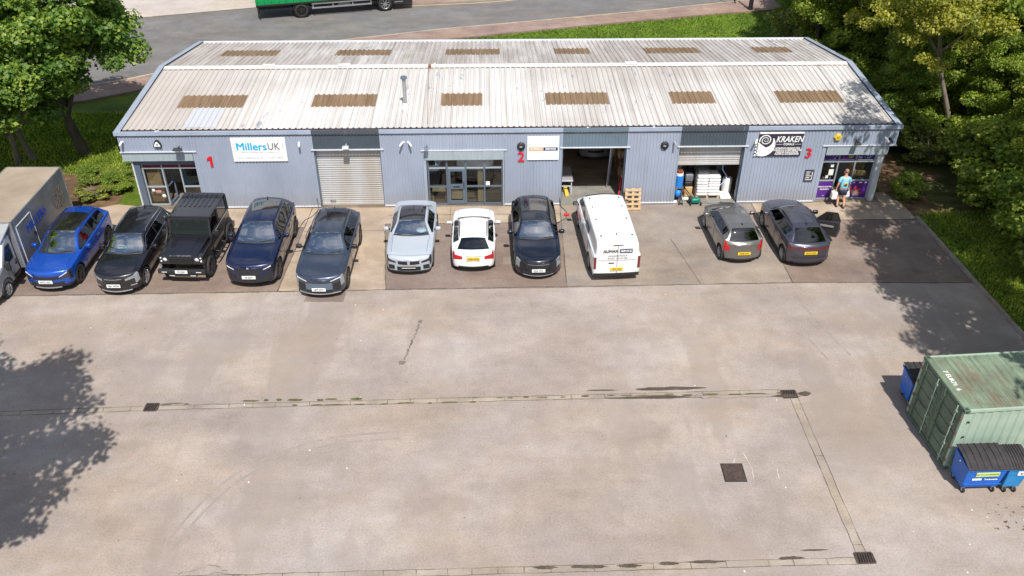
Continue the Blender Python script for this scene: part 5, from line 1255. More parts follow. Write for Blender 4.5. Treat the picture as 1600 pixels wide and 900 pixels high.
# boxy off-roader
def offroader():
    root = thing('off_roader', 'black boxy off-roader with round lamps and a snorkel, third vehicle from the box truck', 'off-roader', (8.5, -4.05, 0), -.05, 'cars parked in front of the units'); root.scale = (1.05, 1.08, 1.1)
    pm = paint('black_offroader_paint', (.010, .010, .013), .1, .32); W = .82
    def P_(mb, nm, m, par=root, **k): return mb.build(nm, m, par, **k)
    mb = MB(); mb.box(-W, W, -.55, 1.62, .62, 1.22); mb.box(-W, W, -1.72, -.55, .78, 1.12)
    body = P_(mb, 'body', pm, bevel=.03)
    mb = MB(); mb.prism([(-.62, -1.74, 1.10), (.62, -1.74, 1.10), (.74, -.52, 1.24), (-.74, -.52, 1.24)], (0, 0, .035)); mb.prism([(-.3, -1.7, 1.13), (.3, -1.7, 1.13), (.4, -.6, 1.275), (-.4, -.6, 1.275)], (0, 0, .02)); P_(mb, 'bonnet', pm, recalc=True, bevel=.02)
    mb = MB()
    for s in (-1, 1): mb.box(s*.62, s*.84, -1.78, -.58, 1.0, 1.13)
    P_(mb, 'front_wing', pm, bevel=.03)
    # cab: pillars, roof
    mb = MB(); top = 1.86
    mb.prism([(-.80, -.30, top), (.80, -.30, top), (.80, 1.60, top), (-.80, 1.60, top)], (0, 0, .07)); roof = P_(mb, 'roof', pm, recalc=True, bevel=.05)
    mb = MB()
    for i in range(7): mb.box(-.62+i*.19, -.56+i*.19, .45, 1.5, top+.07, top+.09)
    P_(mb, 'roof_ribs', pm, roof)
    mb = MB()
    for s in (-1, 1):
        P_(MB().bar((s*.77, -.50, 1.24), (s*.75, -.30, top), .07), 'windscreen_pillar', pm); P_(MB().bar((s*.79, .45, 1.22), (s*.77, .45, top), .09, .05), 'door_pillar', pm); P_(MB().bar((s*.79, 1.56, 1.22), (s*.77, 1.56, top), .10), 'rear_pillar', pm)
    P_(MB().box(-.76, .76, -.53, -.49, 1.22, 1.30), 'scuttle', pm); P_(MB().bar((-.75, -.31, top-.03), (.75, -.31, top-.03), .06), 'header_rail', pm)
    MB().prism([(-.74, -.50, 1.29), (.74, -.50, 1.29), (.72, -.33, top-.05), (-.72, -.33, top-.05)], (0, .01, 0)).build('windscreen', 'flat_screen', root, recalc=True)
    MB().box(-.7, .7, 1.58, 1.59, 1.3, top-.05).build('rear_window', 'car_glass', root)
    for s in (-1, 1):
        MB().prism([(s*.785, -.42, 1.25), (s*.785, .42, 1.25), (s*.765, .42, top-.04), (s*.765, -.27, top-.04)], (s*.008, 0, 0)).build('side_glass', 'car_glass', root, recalc=True)
        MB().prism([(s*.785, .5, 1.25), (s*.785, 1.5, 1.25), (s*.765, 1.5, top-.04), (s*.765, .5, top-.04)], (s*.008, 0, 0)).build('side_glass', 'car_glass', root, recalc=True)
        mb = MB().bar((s*.83, -.3, 1.24), (s*.83, 1.55, 1.24), .02, .02); mb.build('window_trim', 'galv', root)
        for y in (-1.22, 1.22):
            wheel(root, s*(.78), y, .39, .25, 'five', 'alloy_dark', s)
            pts = [(s*.80, y+.47*math.cos(a), .42+.47*math.sin(a)) for a in [R(8+i*16.4) for i in range(11)]]
            mb = MB()
            for p, q in zip(pts[:-1], pts[1:]): mb.bar(p, q, .2, .05, up=(1, 0, 0))
            mb.build('wheel_arch', 'black', root)
        mb = MB().tube([(s*.9, -.7, .5), (s*.93, -.5, .46), (s*.93, .6, .46), (s*.9, .75, .5)], .035, 8).tube([(s*.7, -.3, .5), (s*.93, -.3, .46)], .025, 6).tube([(s*.7, .4, .5), (s*.93, .4, .46)], .025, 6); mb.build('side_step', 'galv' if False else 'black', root)
        mb = MB().rbox(s*1.0-.09, s*1.0+.09, -.48, -.42, 1.22, 1.46, .03); m_ = mb.build('wing_mirror', 'black', root); MB().bar((s*.8, -.45, 1.3), (s*.95, -.46, 1.32), .03).build('mirror_arm', 'black', m_)
        h = MB().lathe([(0, -.02), (.085, -.01), (.09, .02)], (s*.6, -1.775, .99), 'y', 16).build('headlight', 'lamp_white', root); MB().lathe([(.09, -.02), (.105, -.02), (.105, .02)], (s*.6, -1.775, .99), 'y', 16).build('lamp_ring', 'black', h)
        for dz in (.07, -.07): MB().lathe([(0, -.02), (.034, -.015), (.036, .02)], (s*.75, -1.775, .99+dz), 'y', 12).build('indicator', 'lamp_white', root)
    mb = MB().box(-.84, .84, -1.77, -1.70, .78, 1.12); P_(mb, 'front_panel', pm, bevel=.02)
    g = MB().box(-.44, .44, -1.80, -1.76, .84, 1.07).build('grille', 'black', root); mb = MB()
    for i in range(4): mb.box(-.42, .42, -1.815, -1.80, .87+i*.05, .89+i*.05)
    mb.build('grille_slats', 'iron_dark', g)
    mb = MB(); text_mb(mb, 'DEFENDER', .1, lambda x, y, d: (x, -1.76+y*.9, 1.143+d*.3), bold=.004, sx=1.7); mb.build('bonnet_lettering', 'chrome', root)
    mb = MB().box(-.9, .9, -1.98, -1.82, .5, .66); mb.box(-.55, .55, -1.94, -1.75, .36, .5); P_(mb, 'front_bumper', 'black', bevel=.03)
    for s in (-1, 1): MB().box(s*.55, s*.75, -1.985, -1.979, .57, .6).box(s*.3, s*.5, -1.945, -1.939, .40, .425).build('bumper_light', 'lamp_white', root)
    numplate(root, -1.99, .6, 'F9 SDM', 'plate_w', -1, .46)
    mb = MB().tube([(-.86, -1.0, 1.02), (-.90, -.75, 1.1), (-.9, -.5, 1.3), (-.87, -.35, 1.75), (-.87, -.38, 1.9)], .045, 10); mb.sphere((-.87, -.40, 1.96), .11, .11, .1); mb.build('snorkel', 'black', root)
    mb = MB().box(-.7, .7, -.4, 1.55, .7, .78).rbox(-.72, .72, -.46, -.18, 1.05, 1.26, .05); mb.build('interior', 'dash', root)
    for sx in (-.38, .38): MB().rbox(sx-.24, sx+.24, .2, .35, .9, 1.5, .06).rbox(sx-.12, sx+.12, .24, .33, 1.5, 1.68, .04).rbox(sx-.24, sx+.24, -.15, .25, .85, 1.02, .05).build('seat', 'seat', root)
    MB().tube([(-.38+.18*math.cos(a), -.13-.05*math.sin(a), 1.27+.14*math.sin(a)) for a in [2*math.pi*i/14 for i in range(15)]], .018, 6).build('steering_wheel', 'black', root)
    mb = MB().cyl((0, 1.66, 1.1), (0, 1.9, 1.1), .38, n=24); mb.build('spare_wheel', 'rubber', root)
    return root
offroader()

# box truck on the left
def box_truck():
    root = thing('box_truck', 'silver box truck with blue side lettering and tan board roof, at the left edge', 'truck', (.9, -3.9, 0), -.02, 'vans and trucks in the yard')
    silver = paint('silver_paint', (.45, .46, .5), .55, .35); M['box_side'] = mat('grp_box_side', (.21, .22, .25), .3, .35, var=.25, scale=1.2, bump=.05)
    x1 = 1.16; y0, y1 = -1.6, 3.15; zb, zt = .52, 2.58
    MB().box(-x1, x1, y0, y1, zb, zt-.02).build('cargo_box', 'box_side', root, bevel=.02)
    MB().box(-x1+.05, x1-.05, y0+.05, y1-.04, zt-.02, zt).build('box_roof', 'wood_dark', root)
    mb = MB()
    for x in (-x1, x1-.05): mb.box(x, x+.05, y0, y1, zt-.03, zt+.012)
    mb.box(-x1, x1, y0, y0+.05, zt-.03, zt+.012); mb.box(-x1, x1, y1-.05, y1, zt-.03, zt+.012)
    for (x, y) in ((x1-.03, y0), (x1-.03, y1-.05)): mb.box(x, x+.045, y-.01, y+.06, zb-.02, zt)
    mb.box(x1-.02, x1+.015, y0, y1, zb-.04, zb+.03); mb.build('edge_trim', 'galv', root)
    mb = MB().box(x1, x1+.012, y0+.25, y0+1.5, zb+.1, zt-.35); d = mb.build('side_door', 'box_side', root)
    mb = MB()
    for (a, b, c, e) in ((y0+.24, y0+.27, zb+.08, zt-.33), (y0+1.48, y0+1.51, zb+.08, zt-.33), (y0+.24, y0+1.51, zb+.08, zb+.11), (y0+.24, y0+1.51, zt-.36, zt-.33)): mb.box(x1, x1+.02, a, b, c, e)
    mb.build('door_frame', 'trim', d); MB().box(x1+.012, x1+.04, y0+1.3, y0+1.42, 1.3, 1.42).build('door_handle', 'black', d)
    mb = MB(); text_mb(mb, 'MILLERS', .45, lambda x, y, dd: (x1+.018+dd*.3, .15+x, 1.75+y+.0), bold=.01, sx=1.1); mb.build('side_lettering', mat('blue_lettering', (.01, .06, .42), .5), root)
    # faded crest
    mb = MB()
    for r in (.48, .3): mb.lathe([(r, 0), (r+.03, 0)], (x1+.018, 2.25, 1.6), 'x', 26)
    for i in range(14): a = 2*math.pi*i/14; mb.bar((x1+.02, 2.25+.33*math.cos(a), 1.6+.33*math.sin(a)), (x1+.02, 2.25+.46*math.cos(a+.1), 1.6+.46*math.sin(a+.1)), .05, .004, up=(1, 0, 0))
    mb.bar((x1+.02, 2.25, 1.35), (x1+.02, 2.25, 1.85), .13, .004, up=(1, 0, 0)); mb.bar((x1+.02, 2.1, 1.65), (x1+.02, 2.4, 1.65), .1, .004, up=(1, 0, 0))
    mb.build('faded_crest', mat('faded_brown_crest', (.24, .17, .13), .7, var=.5, scale=9), root)
    MB().box(-.9, .9, -1.6, 3.0, .38, .52).build('chassis', 'iron_dark', root)
    # cab
    W = .98; mb = MB()
    prof = [(-3.55, .35), (-3.62, .62), (-3.55, .95), (-3.25, 1.12), (-2.75, 1.3), (-2.2, 2.02), (-1.95, 2.12), (-1.62, 2.12), (-1.62, .35)]
    mb.prism([(-W, y, z) for y, z in prof], (2*W, 0, 0)); cab = mb.build('cab', silver, root, recalc=True, bevel=.09)
    MB().prism([(-.82, -2.76, 1.345), (.82, -2.76, 1.345), (.76, -2.26, 2.0), (-.76, -2.26, 2.0)], (0, -.012, .012)).build('windscreen', 'lamp_dark', root, recalc=True)
    for s in (-1, 1):
        MB().prism([(s*(W+.002), -2.62, 1.2), (s*(W+.002), -1.85, 1.2), (s*(W+.002), -1.85, 1.85), (s*(W+.002), -2.2, 1.85)], (s*.01, 0, 0)).build('side_window', 'lamp_dark', root, recalc=True)
        m_ = MB().rbox(s*1.16-.1, s*1.16+.1, -2.72, -2.6, 1.1, 1.5, .04).build('wing_mirror', 'black', root); MB().bar((s*W, -2.6, 1.25), (s*1.1, -2.64, 1.28), .06).build('mirror_arm', 'black', m_)
        MB().rbox(s*.72-.16, s*.72+.16, -3.6, -3.4, .78, 1.0, .04).build('headlight', 'lamp_white', root)
        for y in (-2.85, 1.6): wheel(root, s*.88, y, .34, .24, 'steel', 'galv', s)
        pts = [(s*(W+.0), -2.85+.42*math.cos(a), .36+.42*math.sin(a)) for a in [R(i*15) for i in range(13)]]
        MB().tube(pts, .035, 6).build('wheel_arch', 'black', root)
        MB().box(s*W, s*(W+.012), -2.2, -1.7, .42, .58).build('sill_step', 'black', root); MB().box(s*W, s*(W+.02), -1.84, -1.7, 1.02, 1.07).build('door_handle', 'black', root)
        MB().box(s*W, s*(W+.004), -2.5, -2.49, .5, 1.2).box(s*W, s*(W+.004), -1.67, -1.66, .5, 2.0).build('door_gap', 'black', root)
        MB().cyl((s*1.0, -1.85, .95), (s*1.02, -1.85, .95), .07, n=12).build('fuel_cap', 'black', root) if s > 0 else None
    mb = MB().prism([(-.95, -2.3, 2.08), (.95, -2.3, 2.08), (1.12, -1.62, 2.56), (-1.12, -1.62, 2.56)], (0, .06, -.05)); mb.prism([(-.95, -2.25, 2.0), (.95, -2.25, 2.0), (.95, -1.62, 2.0), (-.95, -1.62, 2.0)], (0, 0, .1)); mb.build('wind_deflector', silver, root, recalc=True)
    MB().box(-.9, .9, -3.68, -3.5, .3, .6).build('front_bumper', 'black', root, bevel=.05); MB().box(-.5, .5, -3.6, -3.55, .68, .9).build('grille', 'black', root)
    return root
box_truck()

# green lorry on the road
def lorry():
    rz_ = math.atan2(1.42, 5.76)
    root = thing('curtain_side_lorry', 'green curtain-sided lorry driving along the road behind the building', 'lorry', (7.49, 27.29, 0), rz_, 'vans and trucks in the yard'); del root['group']
    green = mat('green_curtain', (.0, .23, .065), .5, var=.2, scale=1.4, bump=.3, bscale=2.5)
    # local x along the lorry, near side y=0, body at y 0..2.5
    MB().box(-3.05, 6.1, -.05, 2.45, 1.12, 3.9).build('curtain_body', green, root)
    mb = MB()
    for i in range(19): mb.box(-2.95+i*.49, -2.90+i*.49, -.075, -.05, 1.08, 1.35)
    mb.build('curtain_strap', mat('dark_green_strap', (.0, .1, .03), .7), root)
    MB().box(-3.05, 6.1, -.04, 2.44, 1.0, 1.12).build('load_bed', 'iron_dark', root)
    MB().box(-3.0, 6.6, .6, 1.9, .6, 1.0).build('chassis', 'iron_dark', root)
    mb = MB()
    for z in (.58, .88): mb.box(.75, 4.95, .0, .04, z, z+.1)
    for x in (.8, 2.2, 3.6, 4.9): mb.box(x, x+.06, .04, .08, .55, 1.05)
    mb.build('side_guard', 'galv', root)
    MB().rbox(2.6, 3.5, .3, .9, .5, 1.0, .08).build('fuel_tank', 'galv', root)
    for x in (0, 5.93):
        for y in (.15, 2.3): wheel(root, 0, 0, .5, .3, 'steel', 'galv' if x else 'iron_dark', -1 if y < 1 else 1).location = (x, y, .5)
        for ch in [c for c in root.children if c.name.startswith('wheel')][-2:]: ch.rotation_euler = (0, 0, math.pi/2)
        mb = MB()
        for q in range(12):
            a0, a1 = R(10+q*13.3), R(10+(q+1)*13.3); mb.prism([(x+.58*math.cos(a0), 0, .5+.58*math.sin(a0)), (x+.58*math.cos(a1), 0, .5+.58*math.sin(a1)), (x+.62*math.cos(a1), 0, .5+.62*math.sin(a1)), (x+.62*math.cos(a0), 0, .5+.62*math.sin(a0))], (0, .4, 0))
        mb.build('mudguard', 'black', root, recalc=True)
    MB().rbox(6.15, 8.0, 0, 2.4, 1.0, 3.4, .15).build('cab', 'white', root); 
    mb = MB().box(6.5, 7.9, -.01, .3, .45, 1.0); 
    mb.build('cab_steps', 'black', root)
    mb = MB()
    for z in (.6, .8): mb.box(6.62, 7.2, -.03, -.01, z, z+.05)
    mb.build('step_tread', 'galv', root)
    MB().box(6.7, 7.5, -.012, -.0, 2.1, 2.9).build('cab_window', 'lamp_dark', root)
    MB().bar((-2.9, .05, 1.0), (-2.9, .05, .45), .06).bar((-2.9, .05, .5), (-2.9, 2.35, .5), .1).build('rear_bumper', 'iron_dark', root)
    MB().box(-.75, -.73, 0, .4, .25, .85).build('mudflap', 'rubber', root)
    return root
lorry()
# second green vehicle edge at the top
t = thing('parked_trailer', 'edge of a green trailer parked on the pale forecourt at the top of the picture', 'trailer', (1.6, 32.6, 0))
MB().box(-1.6, 2.8, -1.1, 1.2, .55, 1.6).build('trailer_body', bpy.data.materials['green_curtain'], t, bevel=.04); MB().box(-1.6, 2.8, -1.12, -1.1, .5, .56).build('trailer_edge', 'yellow_plastic', t)
for x in (-.6, .9):
    w_ = MB().cyl((x, -1.0, .28), (x, -.8, .28), .28, n=18).build('wheel', 'rubber', t)
# lamp post
t = thing('lamp_post', 'dark tapered lamp post standing on the pavement by the grass at the top right', 'lamp post', (39.64, 28.3, 0))
MB().cyl((0, 0, 0), (0, 0, 1.3), .17, .15, 14).cyl((0, 0, 1.3), (.05, 0, 7.2), .09, .06, 12).build('post', 'black', t); MB().rbox(-.25, .35, -1.2, -.3, 7.2, 7.35, .05).build('lamp_head', 'frame', t); MB().bar((.05, 0, 7.2), (.05, -.5, 7.25), .07).build('bracket', 'black', t)
t = thing('sign_post', 'thin leaning dark post at the road edge left of the lamp post', 'post', (38.97, 29.83, 0))
MB().cyl((0, 0, 0), (-.9, .25, 1.6), .045, n=8).build('post', 'black', t); MB().obox((-1.1, .3, 1.95), (1, .3, 0), (-.3, 1, 0), (0, 0, 1), .35, .01, .25).build('sign_plate', 'offwhite', t)

# charging cables
def cable(pts, lab, r=.014, m='black'):
    P = [Vector(p) for p in pts]; A = pchip(np.array([tuple(p) for p in P]), 8)
    o = MB().tube([Vector(a) for a in A], r, 6).build('charging_cable', m, origin=pts[0]); return tag(o, lab, 'cable', 'charging cables on the ground')
cable([(12.75, 0, .5), (12.8, -.15, .03), (12.55, -.9, .02), (12.35, -1.1, .02), (12.2, -1.8, .02), (12.05, -2.4, .02), (11.98, -2.7, .04)], 'thin cable from the closed shutter wall to the navy SUV')
cable([(13.0, -.95, .02), (12.75, -1.25, .02), (12.6, -2.4, .02), (12.75, -3.1, .02), (13.0, -3.6, .02)], 'thin cable looping behind the slate blue-grey SUV')
cable([(12.1, -3.9, .02), (12.35, -3.75, .02), (12.7, -3.7, .03), (12.95, -3.85, .5)], 'short cable end beside the door mirror of the slate blue-grey SUV')
cable([(23.78, .0, .4), (23.85, -.2, .03), (24.05, -.7, .02), (24.0, -1.2, .02), (23.7, -1.5, .02), (23.35, -2.0, .1)], 'thin cable with a red block beside the black car')
o = MB().rbox(23.93, 24.17, -1.02, -.9, 0.005, .1, .02).build('charger_block', 'red', origin=(24.05, -.96, 0)); tag(o, 'small red block lying on the cable between the black car and the workshop door', 'charger')

# ------------------------------------------------------------------ container and bins
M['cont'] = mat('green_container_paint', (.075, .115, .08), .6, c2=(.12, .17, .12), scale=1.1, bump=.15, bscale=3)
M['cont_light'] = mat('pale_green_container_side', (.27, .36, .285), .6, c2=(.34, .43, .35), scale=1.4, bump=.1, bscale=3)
def cont_roof_mat():
    m, nt, ns, b = newmat('rusting_container_roof'); b.inputs['Roughness'].default_value = .7
    v = ns.new('ShaderNodeTexCoord').outputs['Object']
    c = ramp(nt, node_noise(nt, v, 1.2, 5, .6), [(.3, (.13, .17, .12)), (.6, (.2, .27, .19))])
    c = mixc(nt, ramp(nt, node_noise(nt, v, 1.1, 6, .75, (.8, .35, 1), (4, 2, 0)), [(.52, 0), (.68, .75)]), c, (.17, .10, .065))
    c = mixc(nt, .7, c, ramp(nt, node_noise(nt, v, 1, 4, .7, (9, .5, 1)), [(.35, (.62, .6, .58)), (.65, (1.1, 1.1, 1.1))]), 'MULTIPLY')
    c = mixc(nt, ramp(nt, node_noise(nt, v, 4, 5, .8, (2, .5, 1)), [(.5, 0), (.72, .6)]), c, (.11, .09, .06))
    L(nt, c, b.inputs['Base Color']); return m
M['cont_roof'] = cont_roof_mat()
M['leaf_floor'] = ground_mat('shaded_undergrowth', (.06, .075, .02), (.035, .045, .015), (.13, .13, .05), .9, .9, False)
ct = thing('shipping_container', 'green shipping container with rusty roof, closed doors facing left, at the right edge', 'container', (34.43, -16.74, 0), .06)
CL, CW, CH = 6.06, 2.56, 2.4
def corr_y(mb, x0, x1, z0, z1, y, s, pitch=.28, dep=.036):
    xs = []; x = x0
    while x < x1:
        for f, d in ((0, 0), (.3, 0), (.5, dep), (.8, dep)):
            if x+f*pitch < x1: xs.append((x+f*pitch, y+d*s))
        x += pitch
    xs.append((x1, y)); n = len(xs)
    mb.add([(a, b, z0) for a, b in xs]+[(a, b, z1) for a, b in xs], [(i, i+1, n+i+1, n+i) for i in range(n-1)])
mb = MB(); corr_y(mb, .1, CL-.1, .14, CH-.1, .03, 1); mb.build('front_side', 'cont_light', ct)
mb = MB(); corr_y(mb, .1, CL-.1, .14, CH-.1, CW-.03, -1); mb.build('rear_side', 'cont_light', ct)
MB().box(CL-.08, CL-.04, .1, CW-.1, .1, CH-.05).build('end_wall', 'cont', ct)
mb = MB(); xs = []; x = .12
while x < CL-.12:
    for f, d in ((0, 0), (.3, 0), (.45, .022), (.85, .022)):
        if x+f*.2 < CL-.1: xs.append((x+f*.2, CH-.035+d))
    x += .2
n = len(xs); mb.add([(a, .06, z) for a, z in xs]+[(a, CW-.06, z) for a, z in xs], [(i, i+1, n+i+1, n+i) for i in range(n-1)])
mb.box(.0, .45, .06, CW-.06, CH-.06, CH-.008); rf_ = mb.build('roof', 'cont_roof', ct)
mb = MB()
for y in (0, CW-.07): mb.box(0, CL, y, y+.07, CH-.08, CH); mb.box(0, CL, y, y+.07, .0, .14)
for x in (0, CL-.09):
    for y in (0, CW-.09): mb.box(x, x+.09, y, y+.09, .12, CH-.02)
mb.build('frame_rails', 'cont_light', ct)
for x in (-.006, CL-.165):
    for y in (-.006, CW-.155):
        for z in (-.0, CH-.112): cc = MB().box(x, x+.17, y, y+.16, z, z+.118).build('corner_casting', 'cont', ct)
mb = MB()
for y in (.075, CW-.075): mb.box(.035, .12, y-.025, y+.025, CH+.006, CH+.009)
mb.box(-.012, -.006, .05, .1, CH-.09, CH-.03); mb.box(.03, .1, -.012, -.006, CH-.09, CH-.03); mb.box(.2, .26, -.012, .02, CH-.5, CH-.44); mb.box(.22, .28, -.0, .02, CH-1.1, CH-1.04)
mb.build('casting_holes', 'black', ct)
for k_, (y0, y1) in enumerate(((.1, CW/2-.01), (CW/2+.01, CW-.1))):
    mb = MB(); mb.box(-.0, .035, y0, y1, .16, CH-.12)
    for j in range(5):
        z = .2+j*.43; mb.box(-.018, -.0, y0+.06, y1-.06, z, z+.33)
    d = mb.build('door', 'cont', ct, bevel=.006)
    for yy in (y0+.22, y1-.22):
        mb = MB().cyl((-.045, yy, .1), (-.045, yy, CH-.06), .018, n=10)
        for z in (.25, .8, 1.6, 2.1): mb.box(-.06, -.015, yy-.05, yy+.05, z, z+.06)
        mb.build('lock_rod', 'cont_light' if yy == y0+.22 else 'cont', d)
        MB().bar((-.075, yy, 1.05), (-.075, yy+.35*(1 if yy == y0+.22 else -1), .98), .03).build('door_handle', 'cont', d)
    mb = MB()
    for z in (.3, .85, 1.4, 1.95): mb.box(-.02, .02, y0-.06 if k_ == 0 else y1-.02, y0+.02 if k_ == 0 else y1+.06, z, z+.1)
    mb.build('hinge', 'rust', d)
mb = MB(); text_mb(mb, '7 EUR71  6', .2, lambda x, y, d: (.27+y, 1.35-x, CH+.004+d*.5), bold=.003); mb.build('roof_lettering', 'white', rf_)
MB().box(-.012, .035, .14, CW-.14, CH-.11, CH-.0).build('door_lintel', 'cont', ct); MB().box(-.012, .035, .14, CW-.14, .02, .14).build('door_sill', 'cont', ct)

def bin_(name, lab, x, y, rz, w=1.25, dep=.85, sign=0, col_='bin_blue'):
    t = thing(name, lab, 'bin', (x, y, 0), rz, 'blue wheeled bins round the container')
    mb = MB(); tp = .06
    mb.add([(tp, .1, .22), (w-tp, .1, .22), (w-tp, dep-.06, .22), (tp, dep-.06, .22), (0, 0, 1.06), (w, 0, 1.06), (w, dep, 1.16), (0, dep, 1.16)], [(0,3,2,1),(4,5,6,7),(0,1,5,4),(1,2,6,5),(2,3,7,6),(3,0,4,7)])
    mb.build('body', col_, t, bevel=.03)
    mb = MB().box(-.03, w+.03, -.035, .02, 1.02, 1.09)
    for s in (-.03, w): mb.prism([(s, 0, 1.02), (s, dep, 1.12), (s, dep, 1.18), (s, 0, 1.09)], (.03, 0, 0))
    mb.build('rim', col_, t, recalc=True)
    mb = MB(); N = 8; vs = []
    for i in range(N+1):
        f = i/N; y_ = -.05+(dep+.08)*f; z = 1.10+.17*math.sin(f*math.pi*.62)
        vs += [(-.02, y_, z), (w+.02, y_, z), (-.02, y_, z-.03), (w+.02, y_, z-.03)]
    fs = []
    for i in range(N): o = 4*i; fs += [(o, o+1, o+5, o+4), (o+2, o+6, o+7, o+3), (o, o+4, o+6, o+2), (o+1, o+3, o+7, o+5)]
    fs += [(0, 2, 3, 1), (4*N, 4*N+1, 4*N+3, 4*N+2)]
    mb.add(vs, fs); 
    for k in range(6):
        xx = .1+k*(w-.2)/5
        for i in range(N-1):
            a = Vector((xx, -.03+(dep+.05)*i/(N-1), 1.115+.17*math.sin(i/(N-1)*math.pi*.62))); b = Vector((xx, -.03+(dep+.05)*(i+1)/(N-1), 1.115+.17*math.sin((i+1)/(N-1)*math.pi*.62)))
            mb.bar(a, b, .045, .02)
    mb.build('lid', 'bin_lid', t, recalc=True)
    for k, (a, b) in enumerate(((.16, .14), (w-.16, .14), (.16, dep-.14), (w-.16, dep-.14))):
        c = MB().cyl((a-.025, b, .1), (a+.025, b, .1), .1, n=16).build('castor', 'rubber', t); MB().cyl((a-.03, b, .1), (a+.03, b, .1), .05, n=12).box(a-.04, a+.04, b-.02, b+.05, .12, .24).build('castor_fork', 'galv', c)
    for s in (-.06, w+.0): MB().cyl((s, dep*.5, 1.02), (s+.06, dep*.5, 1.02), .03, n=10).build('lifting_pin', 'galv', t)
    if sign == 1:
        s_ = MB().box(.3, 1.0, .0, .012, .76, .92).build('yellow_green_sticker', mat('lime_sticker', (.5, .62, .2), .5), t)
        mb = MB(); text_mb(mb, 'RECYCLING', .075, lambda x, y, d: (.5+x, -.004-d*.2, .84+y)); text_mb(mb, 'WASTE', .085, lambda x, y, d: (.84+x, -.004-d*.2, .84+y), bold=.003); mb.build('sticker_lettering', mat('dark_green_ink', (.08, .14, .04), .5), s_)
        MB().box(.24, .52, .018, .03, .60, .665).build('white_bar', 'white', t); mb = MB(); text_mb(mb, 'Tradewaste', .085, lambda x, y, d: (.8+x, .018-d*.2, .63+y), bold=.003); mb.build('white_lettering', 'white', t)
        for o_ in (s_,): o_.location.y += .005
        MB().box(.06, w-.06, .0, .03, .42, .44).build('panel_rib', col_, t)
    if sign == 2:
        s_ = MB().box(w-.34, w-.08, .0, .012, .8, 1.0).build('white_sticker', 'white', t); MB().box(w-.26, w-.2, -.004, .002, .84, .9).box(w-.18, w-.13, -.004, .002, .86, .9).build('sticker_print', 'ink', s_)
    return t
M['bin_blue'] = mat('blue_plastic', (.008, .12, .52), .42, var=.12, scale=2); M['bin_lid'] = mat('dark_bin_lid', (.03, .026, .03), .75, var=.35, scale=4)
M['bin_blue2'] = mat('lighter_blue_plastic', (.02, .22, .52), .42, var=.12, scale=2)
bin_('wheeled_bin', 'blue wheeled bin with a lime sticker, standing before the near side of the container', 34.44, -17.80, .02, 1.22, .85, 1)
bin_('wheeled_bin', 'lighter blue wheeled bin with a square white sticker, right behind the lime-stickered bin', 35.68, -17.80, .0, .62, .8, 2, 'bin_blue2')
bin_('wheeled_bin', 'blue wheeled bin half hidden behind the far left corner of the container', 34.33, -13.98, -.02, 1.2, .86)
o = MB().lathe([(.0, 0), (.22, 0), (.33, .05), (.36, .12), (.33, .19), (.22, .24), (0, .2)], (36.75, -18.3, .004), 'z', 22).build('old_tyre', 'rubber', origin=(36.75, -18.3, 0)); tag(o, 'dark old tyre lying at the right edge near the bins', 'tyre')

# ------------------------------------------------------------------ workshop things
def pallet(lab, loc, rx=0, rz=0, w=1.0, h=.8, name='wooden_pallet'):
    t = thing(name, lab, 'pallet', loc, 0, None); t.rotation_euler = (rx, 0, rz)
    mb = MB()
    for i in range(5): mb.box(0, w, i*(h-.1)/4, i*(h-.1)/4+.1, .12, .142)
    mb.build('deck_boards', 'wood', t); mb = MB()
    for x in (0, w/2-.05, w-.1):
        mb.box(x, x+.1, 0, h, .0, .02); mb.box(x, x+.1, 0, h, .098, .119)
        for y in (0, h/2-.05, h-.1): mb.box(x+.002, x+.098, y, y+.1, .02, .098)
    mb.build('blocks', 'wood', t); return t
p = pallet('wooden pallet leaning upright against the wall right of the open workshop door', (26.72, -.42, .0), R(76), 0, .72, .98); 
t = thing('extension_ladder', 'aluminium extension ladder standing inside the open workshop', 'ladder', (26.3, 1.9, 0))
for k, off in enumerate((0, .12)):
    mb = MB(); a = Vector((26.18+off*.6, 1.75+off, .02)); b = Vector((26.42+off*.6, 2.45+off, 2.9))
    for s in (-.13, .13): mb.bar(a+Vector((s*.35, s, 0)), b+Vector((s*.35, s, 0)), .03, .05)
    for i in range(11): p = a.lerp(b, (i+.5)/11); mb.bar(p+Vector((-.045, -.13, 0)), p+Vector((.045, .13, 0)), .025)
    part(mb, 'ladder_section', 'alloy', t)
t = thing('workbench', 'grey topped steel workbench just inside the left jamb of the open workshop', 'workbench', (24.1, 1.2, 0))
part(MB().box(23.86, 24.46, .95, 2.3, .76, .8), 'bench_top', mat('bench_grey', (.28, .27, .3), .6), t); part(MB().box(23.86, 24.46, .935, .95, .72, .8), 'bench_edge', 'trim', t)
for x in (23.9, 24.4):
    for y in (1.0, 2.2): part(MB().bar((x, y, .02), (x, y, .76), .04), 'leg', 'trim', t)
part(MB().bar((23.9, 1.0, .45), (24.4, 1.0, .45), .04), 'crossbar', 'trim', t)
t = thing('yellow_ramp', 'yellow ramp pushed under the workbench', 'ramp', (24.2, .9, 0))
part(MB().prism([(24.12, .75, .03), (24.28, .75, .03), (24.2, 1.35, .3), (24.06, 1.35, .3)], (0, 0, .05)), 'ramp_plate', 'yellow_plastic', t, recalc=True); part(MB().box(24.05, 24.2, 1.25, 1.35, .02, .3), 'ramp_foot', 'yellow_plastic', t)
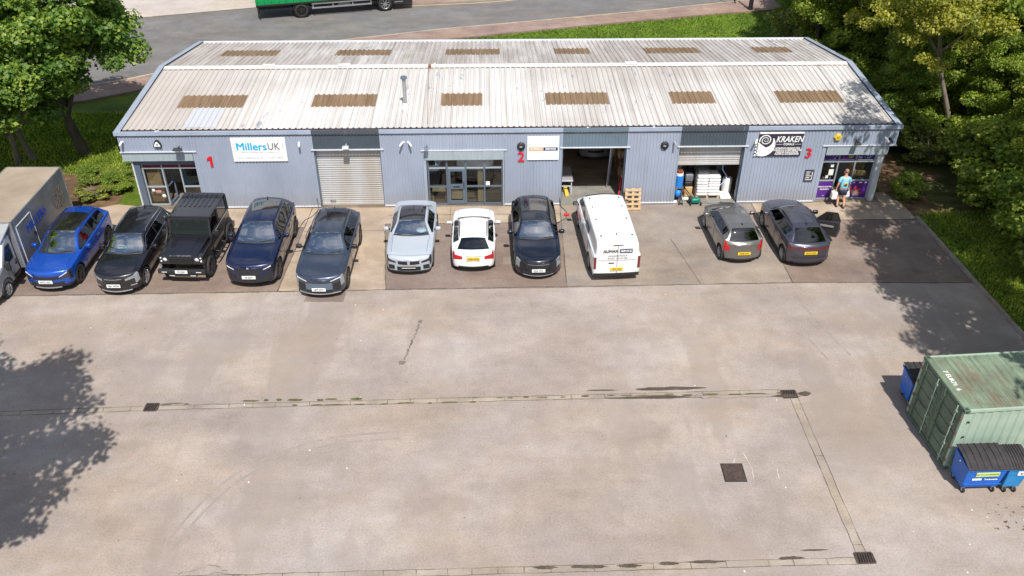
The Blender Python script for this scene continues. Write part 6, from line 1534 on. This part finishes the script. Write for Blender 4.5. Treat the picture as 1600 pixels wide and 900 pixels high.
# storage shelf on the right with boxes and red hose
t = thing('storage_rack', 'cluttered rack along the right wall of the open workshop', 'rack', (26.95, 3.0, 0))
mb = MB()
for y in (1.6, 3.2, 4.8):
    for x in (26.7, 27.2): mb.bar((x, y, .02), (x, y, 2.6), .05)
for z in (.5, 1.2, 1.9): mb.box(26.68, 27.22, 1.6, 4.8, z, z+.03)
part(mb, 'rack_frame', 'rust', t)
random.seed(3)
for i, (m, lab) in enumerate((('wood', 'plain timber-coloured box low on the workshop rack'), ('beige', 'beige carton on the middle of the workshop rack'), ('rust', 'rust-brown box high on the workshop rack'), ('wood', 'timber-coloured crate at the near end of the rack'), ('cardboard', 'cardboard box at the far end of the rack'))):
    m = bpy.data.materials['cardboard'] if m == 'cardboard' else m
    y = 1.7+i*.55; z = (.53, 1.23, 1.93, 1.23, .53)[i]
    o = MB().rbox(26.7, 27.15, y, y+.42, z, z+.34, .02).build('storage_box', m, origin=(26.9, y+.2, z)); tag(o, lab, 'box', 'boxes on the workshop rack')
t = thing('hose_reel', 'red hose hanging in loops beside the right jamb of the open workshop', 'hose', (26.6, .6, .2))
mb = MB()
for k in range(5):
    r = .16+.02*k; mb.tube([(26.62+.03*k+.02*math.sin(3*a), .55+.05*k+r*.5*math.cos(a), .75+r*1.9*math.sin(a)) for a in [2*math.pi*i/20 for i in range(21)]], .025, 6)
part(mb, 'hose', 'red', t); part(MB().tube([(26.6, .5, .5), (26.5, .3, .25), (26.56, .15, .06), (26.62, .1, .03)], .03, 6), 'hose_tail', 'red', t); part(MB().bar((26.68, .6, 1.2), (26.66, .6, .02), .05), 'hose_stand', 'offwhite', t)
o = MB().rbox(26.5, 26.66, .0, .22, .02, .3, .03).build('red_canister', 'red', origin=(26.58, .1, 0)); tag(o, 'dark red canister on the floor at the foot of the red hose', 'canister')
# car front inside, at the back of the workshop
P_in = dict(P_ac); P_in.update(L=3.9, W=1.7, paint=bpy.data.materials['silver_paint'], front=[('grille', -.4, .4, .5, .62, 'black', False)], rear=[], fplate='', rplate='', tl=None)
c = car('car_in_workshop', 'silver car parked deep inside the open workshop, only its front showing', P_in); place(c, 25.9, 4.6, 0, P_in)

# right open door: bags on pallet, blue drum, jerrycans, mower
pallet('wooden pallet under the stack of white sacks', (30.15, .45, .02), 0, 0, 1.1, .9)
sack_m = mat('white_sack', (.66, .65, .66), .55, var=.08, scale=6, bump=.4, bscale=9)
random.seed(9); k = 0
words = ['lowest', 'second', 'third', 'fourth', 'fifth', 'sixth', 'topmost']
for lay in range(7):
    for i in range(2):
        x0 = 30.17+i*.53+jit(.02); z = .165+lay*.135
        o = MB().rbox(x0, x0+.54, .42+jit(.03)+.02*lay, 1.22+jit(.03), z, z+.15, .065, n=4).build('white_sack', sack_m, origin=(x0+.27, .8, z))
        tag(o, f'white sack, {words[lay]} layer, {"left" if i == 0 else "right"} side of the stack behind the half-raised shutter', 'sack', 'white sacks stacked on a pallet')
o = MB().rbox(30.2, 30.75, .7, 1.25, 1.12, 1.35, .05).build('grey_wrapped_bundle', mat('grey_wrap', (.16, .16, .18), .5, var=.4, scale=8, bump=.8, bscale=12), origin=(30.5, 1, 1.1)); tag(o, 'grey plastic-wrapped bundle lying on the white sacks', 'bundle')
o = MB().rbox(31.3, 31.8, .35, 1.0, .02, .12, .03).build('white_sheet', 'white', origin=(31.5, .7, 0)); tag(o, 'white sheet of packing on the floor right of the sacks', 'packing')
t = thing('blue_box_stack', 'blue plastic drum at the left jamb under the half-raised shutter', 'drum', (29.25, .4, 0))
part(MB().cyl((29.27, .4, .75), (29.27, .4, 1.3), .2, n=20), 'drum', mat('drum_blue', (.02, .2, .6), .4), t); part(MB().cyl((29.27, .4, 1.3), (29.27, .4, 1.42), .17, n=20), 'drum_band', 'white', t)
part(MB().cyl((29.27, .4, 1.42), (29.27, .4, 1.52), .15, n=20), 'drum_cap', mat('brown_cap', (.2, .06, .03), .6), t); part(MB().box(29.07, 29.47, .2, .6, .68, .75).bar((29.1, .25, .02), (29.1, .25, .7), .04).bar((29.44, .25, .02), (29.44, .25, .7), .04).bar((29.1, .55, .02), (29.1, .55, .7), .04).bar((29.44, .55, .02), (29.44, .55, .7), .04), 'stand', 'frame', t)
o = MB().sphere((29.27, .25, .42), .17, .14, .17).build('blue_float', bpy.data.materials['drum_blue'], origin=(29.27, .25, .25)); tag(o, 'round blue float under the blue drum', 'float')
o = MB().rbox(29.65, 30.0, .6, .95, .02, .55, .04).build('brown_carton', bpy.data.materials['cardboard'], origin=(29.8, .75, 0)); tag(o, 'brown carton left of the white sacks', 'carton')
o = MB().rbox(29.62, 29.98, .62, .9, .55, .78, .04).build('black_crate', 'black', origin=(29.8, .75, .55)); tag(o, 'black crate on top of the brown carton', 'crate')
o = MB().rbox(29.62, 30.0, .64, .95, .78, 1.18, .08).build('clear_bag', bpy.data.materials['grey_wrap'], origin=(29.8, .75, .78)); tag(o, 'bulging grey bag on top of the black crate', 'bag')
for nm, x, y, lab, m in (('white_barrel', 31.72, 1.1, 'white barrel at the right jamb under the half-raised shutter', 'offwhite'), ('grey_barrel', 31.3, 1.45, 'grey barrel between the sacks and the white barrel', 'trim')):
    t = thing(nm, lab, 'barrel', (x, y, 0)); part(MB().lathe([(0, 0), (.2, .0), (.23, .08), (.23, .65), (.2, .75), (.08, .8), (0, .8)], (x, y, .02), 'z', 20), 'body', m, t); part(MB().cyl((x, y, .8), (x, y, .88), .05), 'cap', 'black', t)
o = MB().rbox(31.98, 32.1, .2, .5, .02, .5, .03).build('white_canister', 'white', origin=(32.0, .3, 0)); tag(o, 'small white canister standing by the right jamb of the half-open door', 'canister')
t = thing('tall_shelf', 'dark shelves behind the sacks in the half-open unit', 'shelf', (30.5, 2.4, 0))
mb = MB()
for z in (.5, 1.1, 1.7, 2.3): mb.box(29.2, 31.9, 2.2, 2.7, z, z+.04)
for x in (29.2, 30.1, 31.0, 31.86): mb.box(x, x+.05, 2.2, 2.7, .02, 2.4)
part(mb, 'frame', 'frame', t)
random.seed(4)
for k, (x, z, m) in enumerate(((29.4, .54, 'offwhite'), (29.9, 1.14, 'frame_light'), (30.4, .54, 'trim'), (30.6, 1.14, 'galv'), (31.2, 1.14, 'offwhite'), (31.4, .54, 'galv'))):
    o = MB().rbox(x, x+.36, 2.15, 2.5, z, z+.42, .03).build('stock_box', m, origin=(x, 2.3, z)); tag(o, ('off-white box low at the left of the dark shelves', 'slate box on the left of the upper dark shelf', 'pale box low in the middle of the dark shelves', 'steel-grey box in the middle of the upper dark shelf', 'off-white box right on the upper dark shelf', 'steel-grey box low at the right of the dark shelves')[k], 'box', 'boxes on the dark shelves')
o = MB().tube([Vector(a) for a in pchip(np.array([(31.35, 1.0, 1.95), (31.38, .95, 1.3), (31.6, .9, .9), (31.4, .8, .6), (31.1, .8, .4), (31.35, .7, .2), (31.2, .6, .1)]), 7)], .025, 8).build('blue_hose', mat('pale_blue_hose', (.4, .48, .75), .4), origin=(31.3, .9, 0)); tag(o, 'pale blue hose hanging in a loop right of the sacks', 'hose')
t = thing('leaf_blower', 'teal green garden machine on the ground in front of the sacks', 'garden machine', (30.0, -.02, 0))
M['teal'] = mat('teal_plastic', (.0, .17, .12), .4)
part(MB().rbox(29.82, 30.25, -.16, .12, .09, .32, .08), 'housing', 'teal', t, bevel=0); part(MB().rbox(29.72, 29.9, -.12, .1, .1, .38, .06), 'motor', 'black', t)
for x in (29.8, 30.28):
    for y in (-.18, .14): part(MB().cyl((x-.02, y, .09), (x+.02, y, .09), .09, n=14), 'wheel', 'rubber', t)
part(MB().bar((29.75, 0, .35), (29.42, .3, .75), .03).bar((29.85, .05, .35), (29.5, .38, .75), .03).bar((29.42, .3, .75), (29.5, .38, .75), .035), 'handle', 'black', t); part(MB().bar((29.6, .12, .5), (29.5, .22, .62), .05), 'handle_grip', mat('orange_grip', (.7, .18, .03), .5), t)
o = MB().bar((29.32, -.05, .03), (29.38, .1, .6), .03).bar((29.25, -.1, .03), (29.45, -.02, .03), .05).bar((29.45, -.15, .02), (29.4, .05, .35), .03).build('tool_stand', 'black', origin=(29.35, 0, 0)); tag(o, 'black tool stand left of the teal garden machine', 'stand')
o = MB().poly([(29.45, .35, .03), (29.85, .3, .03), (29.95, .55, .03), (29.5, .6, .03)]).poly([(29.02, .1, .028), (29.2, .05, .028), (29.25, .3, .028), (29.05, .32, .028)]).build('scrap_paper', 'white', origin=(29.6, .4, 0)); tag(o, 'white paper lying behind the teal garden machine', 'paper')

# ------------------------------------------------------------------ the person
def skin(name, pts, edges, rad, m, parent, sub=2, root=0):
    bm = bmesh.new(); ly = bm.verts.layers.skin.verify()
    vs = [bm.verts.new(p) for p in pts]
    for a, b in edges: bm.edges.new((vs[a], vs[b]))
    for v, r in zip(vs, rad): v[ly].radius = (r, r) if not hasattr(r, '__len__') else r
    vs[root][ly].use_root = True
    me = bpy.data.meshes.new('t'); bm.to_mesh(me); bm.free()
    ob = bpy.data.objects.new('t', me); col.objects.link(ob); s = ob.modifiers.new('s', 'SKIN'); s.use_smooth_shade = True
    u = ob.modifiers.new('u', 'SUBSURF'); u.levels = sub; u.render_levels = sub
    dg = bpy.context.evaluated_depsgraph_get(); m2 = bpy.data.meshes.new_from_object(ob.evaluated_get(dg)); bpy.data.objects.remove(ob)
    m2.materials.clear(); m2.materials.append(M[m] if isinstance(m, str) else m)
    o = bpy.data.objects.new(name, m2); col.objects.link(o); o.parent = parent; return o
M['skin'] = mat('skin', (.62, .33, .22), .55); M['shirt'] = mat('light_blue_tshirt', (.25, .55, .72), .8, var=.08, scale=5, bump=.4, bscale=7); M['shorts'] = mat('navy_shorts', (.015, .022, .06), .8)
pr_ = thing('person', 'person in light blue t-shirt and navy shorts carrying white canisters, back turned', 'person', (36.62, -.42, .012), 0)
pts = [(0, 0, .95), (0, .0, 1.12), (0, .01, 1.32), (0, .02, 1.46), (0, .03, 1.58), (0, .05, 1.70), (0, .04, 1.80),
       (-.10, 0, .88), (-.12, .06, .50), (-.13, -.06, .10), (-.14, .08, .035),
       (.10, 0, .88), (.11, -.06, .50), (.12, -.2, .12), (.12, -.08, .035),
       (-.19, .01, 1.42), (-.28, -.02, 1.16), (-.30, .03, .92), (.19, .01, 1.42), (.27, .03, 1.16), (.27, .17, .97)]
ed = [(0,1),(1,2),(2,3),(3,4),(4,5),(5,6),(0,7),(7,8),(8,9),(9,10),(0,11),(11,12),(12,13),(13,14),(3,15),(15,16),(16,17),(3,18),(18,19),(19,20)]
rad = [(.15,.12),(.15,.12),(.17,.12),(.14,.09),.055,.088,.075,.10,.062,.042,.045,.10,.062,.042,.045,.065,.045,.032,.065,.045,.032]
body = skin('body', pts, ed, rad, 'skin', pr_)
skin('tshirt', [(0, 0, .90), (0, 0, 1.10), (0, .01, 1.32), (0, .02, 1.47), (-.2, .01, 1.43), (-.26, -.01, 1.24), (.2, .01, 1.43), (.26, .02, 1.24)], [(0,1),(1,2),(2,3),(3,4),(4,5),(3,6),(6,7)], [(.2,.16),(.195,.16),(.2,.15),(.13,.10),.085,.08,.085,.08], 'shirt', pr_)
skin('shorts', [(0, 0, .92), (-.10, 0, .84), (-.115, .04, .6), (.10, 0, .84), (.11, -.04, .6)], [(0,1),(1,2),(0,3),(3,4)], [(.175,.14),.125,.10,.125,.10], 'shorts', pr_)
mb = MB().sphere((0, .035, 1.80), .092, .105, .10, n=18, k=10); mb.build('hair', mat('short_grey_hair', (.25, .17, .13), .8), pr_)
mb = MB()
for s in (-1, 1): mb.sphere((s*.09, .05, 1.73), .018, .025, .035)
mb.sphere((0, .15, 1.73), .016, .02, .022); mb.build('ears_and_nose', 'skin', pr_)
mb = MB()
for s in (-1, 1): mb.sphere((s*.035, .132, 1.755), .014, .01, .01)
mb.build('eyes', 'white', pr_)
for s, x, y, z in ((-1, -.30, .05, .86), (1, .27, .2, .91)):
    mb = MB().rbox(x-.025, x+.025, y-.045, y+.045, z-.05, z+.05, .018)
    for k in range(4): mb.tube([(x-.0, y-.036+k*.024, z-.03), (x-s*.012, y-.036+k*.025, z-.075), (x-s*.035, y-.035+k*.024, z-.085-.004*(k in (1, 2)))], .0095, 6)
    mb.tube([(x-s*.0, y+.04, z+.02), (x-s*.02, y+.06, z-.02), (x-s*.035, y+.05, z-.05)], .011, 6); mb.build('hand', 'skin', pr_)
for x, y in ((-.14, .04), (.12, -.12)): MB().rbox(x-.05, x+.05, y-.12, y+.17, .0, .09, .035).build('shoe', 'black', pr_)
mb = MB().lathe([(0, 0), (.085, 0), (.085, .004), (0, .004)], (0, -.17, 1.22), 'y', 18); e = mb.build('yellow_print', 'yellow_plastic', pr_); MB().box(-.03, .03, -.178, -.172, 1.14, 1.28).build('print_figure', 'ink', e)
def jerry(lab, loc, rz=0):
    t = thing('jerrycan', lab, 'canister', loc, rz, 'white canisters carried by the person')
    MB().rbox(-.13, .13, -.12, .12, 0, .36, .04).build('body', 'white', t); MB().tube([(-.07, 0, .34), (-.07, 0, .42), (.07, 0, .42), (.07, 0, .34)], .016, 8).build('handle', 'white', t); MB().cyl((.08, .06, .35), (.08, .06, .4), .03).build('cap', 'offwhite', t); return t
jerry('white canister in the left hand of the person, hanging beside the calf', (36.29, -.36, .4)); t = jerry('white canister held low on the right side of the person', (36.93, -.2, .42)); t.rotation_euler = (0, R(-12), 0)

# ------------------------------------------------------------------ vegetation
rng = np.random.default_rng(5)
def leaves_mesh(name, centers, radii, n_per, size, m, flat=.6, up=.35):
    C, Rr = np.array(centers), np.array(radii); K = len(C)
    cnt = np.maximum(8, (n_per*(Rr/Rr.mean())**2).astype(int)); idx = np.repeat(np.arange(K), cnt); N = len(idx)
    d = rng.normal(size=(N, 3)); d /= np.linalg.norm(d, axis=1)[:, None]; r = rng.random(N)**.45
    off = d*r[:, None]*Rr[idx][:, None]; off[:, 2] *= flat
    P = C[idx]+off
    nrm = d*.55+rng.normal(size=(N, 3))*.5; nrm[:, 2] = np.abs(nrm[:, 2])*.8+up; nrm /= np.linalg.norm(nrm, axis=1)[:, None]
    t = np.cross(nrm, rng.normal(size=(N, 3))); t /= np.linalg.norm(t, axis=1)[:, None]; b = np.cross(nrm, t)
    s = size*rng.uniform(.6, 1.3, N)[:, None]
    V = np.empty((N, 4, 3)); V[:, 0] = P-t*s*.5; V[:, 1] = P-b*s*.4+nrm*s*.12; V[:, 2] = P+t*s*.6-nrm*s*.1; V[:, 3] = P+b*s*.4+nrm*s*.12
    me = bpy.data.meshes.new(name); me.vertices.add(N*4); me.vertices.foreach_set('co', V.reshape(-1))
    me.loops.add(N*4); me.loops.foreach_set('vertex_index', np.arange(N*4, dtype=np.int32)); me.polygons.add(N)
    me.polygons.foreach_set('loop_start', np.arange(0, N*4, 4, dtype=np.int32)); me.polygons.foreach_set('loop_total', np.full(N, 4, dtype=np.int32))
    me.update(calc_edges=True); me.materials.append(M[m] if isinstance(m, str) else m); me.validate(); return me
def crown_points(c, rad, n, seed, rc=(.5, .95), lo=-.75, hollow=.45):
    rs = np.random.default_rng(seed); C, Rr = [], []
    while len(C) < n:
        d = rs.normal(size=3); d /= np.linalg.norm(d)
        if d[2] < lo: continue
        f = hollow+(1-hollow)*rs.random()**.6
        bump = 1+.22*noise.noise(Vector((d[0]*1.8+seed, d[1]*1.8, d[2]*1.8)))*1.6
        C.append([c[i]+d[i]*rad[i]*f*bump for i in range(3)]); Rr.append(rs.uniform(*rc))
    return C, Rr
def tree_meshes(seed, h, cr, cz, rad, n, n_per, size, m, bark='bark', tr=.16, rc=(.5, .95), lo=-.75, hollow=.45, limbs=9, forks=1, fork_pts=((0, 0),)):
    rs = np.random.default_rng(seed+100)
    C, Rr = crown_points((cr[0], cr[1], cz), rad, n, seed, rc, lo, hollow)
    cm = leaves_mesh('crown', C, Rr, n_per, size, m)
    mb = MB()
    for fx, fy in fork_pts:
        lean = rs.uniform(-.25, .25, 2); top = Vector((fx+cr[0]*.5+lean[0], fy+cr[1]*.5+lean[1], cz*.72)); P0 = Vector((fx, fy, -.05))
        trunk = [P0, P0.lerp(top, .3)+Vector((lean[0]*.4, 0, 0)), P0.lerp(top, .65)+Vector((0, lean[1]*.5, 0)), top]
        mb.tube(trunk, tr, 10, rs=[tr*1.35, tr, tr*.85, tr*.6])
        for k in range(limbs):
            tgt = Vector(C[int(rs.integers(len(C)))]); s = trunk[1].lerp(trunk[3], rs.uniform(.1, 1)); mid = s.lerp(tgt, .5)+Vector((rs.uniform(-.3, .3), rs.uniform(-.3, .3), -.15+.3*rs.random()))
            mb.tube([s, mid, tgt], .05, 6, rs=[tr*.5, tr*.3, .02])
            for q in range(3):
                t2 = Vector(C[int(rs.integers(len(C)))])
                if (t2-mid).length < 2.6: mb.tube([mid, mid.lerp(t2, .6)+Vector((0, 0, .1)), t2], .02, 5, rs=[tr*.22, .02, .01])
    ob = mb.build('trunk', bark); tm = ob.data; bpy.data.objects.remove(ob); return cm, tm
def put_tree(name, lab, cat, meshes, loc, rz=0, s=1, sz=None, group=None):
    t = thing(name, lab, cat, loc, rz, group); t.scale = (s, s, sz or s)
    for nm, me in zip(('crown', 'trunk'), meshes):
        o = bpy.data.objects.new(nm, me); col.objects.link(o); o.parent = t
    return t
# the maple on the left
mt = tree_meshes(3, 10, (-1.35, .2), 6.2, (4.9, 4.2, 3.6), 200, 330, .19, 'leaf_maple', 'bark', .24, (.6, 1.05), -.55, .5, 14)
put_tree('maple_tree', 'big maple with bright green leaf tips standing on the lawn left of the building', 'tree', mt, (0, 6.0, 0))
mt2 = tree_meshes(8, 8, (-.3, -.2), 4.5, (3.5, 3.2, 2.7), 120, 300, .18, 'leaf_maple', 'bark_light', .13, (.55, .95), -.85, .45, 9, fork_pts=((-.3, 0), (.35, .1)))
put_tree('maple_tree', 'smaller twin-stemmed maple behind the rear end of the box truck', 'tree', mt2, (-2.5, 4.9, 0), .5, 1.05)
put_tree('maple_tree', 'maple at the far left edge, behind the box truck', 'tree', mt2, (-6.0, 7.6, 0), 2.2, 1.25)
# shade trees outside the picture, whose shadows fall in the yard
sh = tree_meshes(21, 10, (0, 0), 7.4, (4.6, 4.6, 3.4), 120, 230, .2, 'leaf_wood', 'bark', .22, (.55, 1.1), -.6, .35, 12)
put_tree('shade_tree', 'broad tree outside the photo whose leafy shadow falls at the lower left', 'tree', sh, (4.7, -22.0, 0), .3, 1.0, 1.42)
put_tree('shade_tree', 'broad unseen tree left of the box truck throwing shade on its roof', 'tree', sh, (-4.6, -4.4, 0), 1.3, .95)
sh3 = tree_meshes(23, 10, (0, 0), 6.6, (3.4, 3.4, 3.6), 62, 210, .17, 'leaf_wood', 'bark', .17, (.45, .85), -.85, .35, 12)
sh2 = tree_meshes(22, 10, (-3.2, 0), 7.4, (3.9, 4.0, 2.6), 62, 200, .17, 'leaf_wood', 'bark_light', .2, (.5, 1.0), -.6, .35, 12)
put_tree('leaning_tree', 'very tall tree rising behind the verge bushes and leaning over the corner of the yard', 'tree', sh2, (45.2, -4.8, 0), 0, 1.08, 1.62)
# woodland on the right
W1 = tree_meshes(31, 10, (0, 0), 6.6, (3.3, 3.3, 3.9), 150, 300, .145, 'leaf_wood', 'bark', .17, (.5, .95), -.85, .45, 10)
W2 = tree_meshes(32, 10, (0, 0), 7.2, (3.6, 3.2, 3.6), 150, 270, .14, 'leaf_olive', 'bark_light', .16, (.5, .9), -.8, .4, 12)
W3 = tree_meshes(33, 9, (0, 0), 5.0, (3.0, 3.0, 4.2), 140, 280, .145, 'leaf_dark', 'bark', .15, (.55, 1.0), -.95, .4, 8)
B1 = tree_meshes(41, 3, (0, 0), 1.35, (1.5, 1.5, 1.35), 52, 260, .12, 'leaf_wood', 'bark', .05, (.35, .6), -.95, .4, 8)
B2 = tree_meshes(42, 3, (0, 0), 1.15, (1.4, 1.4, 1.15), 48, 250, .12, 'leaf_dark', 'bark', .05, (.35, .6), -.95, .4, 8)
B3 = tree_meshes(43, 3, (0, 0), 1.5, (1.3, 1.3, 1.5), 30, 120, .16, 'leaf_lime', 'bark_light', .05, (.3, .55), -.95, .4, 8)
kinds = {'w': (W1, 'mid-green', 'woodland_tree'), 'o': (W2, 'olive, yellow-tinged', 'woodland_tree'), 'd': (W3, 'dark green', 'woodland_tree')}
wl = [('o', 43.6, 12.5, 1.0), ('w', 40.8, 17.2, .85), ('d', 43.0, 19.5, .95), ('o', 46.8, 16.5, 1.1), ('w', 45.2, 23.5, 1.05), ('d', 41.6, 24.5, .6), ('o', 49.8, 21.5, 1.15), ('w', 47.6, 29.5, 1.1), ('o', 44.8, 31.5, .8), ('d', 52.5, 28, 1.2),
      ('d', 42.9, 8.3, .62), ('w', 46.6, 11.2, 1.0), ('d', 48.8, 8.2, .95), ('o', 50.6, 13.5, 1.1), ('w', 53, 19, 1.2), ('d', 46.6, 6.4, .62), ('w', 49.5, 4.2, .85), ('o', 51.2, 8.0, 1.05), ('w', 46.9, 1.6, .66), ('d', 48.6, .2, .8), ('o', 50.0, -2.0, .9),
      ('w', 45.2, -1.4, .58), ('w', 45.9, -4.6, .66), ('o', 48.0, -5.2, .9), ('d', 46.4, -7.8, .7), ('w', 40.9, -12.0, .98), ('o', 40.8, -15.8, .98), ('w', 41.2, -19.8, 1.0), ('d', 47, -24, 1.1), ('o', 55, 10, 1.3), ('w', 56, 1, 1.2), ('w', 56, 34, 1.3), ('o', 50, 36, 1.2)]
where = ['behind the right end of the roof', 'touching the rear right corner of the roof', 'just behind the rear right roof corner', 'beyond the roof in the second row', 'tall behind the roof corner', 'small, beside the lawn end', 'deep beyond the roof corner', 'by the road beyond the roof', 'next to the lamp post', 'far back near the road',
         'low, against the right gable wall', 'behind the bare pale trunk', 'dark, right of the bare pale trunk', 'tall, upper right of the bare trunk', 'far upper right beyond the bare trunk', 'low, right behind the foot of the bare trunk', 'at the right edge level with the gable', 'tall at the right edge behind the gable line', 'above the verge opposite the purple shopfront', 'behind the verge opposite the person', 'tall at the right edge opposite the parked cars',
         'nearest the top end of the kerb', 'second from the top end of the kerb', 'tall, behind the second kerb tree', 'third along the kerb, at the right edge', 'outside the photo beside the middle of the yard', 'outside the photo level with the container', 'outside the photo right of the container', 'outside the photo at the near right corner', 'in the back row behind the gable', 'in the back row beside the yard', 'in the back row by the road', 'in the back row at the road bend']
random.seed(2)
for (k, x, y, s), w in zip(wl, where):
    ms, c_, nm = kinds[k]; ms = sh3 if (x < 42 and y < -11) else ms; put_tree(nm, f'{c_} woodland tree {w}', 'tree', ms, (x, y, -.05), random.random()*6, s*random.uniform(.93, 1.05), s*(1.8 if y < -11 and x < 42 else 1), 'trees of the wood right of the yard')
# tall slim tree with a bare pale trunk
slim = MB().tube([(0, 0, -.1), (-.55, 0, 1.8), (-1.35, .1, 3.6), (-1.9, .1, 5.2), (-2.4, .2, 7.5)], .13, 12, rs=[.17, .125, .11, .10, .05]).tube([(-1.8, .1, 5.0), (-.8, -.2, 6.2), (.1, -.3, 6.7)], .05, 6, rs=[.08, .05, .02]).tube([(-1.7, .1, 4.6), (-2.9, -.5, 6.0), (-3.9, -.6, 6.8)], .05, 6, rs=[.08, .05, .02])
ob = slim.build('trunk', 'bark_light'); tm = ob.data; bpy.data.objects.remove(ob)
C, Rr = crown_points((-2.0, .3, 6.9), (3.0, 2.6, 2.3), 80, 77, (.45, .85), -.8, .35)
put_tree('bare_trunk_tree', 'tree with a tall bare pale trunk right of the gable', 'tree', (leaves_mesh('crown', C, Rr, 250, .14, 'leaf_olive'), tm), (44.5, 5.9, -.05))
# bushes
bl = [('B1', 44.6, -1.0, 1.7, 'leafy bush at the top of the verge, nearest the open soil'), ('B2', 45.0, -3.6, 1.9, 'dark bush, second along the verge'), ('B1', 44.6, -6.0, 1.8, 'leafy bush, third along the verge'), ('B2', 45.0, -8.6, 1.9, 'dark bush, fourth along the verge'), ('B1', 44.8, -11.2, 1.8, 'leafy bush at the right edge of the photo by the verge'), ('B2', 45.2, -14, 1.9, 'dark bush on the verge outside the photo'),
      ('B2', 40.0, .45, .52, 'small dark shrub right beside the right corner entrance'), ('B1', 44.6, 1.8, 1.5, 'mid-green bush at the edge of the bare soil'), ('B2', 41.5, 6.0, 1.2, 'dark bush against the right gable'), ('B1', 41.3, 8.9, 1.3, 'mid-green bush behind the dark gable bush'), ('B2', 41.0, 12.0, 1.35, 'dark bush beside the rear part of the gable'), ('B3', 42.2, 4.1, .75, 'yellow-green bush left of the bare pale trunk'), ('B1', 45.2, 3.9, 1.2, 'bush right of the foot of the bare pale trunk'),
      ('B3', 40.4, 19.2, 1.5, 'lime-green sapling at the end of the lawn behind the roof'), ('B2', 43.5, 27.0, 1.3, 'dark bush behind the lamp post'), ('B1', 39.9, 14.6, .9, 'bush at the rear right corner of the building'), ('B2', 42.2, 22.5, 1.3, 'dark bush at the lawn end'),
      ('B1', 42.8, 14.5, 1.5, 'big leafy bush behind the gable, fourth from the soil'), ('B2', 44.2, 17.5, 1.7, 'big dark bush in the gap behind the roof corner'), ('B1', 46.5, 14.0, 1.7, 'big leafy bush between the bare trunk and the roof corner'), ('B1', 45.0, 20.8, 1.8, 'big leafy bush deep beyond the roof corner'), ('B2', 48.5, 18.5, 2.0, 'large dark undergrowth bush in the middle of the wood'), ('B1', 50.5, 16.5, 2.0, 'large leafy undergrowth bush in the middle of the wood'), ('B2', 47.0, 9.0, 1.5, 'dark bush directly behind the bare pale trunk'), ('B1', 44.8, 10.6, 1.6, 'leafy bush left behind the bare pale trunk'), ('B1', 49.0, 6.0, 1.6, 'leafy bush right of the bare trunk, second row'), ('B2', 47.2, 4.0, 1.4, 'dark bush right of the bare trunk foot, second row'), ('B1', 41.8, 18.0, 1.2, 'leafy bush behind the rear roof corner'), ('B1', 47.5, 25.5, 1.9, 'large leafy bush near the road in the wood'), ('B2', 44.5, 28.5, 1.6, 'large dark bush near the road in the wood'),
      ('B3', 2.2, 1.15, .5, 'yellow-green shrub behind the blue car'), ('B2', 3.0, 2.0, .5, 'dark shrub between the yellow-green shrub and the building corner'), ('B2', 1.7, 2.9, .5, 'low dark shrub behind the yellow-green shrub'), ('B2', 3.3, 3.7, .42, 'dark shrub nearest the left gable')]
for k, x, y, s, lab in bl:
    put_tree('shrub', lab, 'shrub', {'B1': B1, 'B2': B2, 'B3': B3}[k], (x, y, 0), random.random()*6, s, s*(random.uniform(.8, 1.0) if x > 10 else .62), 'shrubs and bushes')
# grass tufts along the verge, lawn and kerb (ground cover)
def tufts(name, pts, m, size, lab=None):
    P = np.array(pts); N = len(P); a = rng.random(N)*6.28; s = size*rng.uniform(.5, 1.4, N)
    V = np.empty((N, 3, 3)); dx, dy = np.cos(a), np.sin(a); w = .028+.02*rng.random(N)
    V[:, 0] = P+np.stack([-dx*w, -dy*w, np.zeros(N)], 1); V[:, 1] = P+np.stack([dx*w, dy*w, np.zeros(N)], 1); V[:, 2] = P+np.stack([rng.normal(size=N)*.06, rng.normal(size=N)*.06, s], 1)
    me = bpy.data.meshes.new(name); me.from_pydata(V.reshape(-1, 3).tolist(), [], [(3*i, 3*i+1, 3*i+2) for i in range(N)]); me.materials.append(M[m])
    o = bpy.data.objects.new(name, me); col.objects.link(o); o['kind'] = 'stuff'; return o
pts = []
for _ in range(15000):
    y = -rng.random()*14.5-1.2; pts.append((kx(y)+.16+rng.random()**.8*3.6, y, .1))
tufts('verge_grass', pts, 'leaf_wood', .13)
pts = [(rng.uniform(14, 44), 0, 0) for _ in range(34000)]; pts = [(x, rng.uniform(14.2, 22.7+(x-17.9)*.255), -.03) for x, _, _ in pts]
M['leaf_lawn'] = leaf_mat('lawn_blades', (.05, .1, .01), (.1, .19, .015), (.18, .27, .03)); tufts('lawn_grass', pts, 'leaf_lawn', .1)
pts = [(rng.uniform(-6, 4.2), rng.uniform(3.5, 11), -.02) for _ in range(16000)]; tufts('lawn_grass', pts, 'leaf_wood', .12)
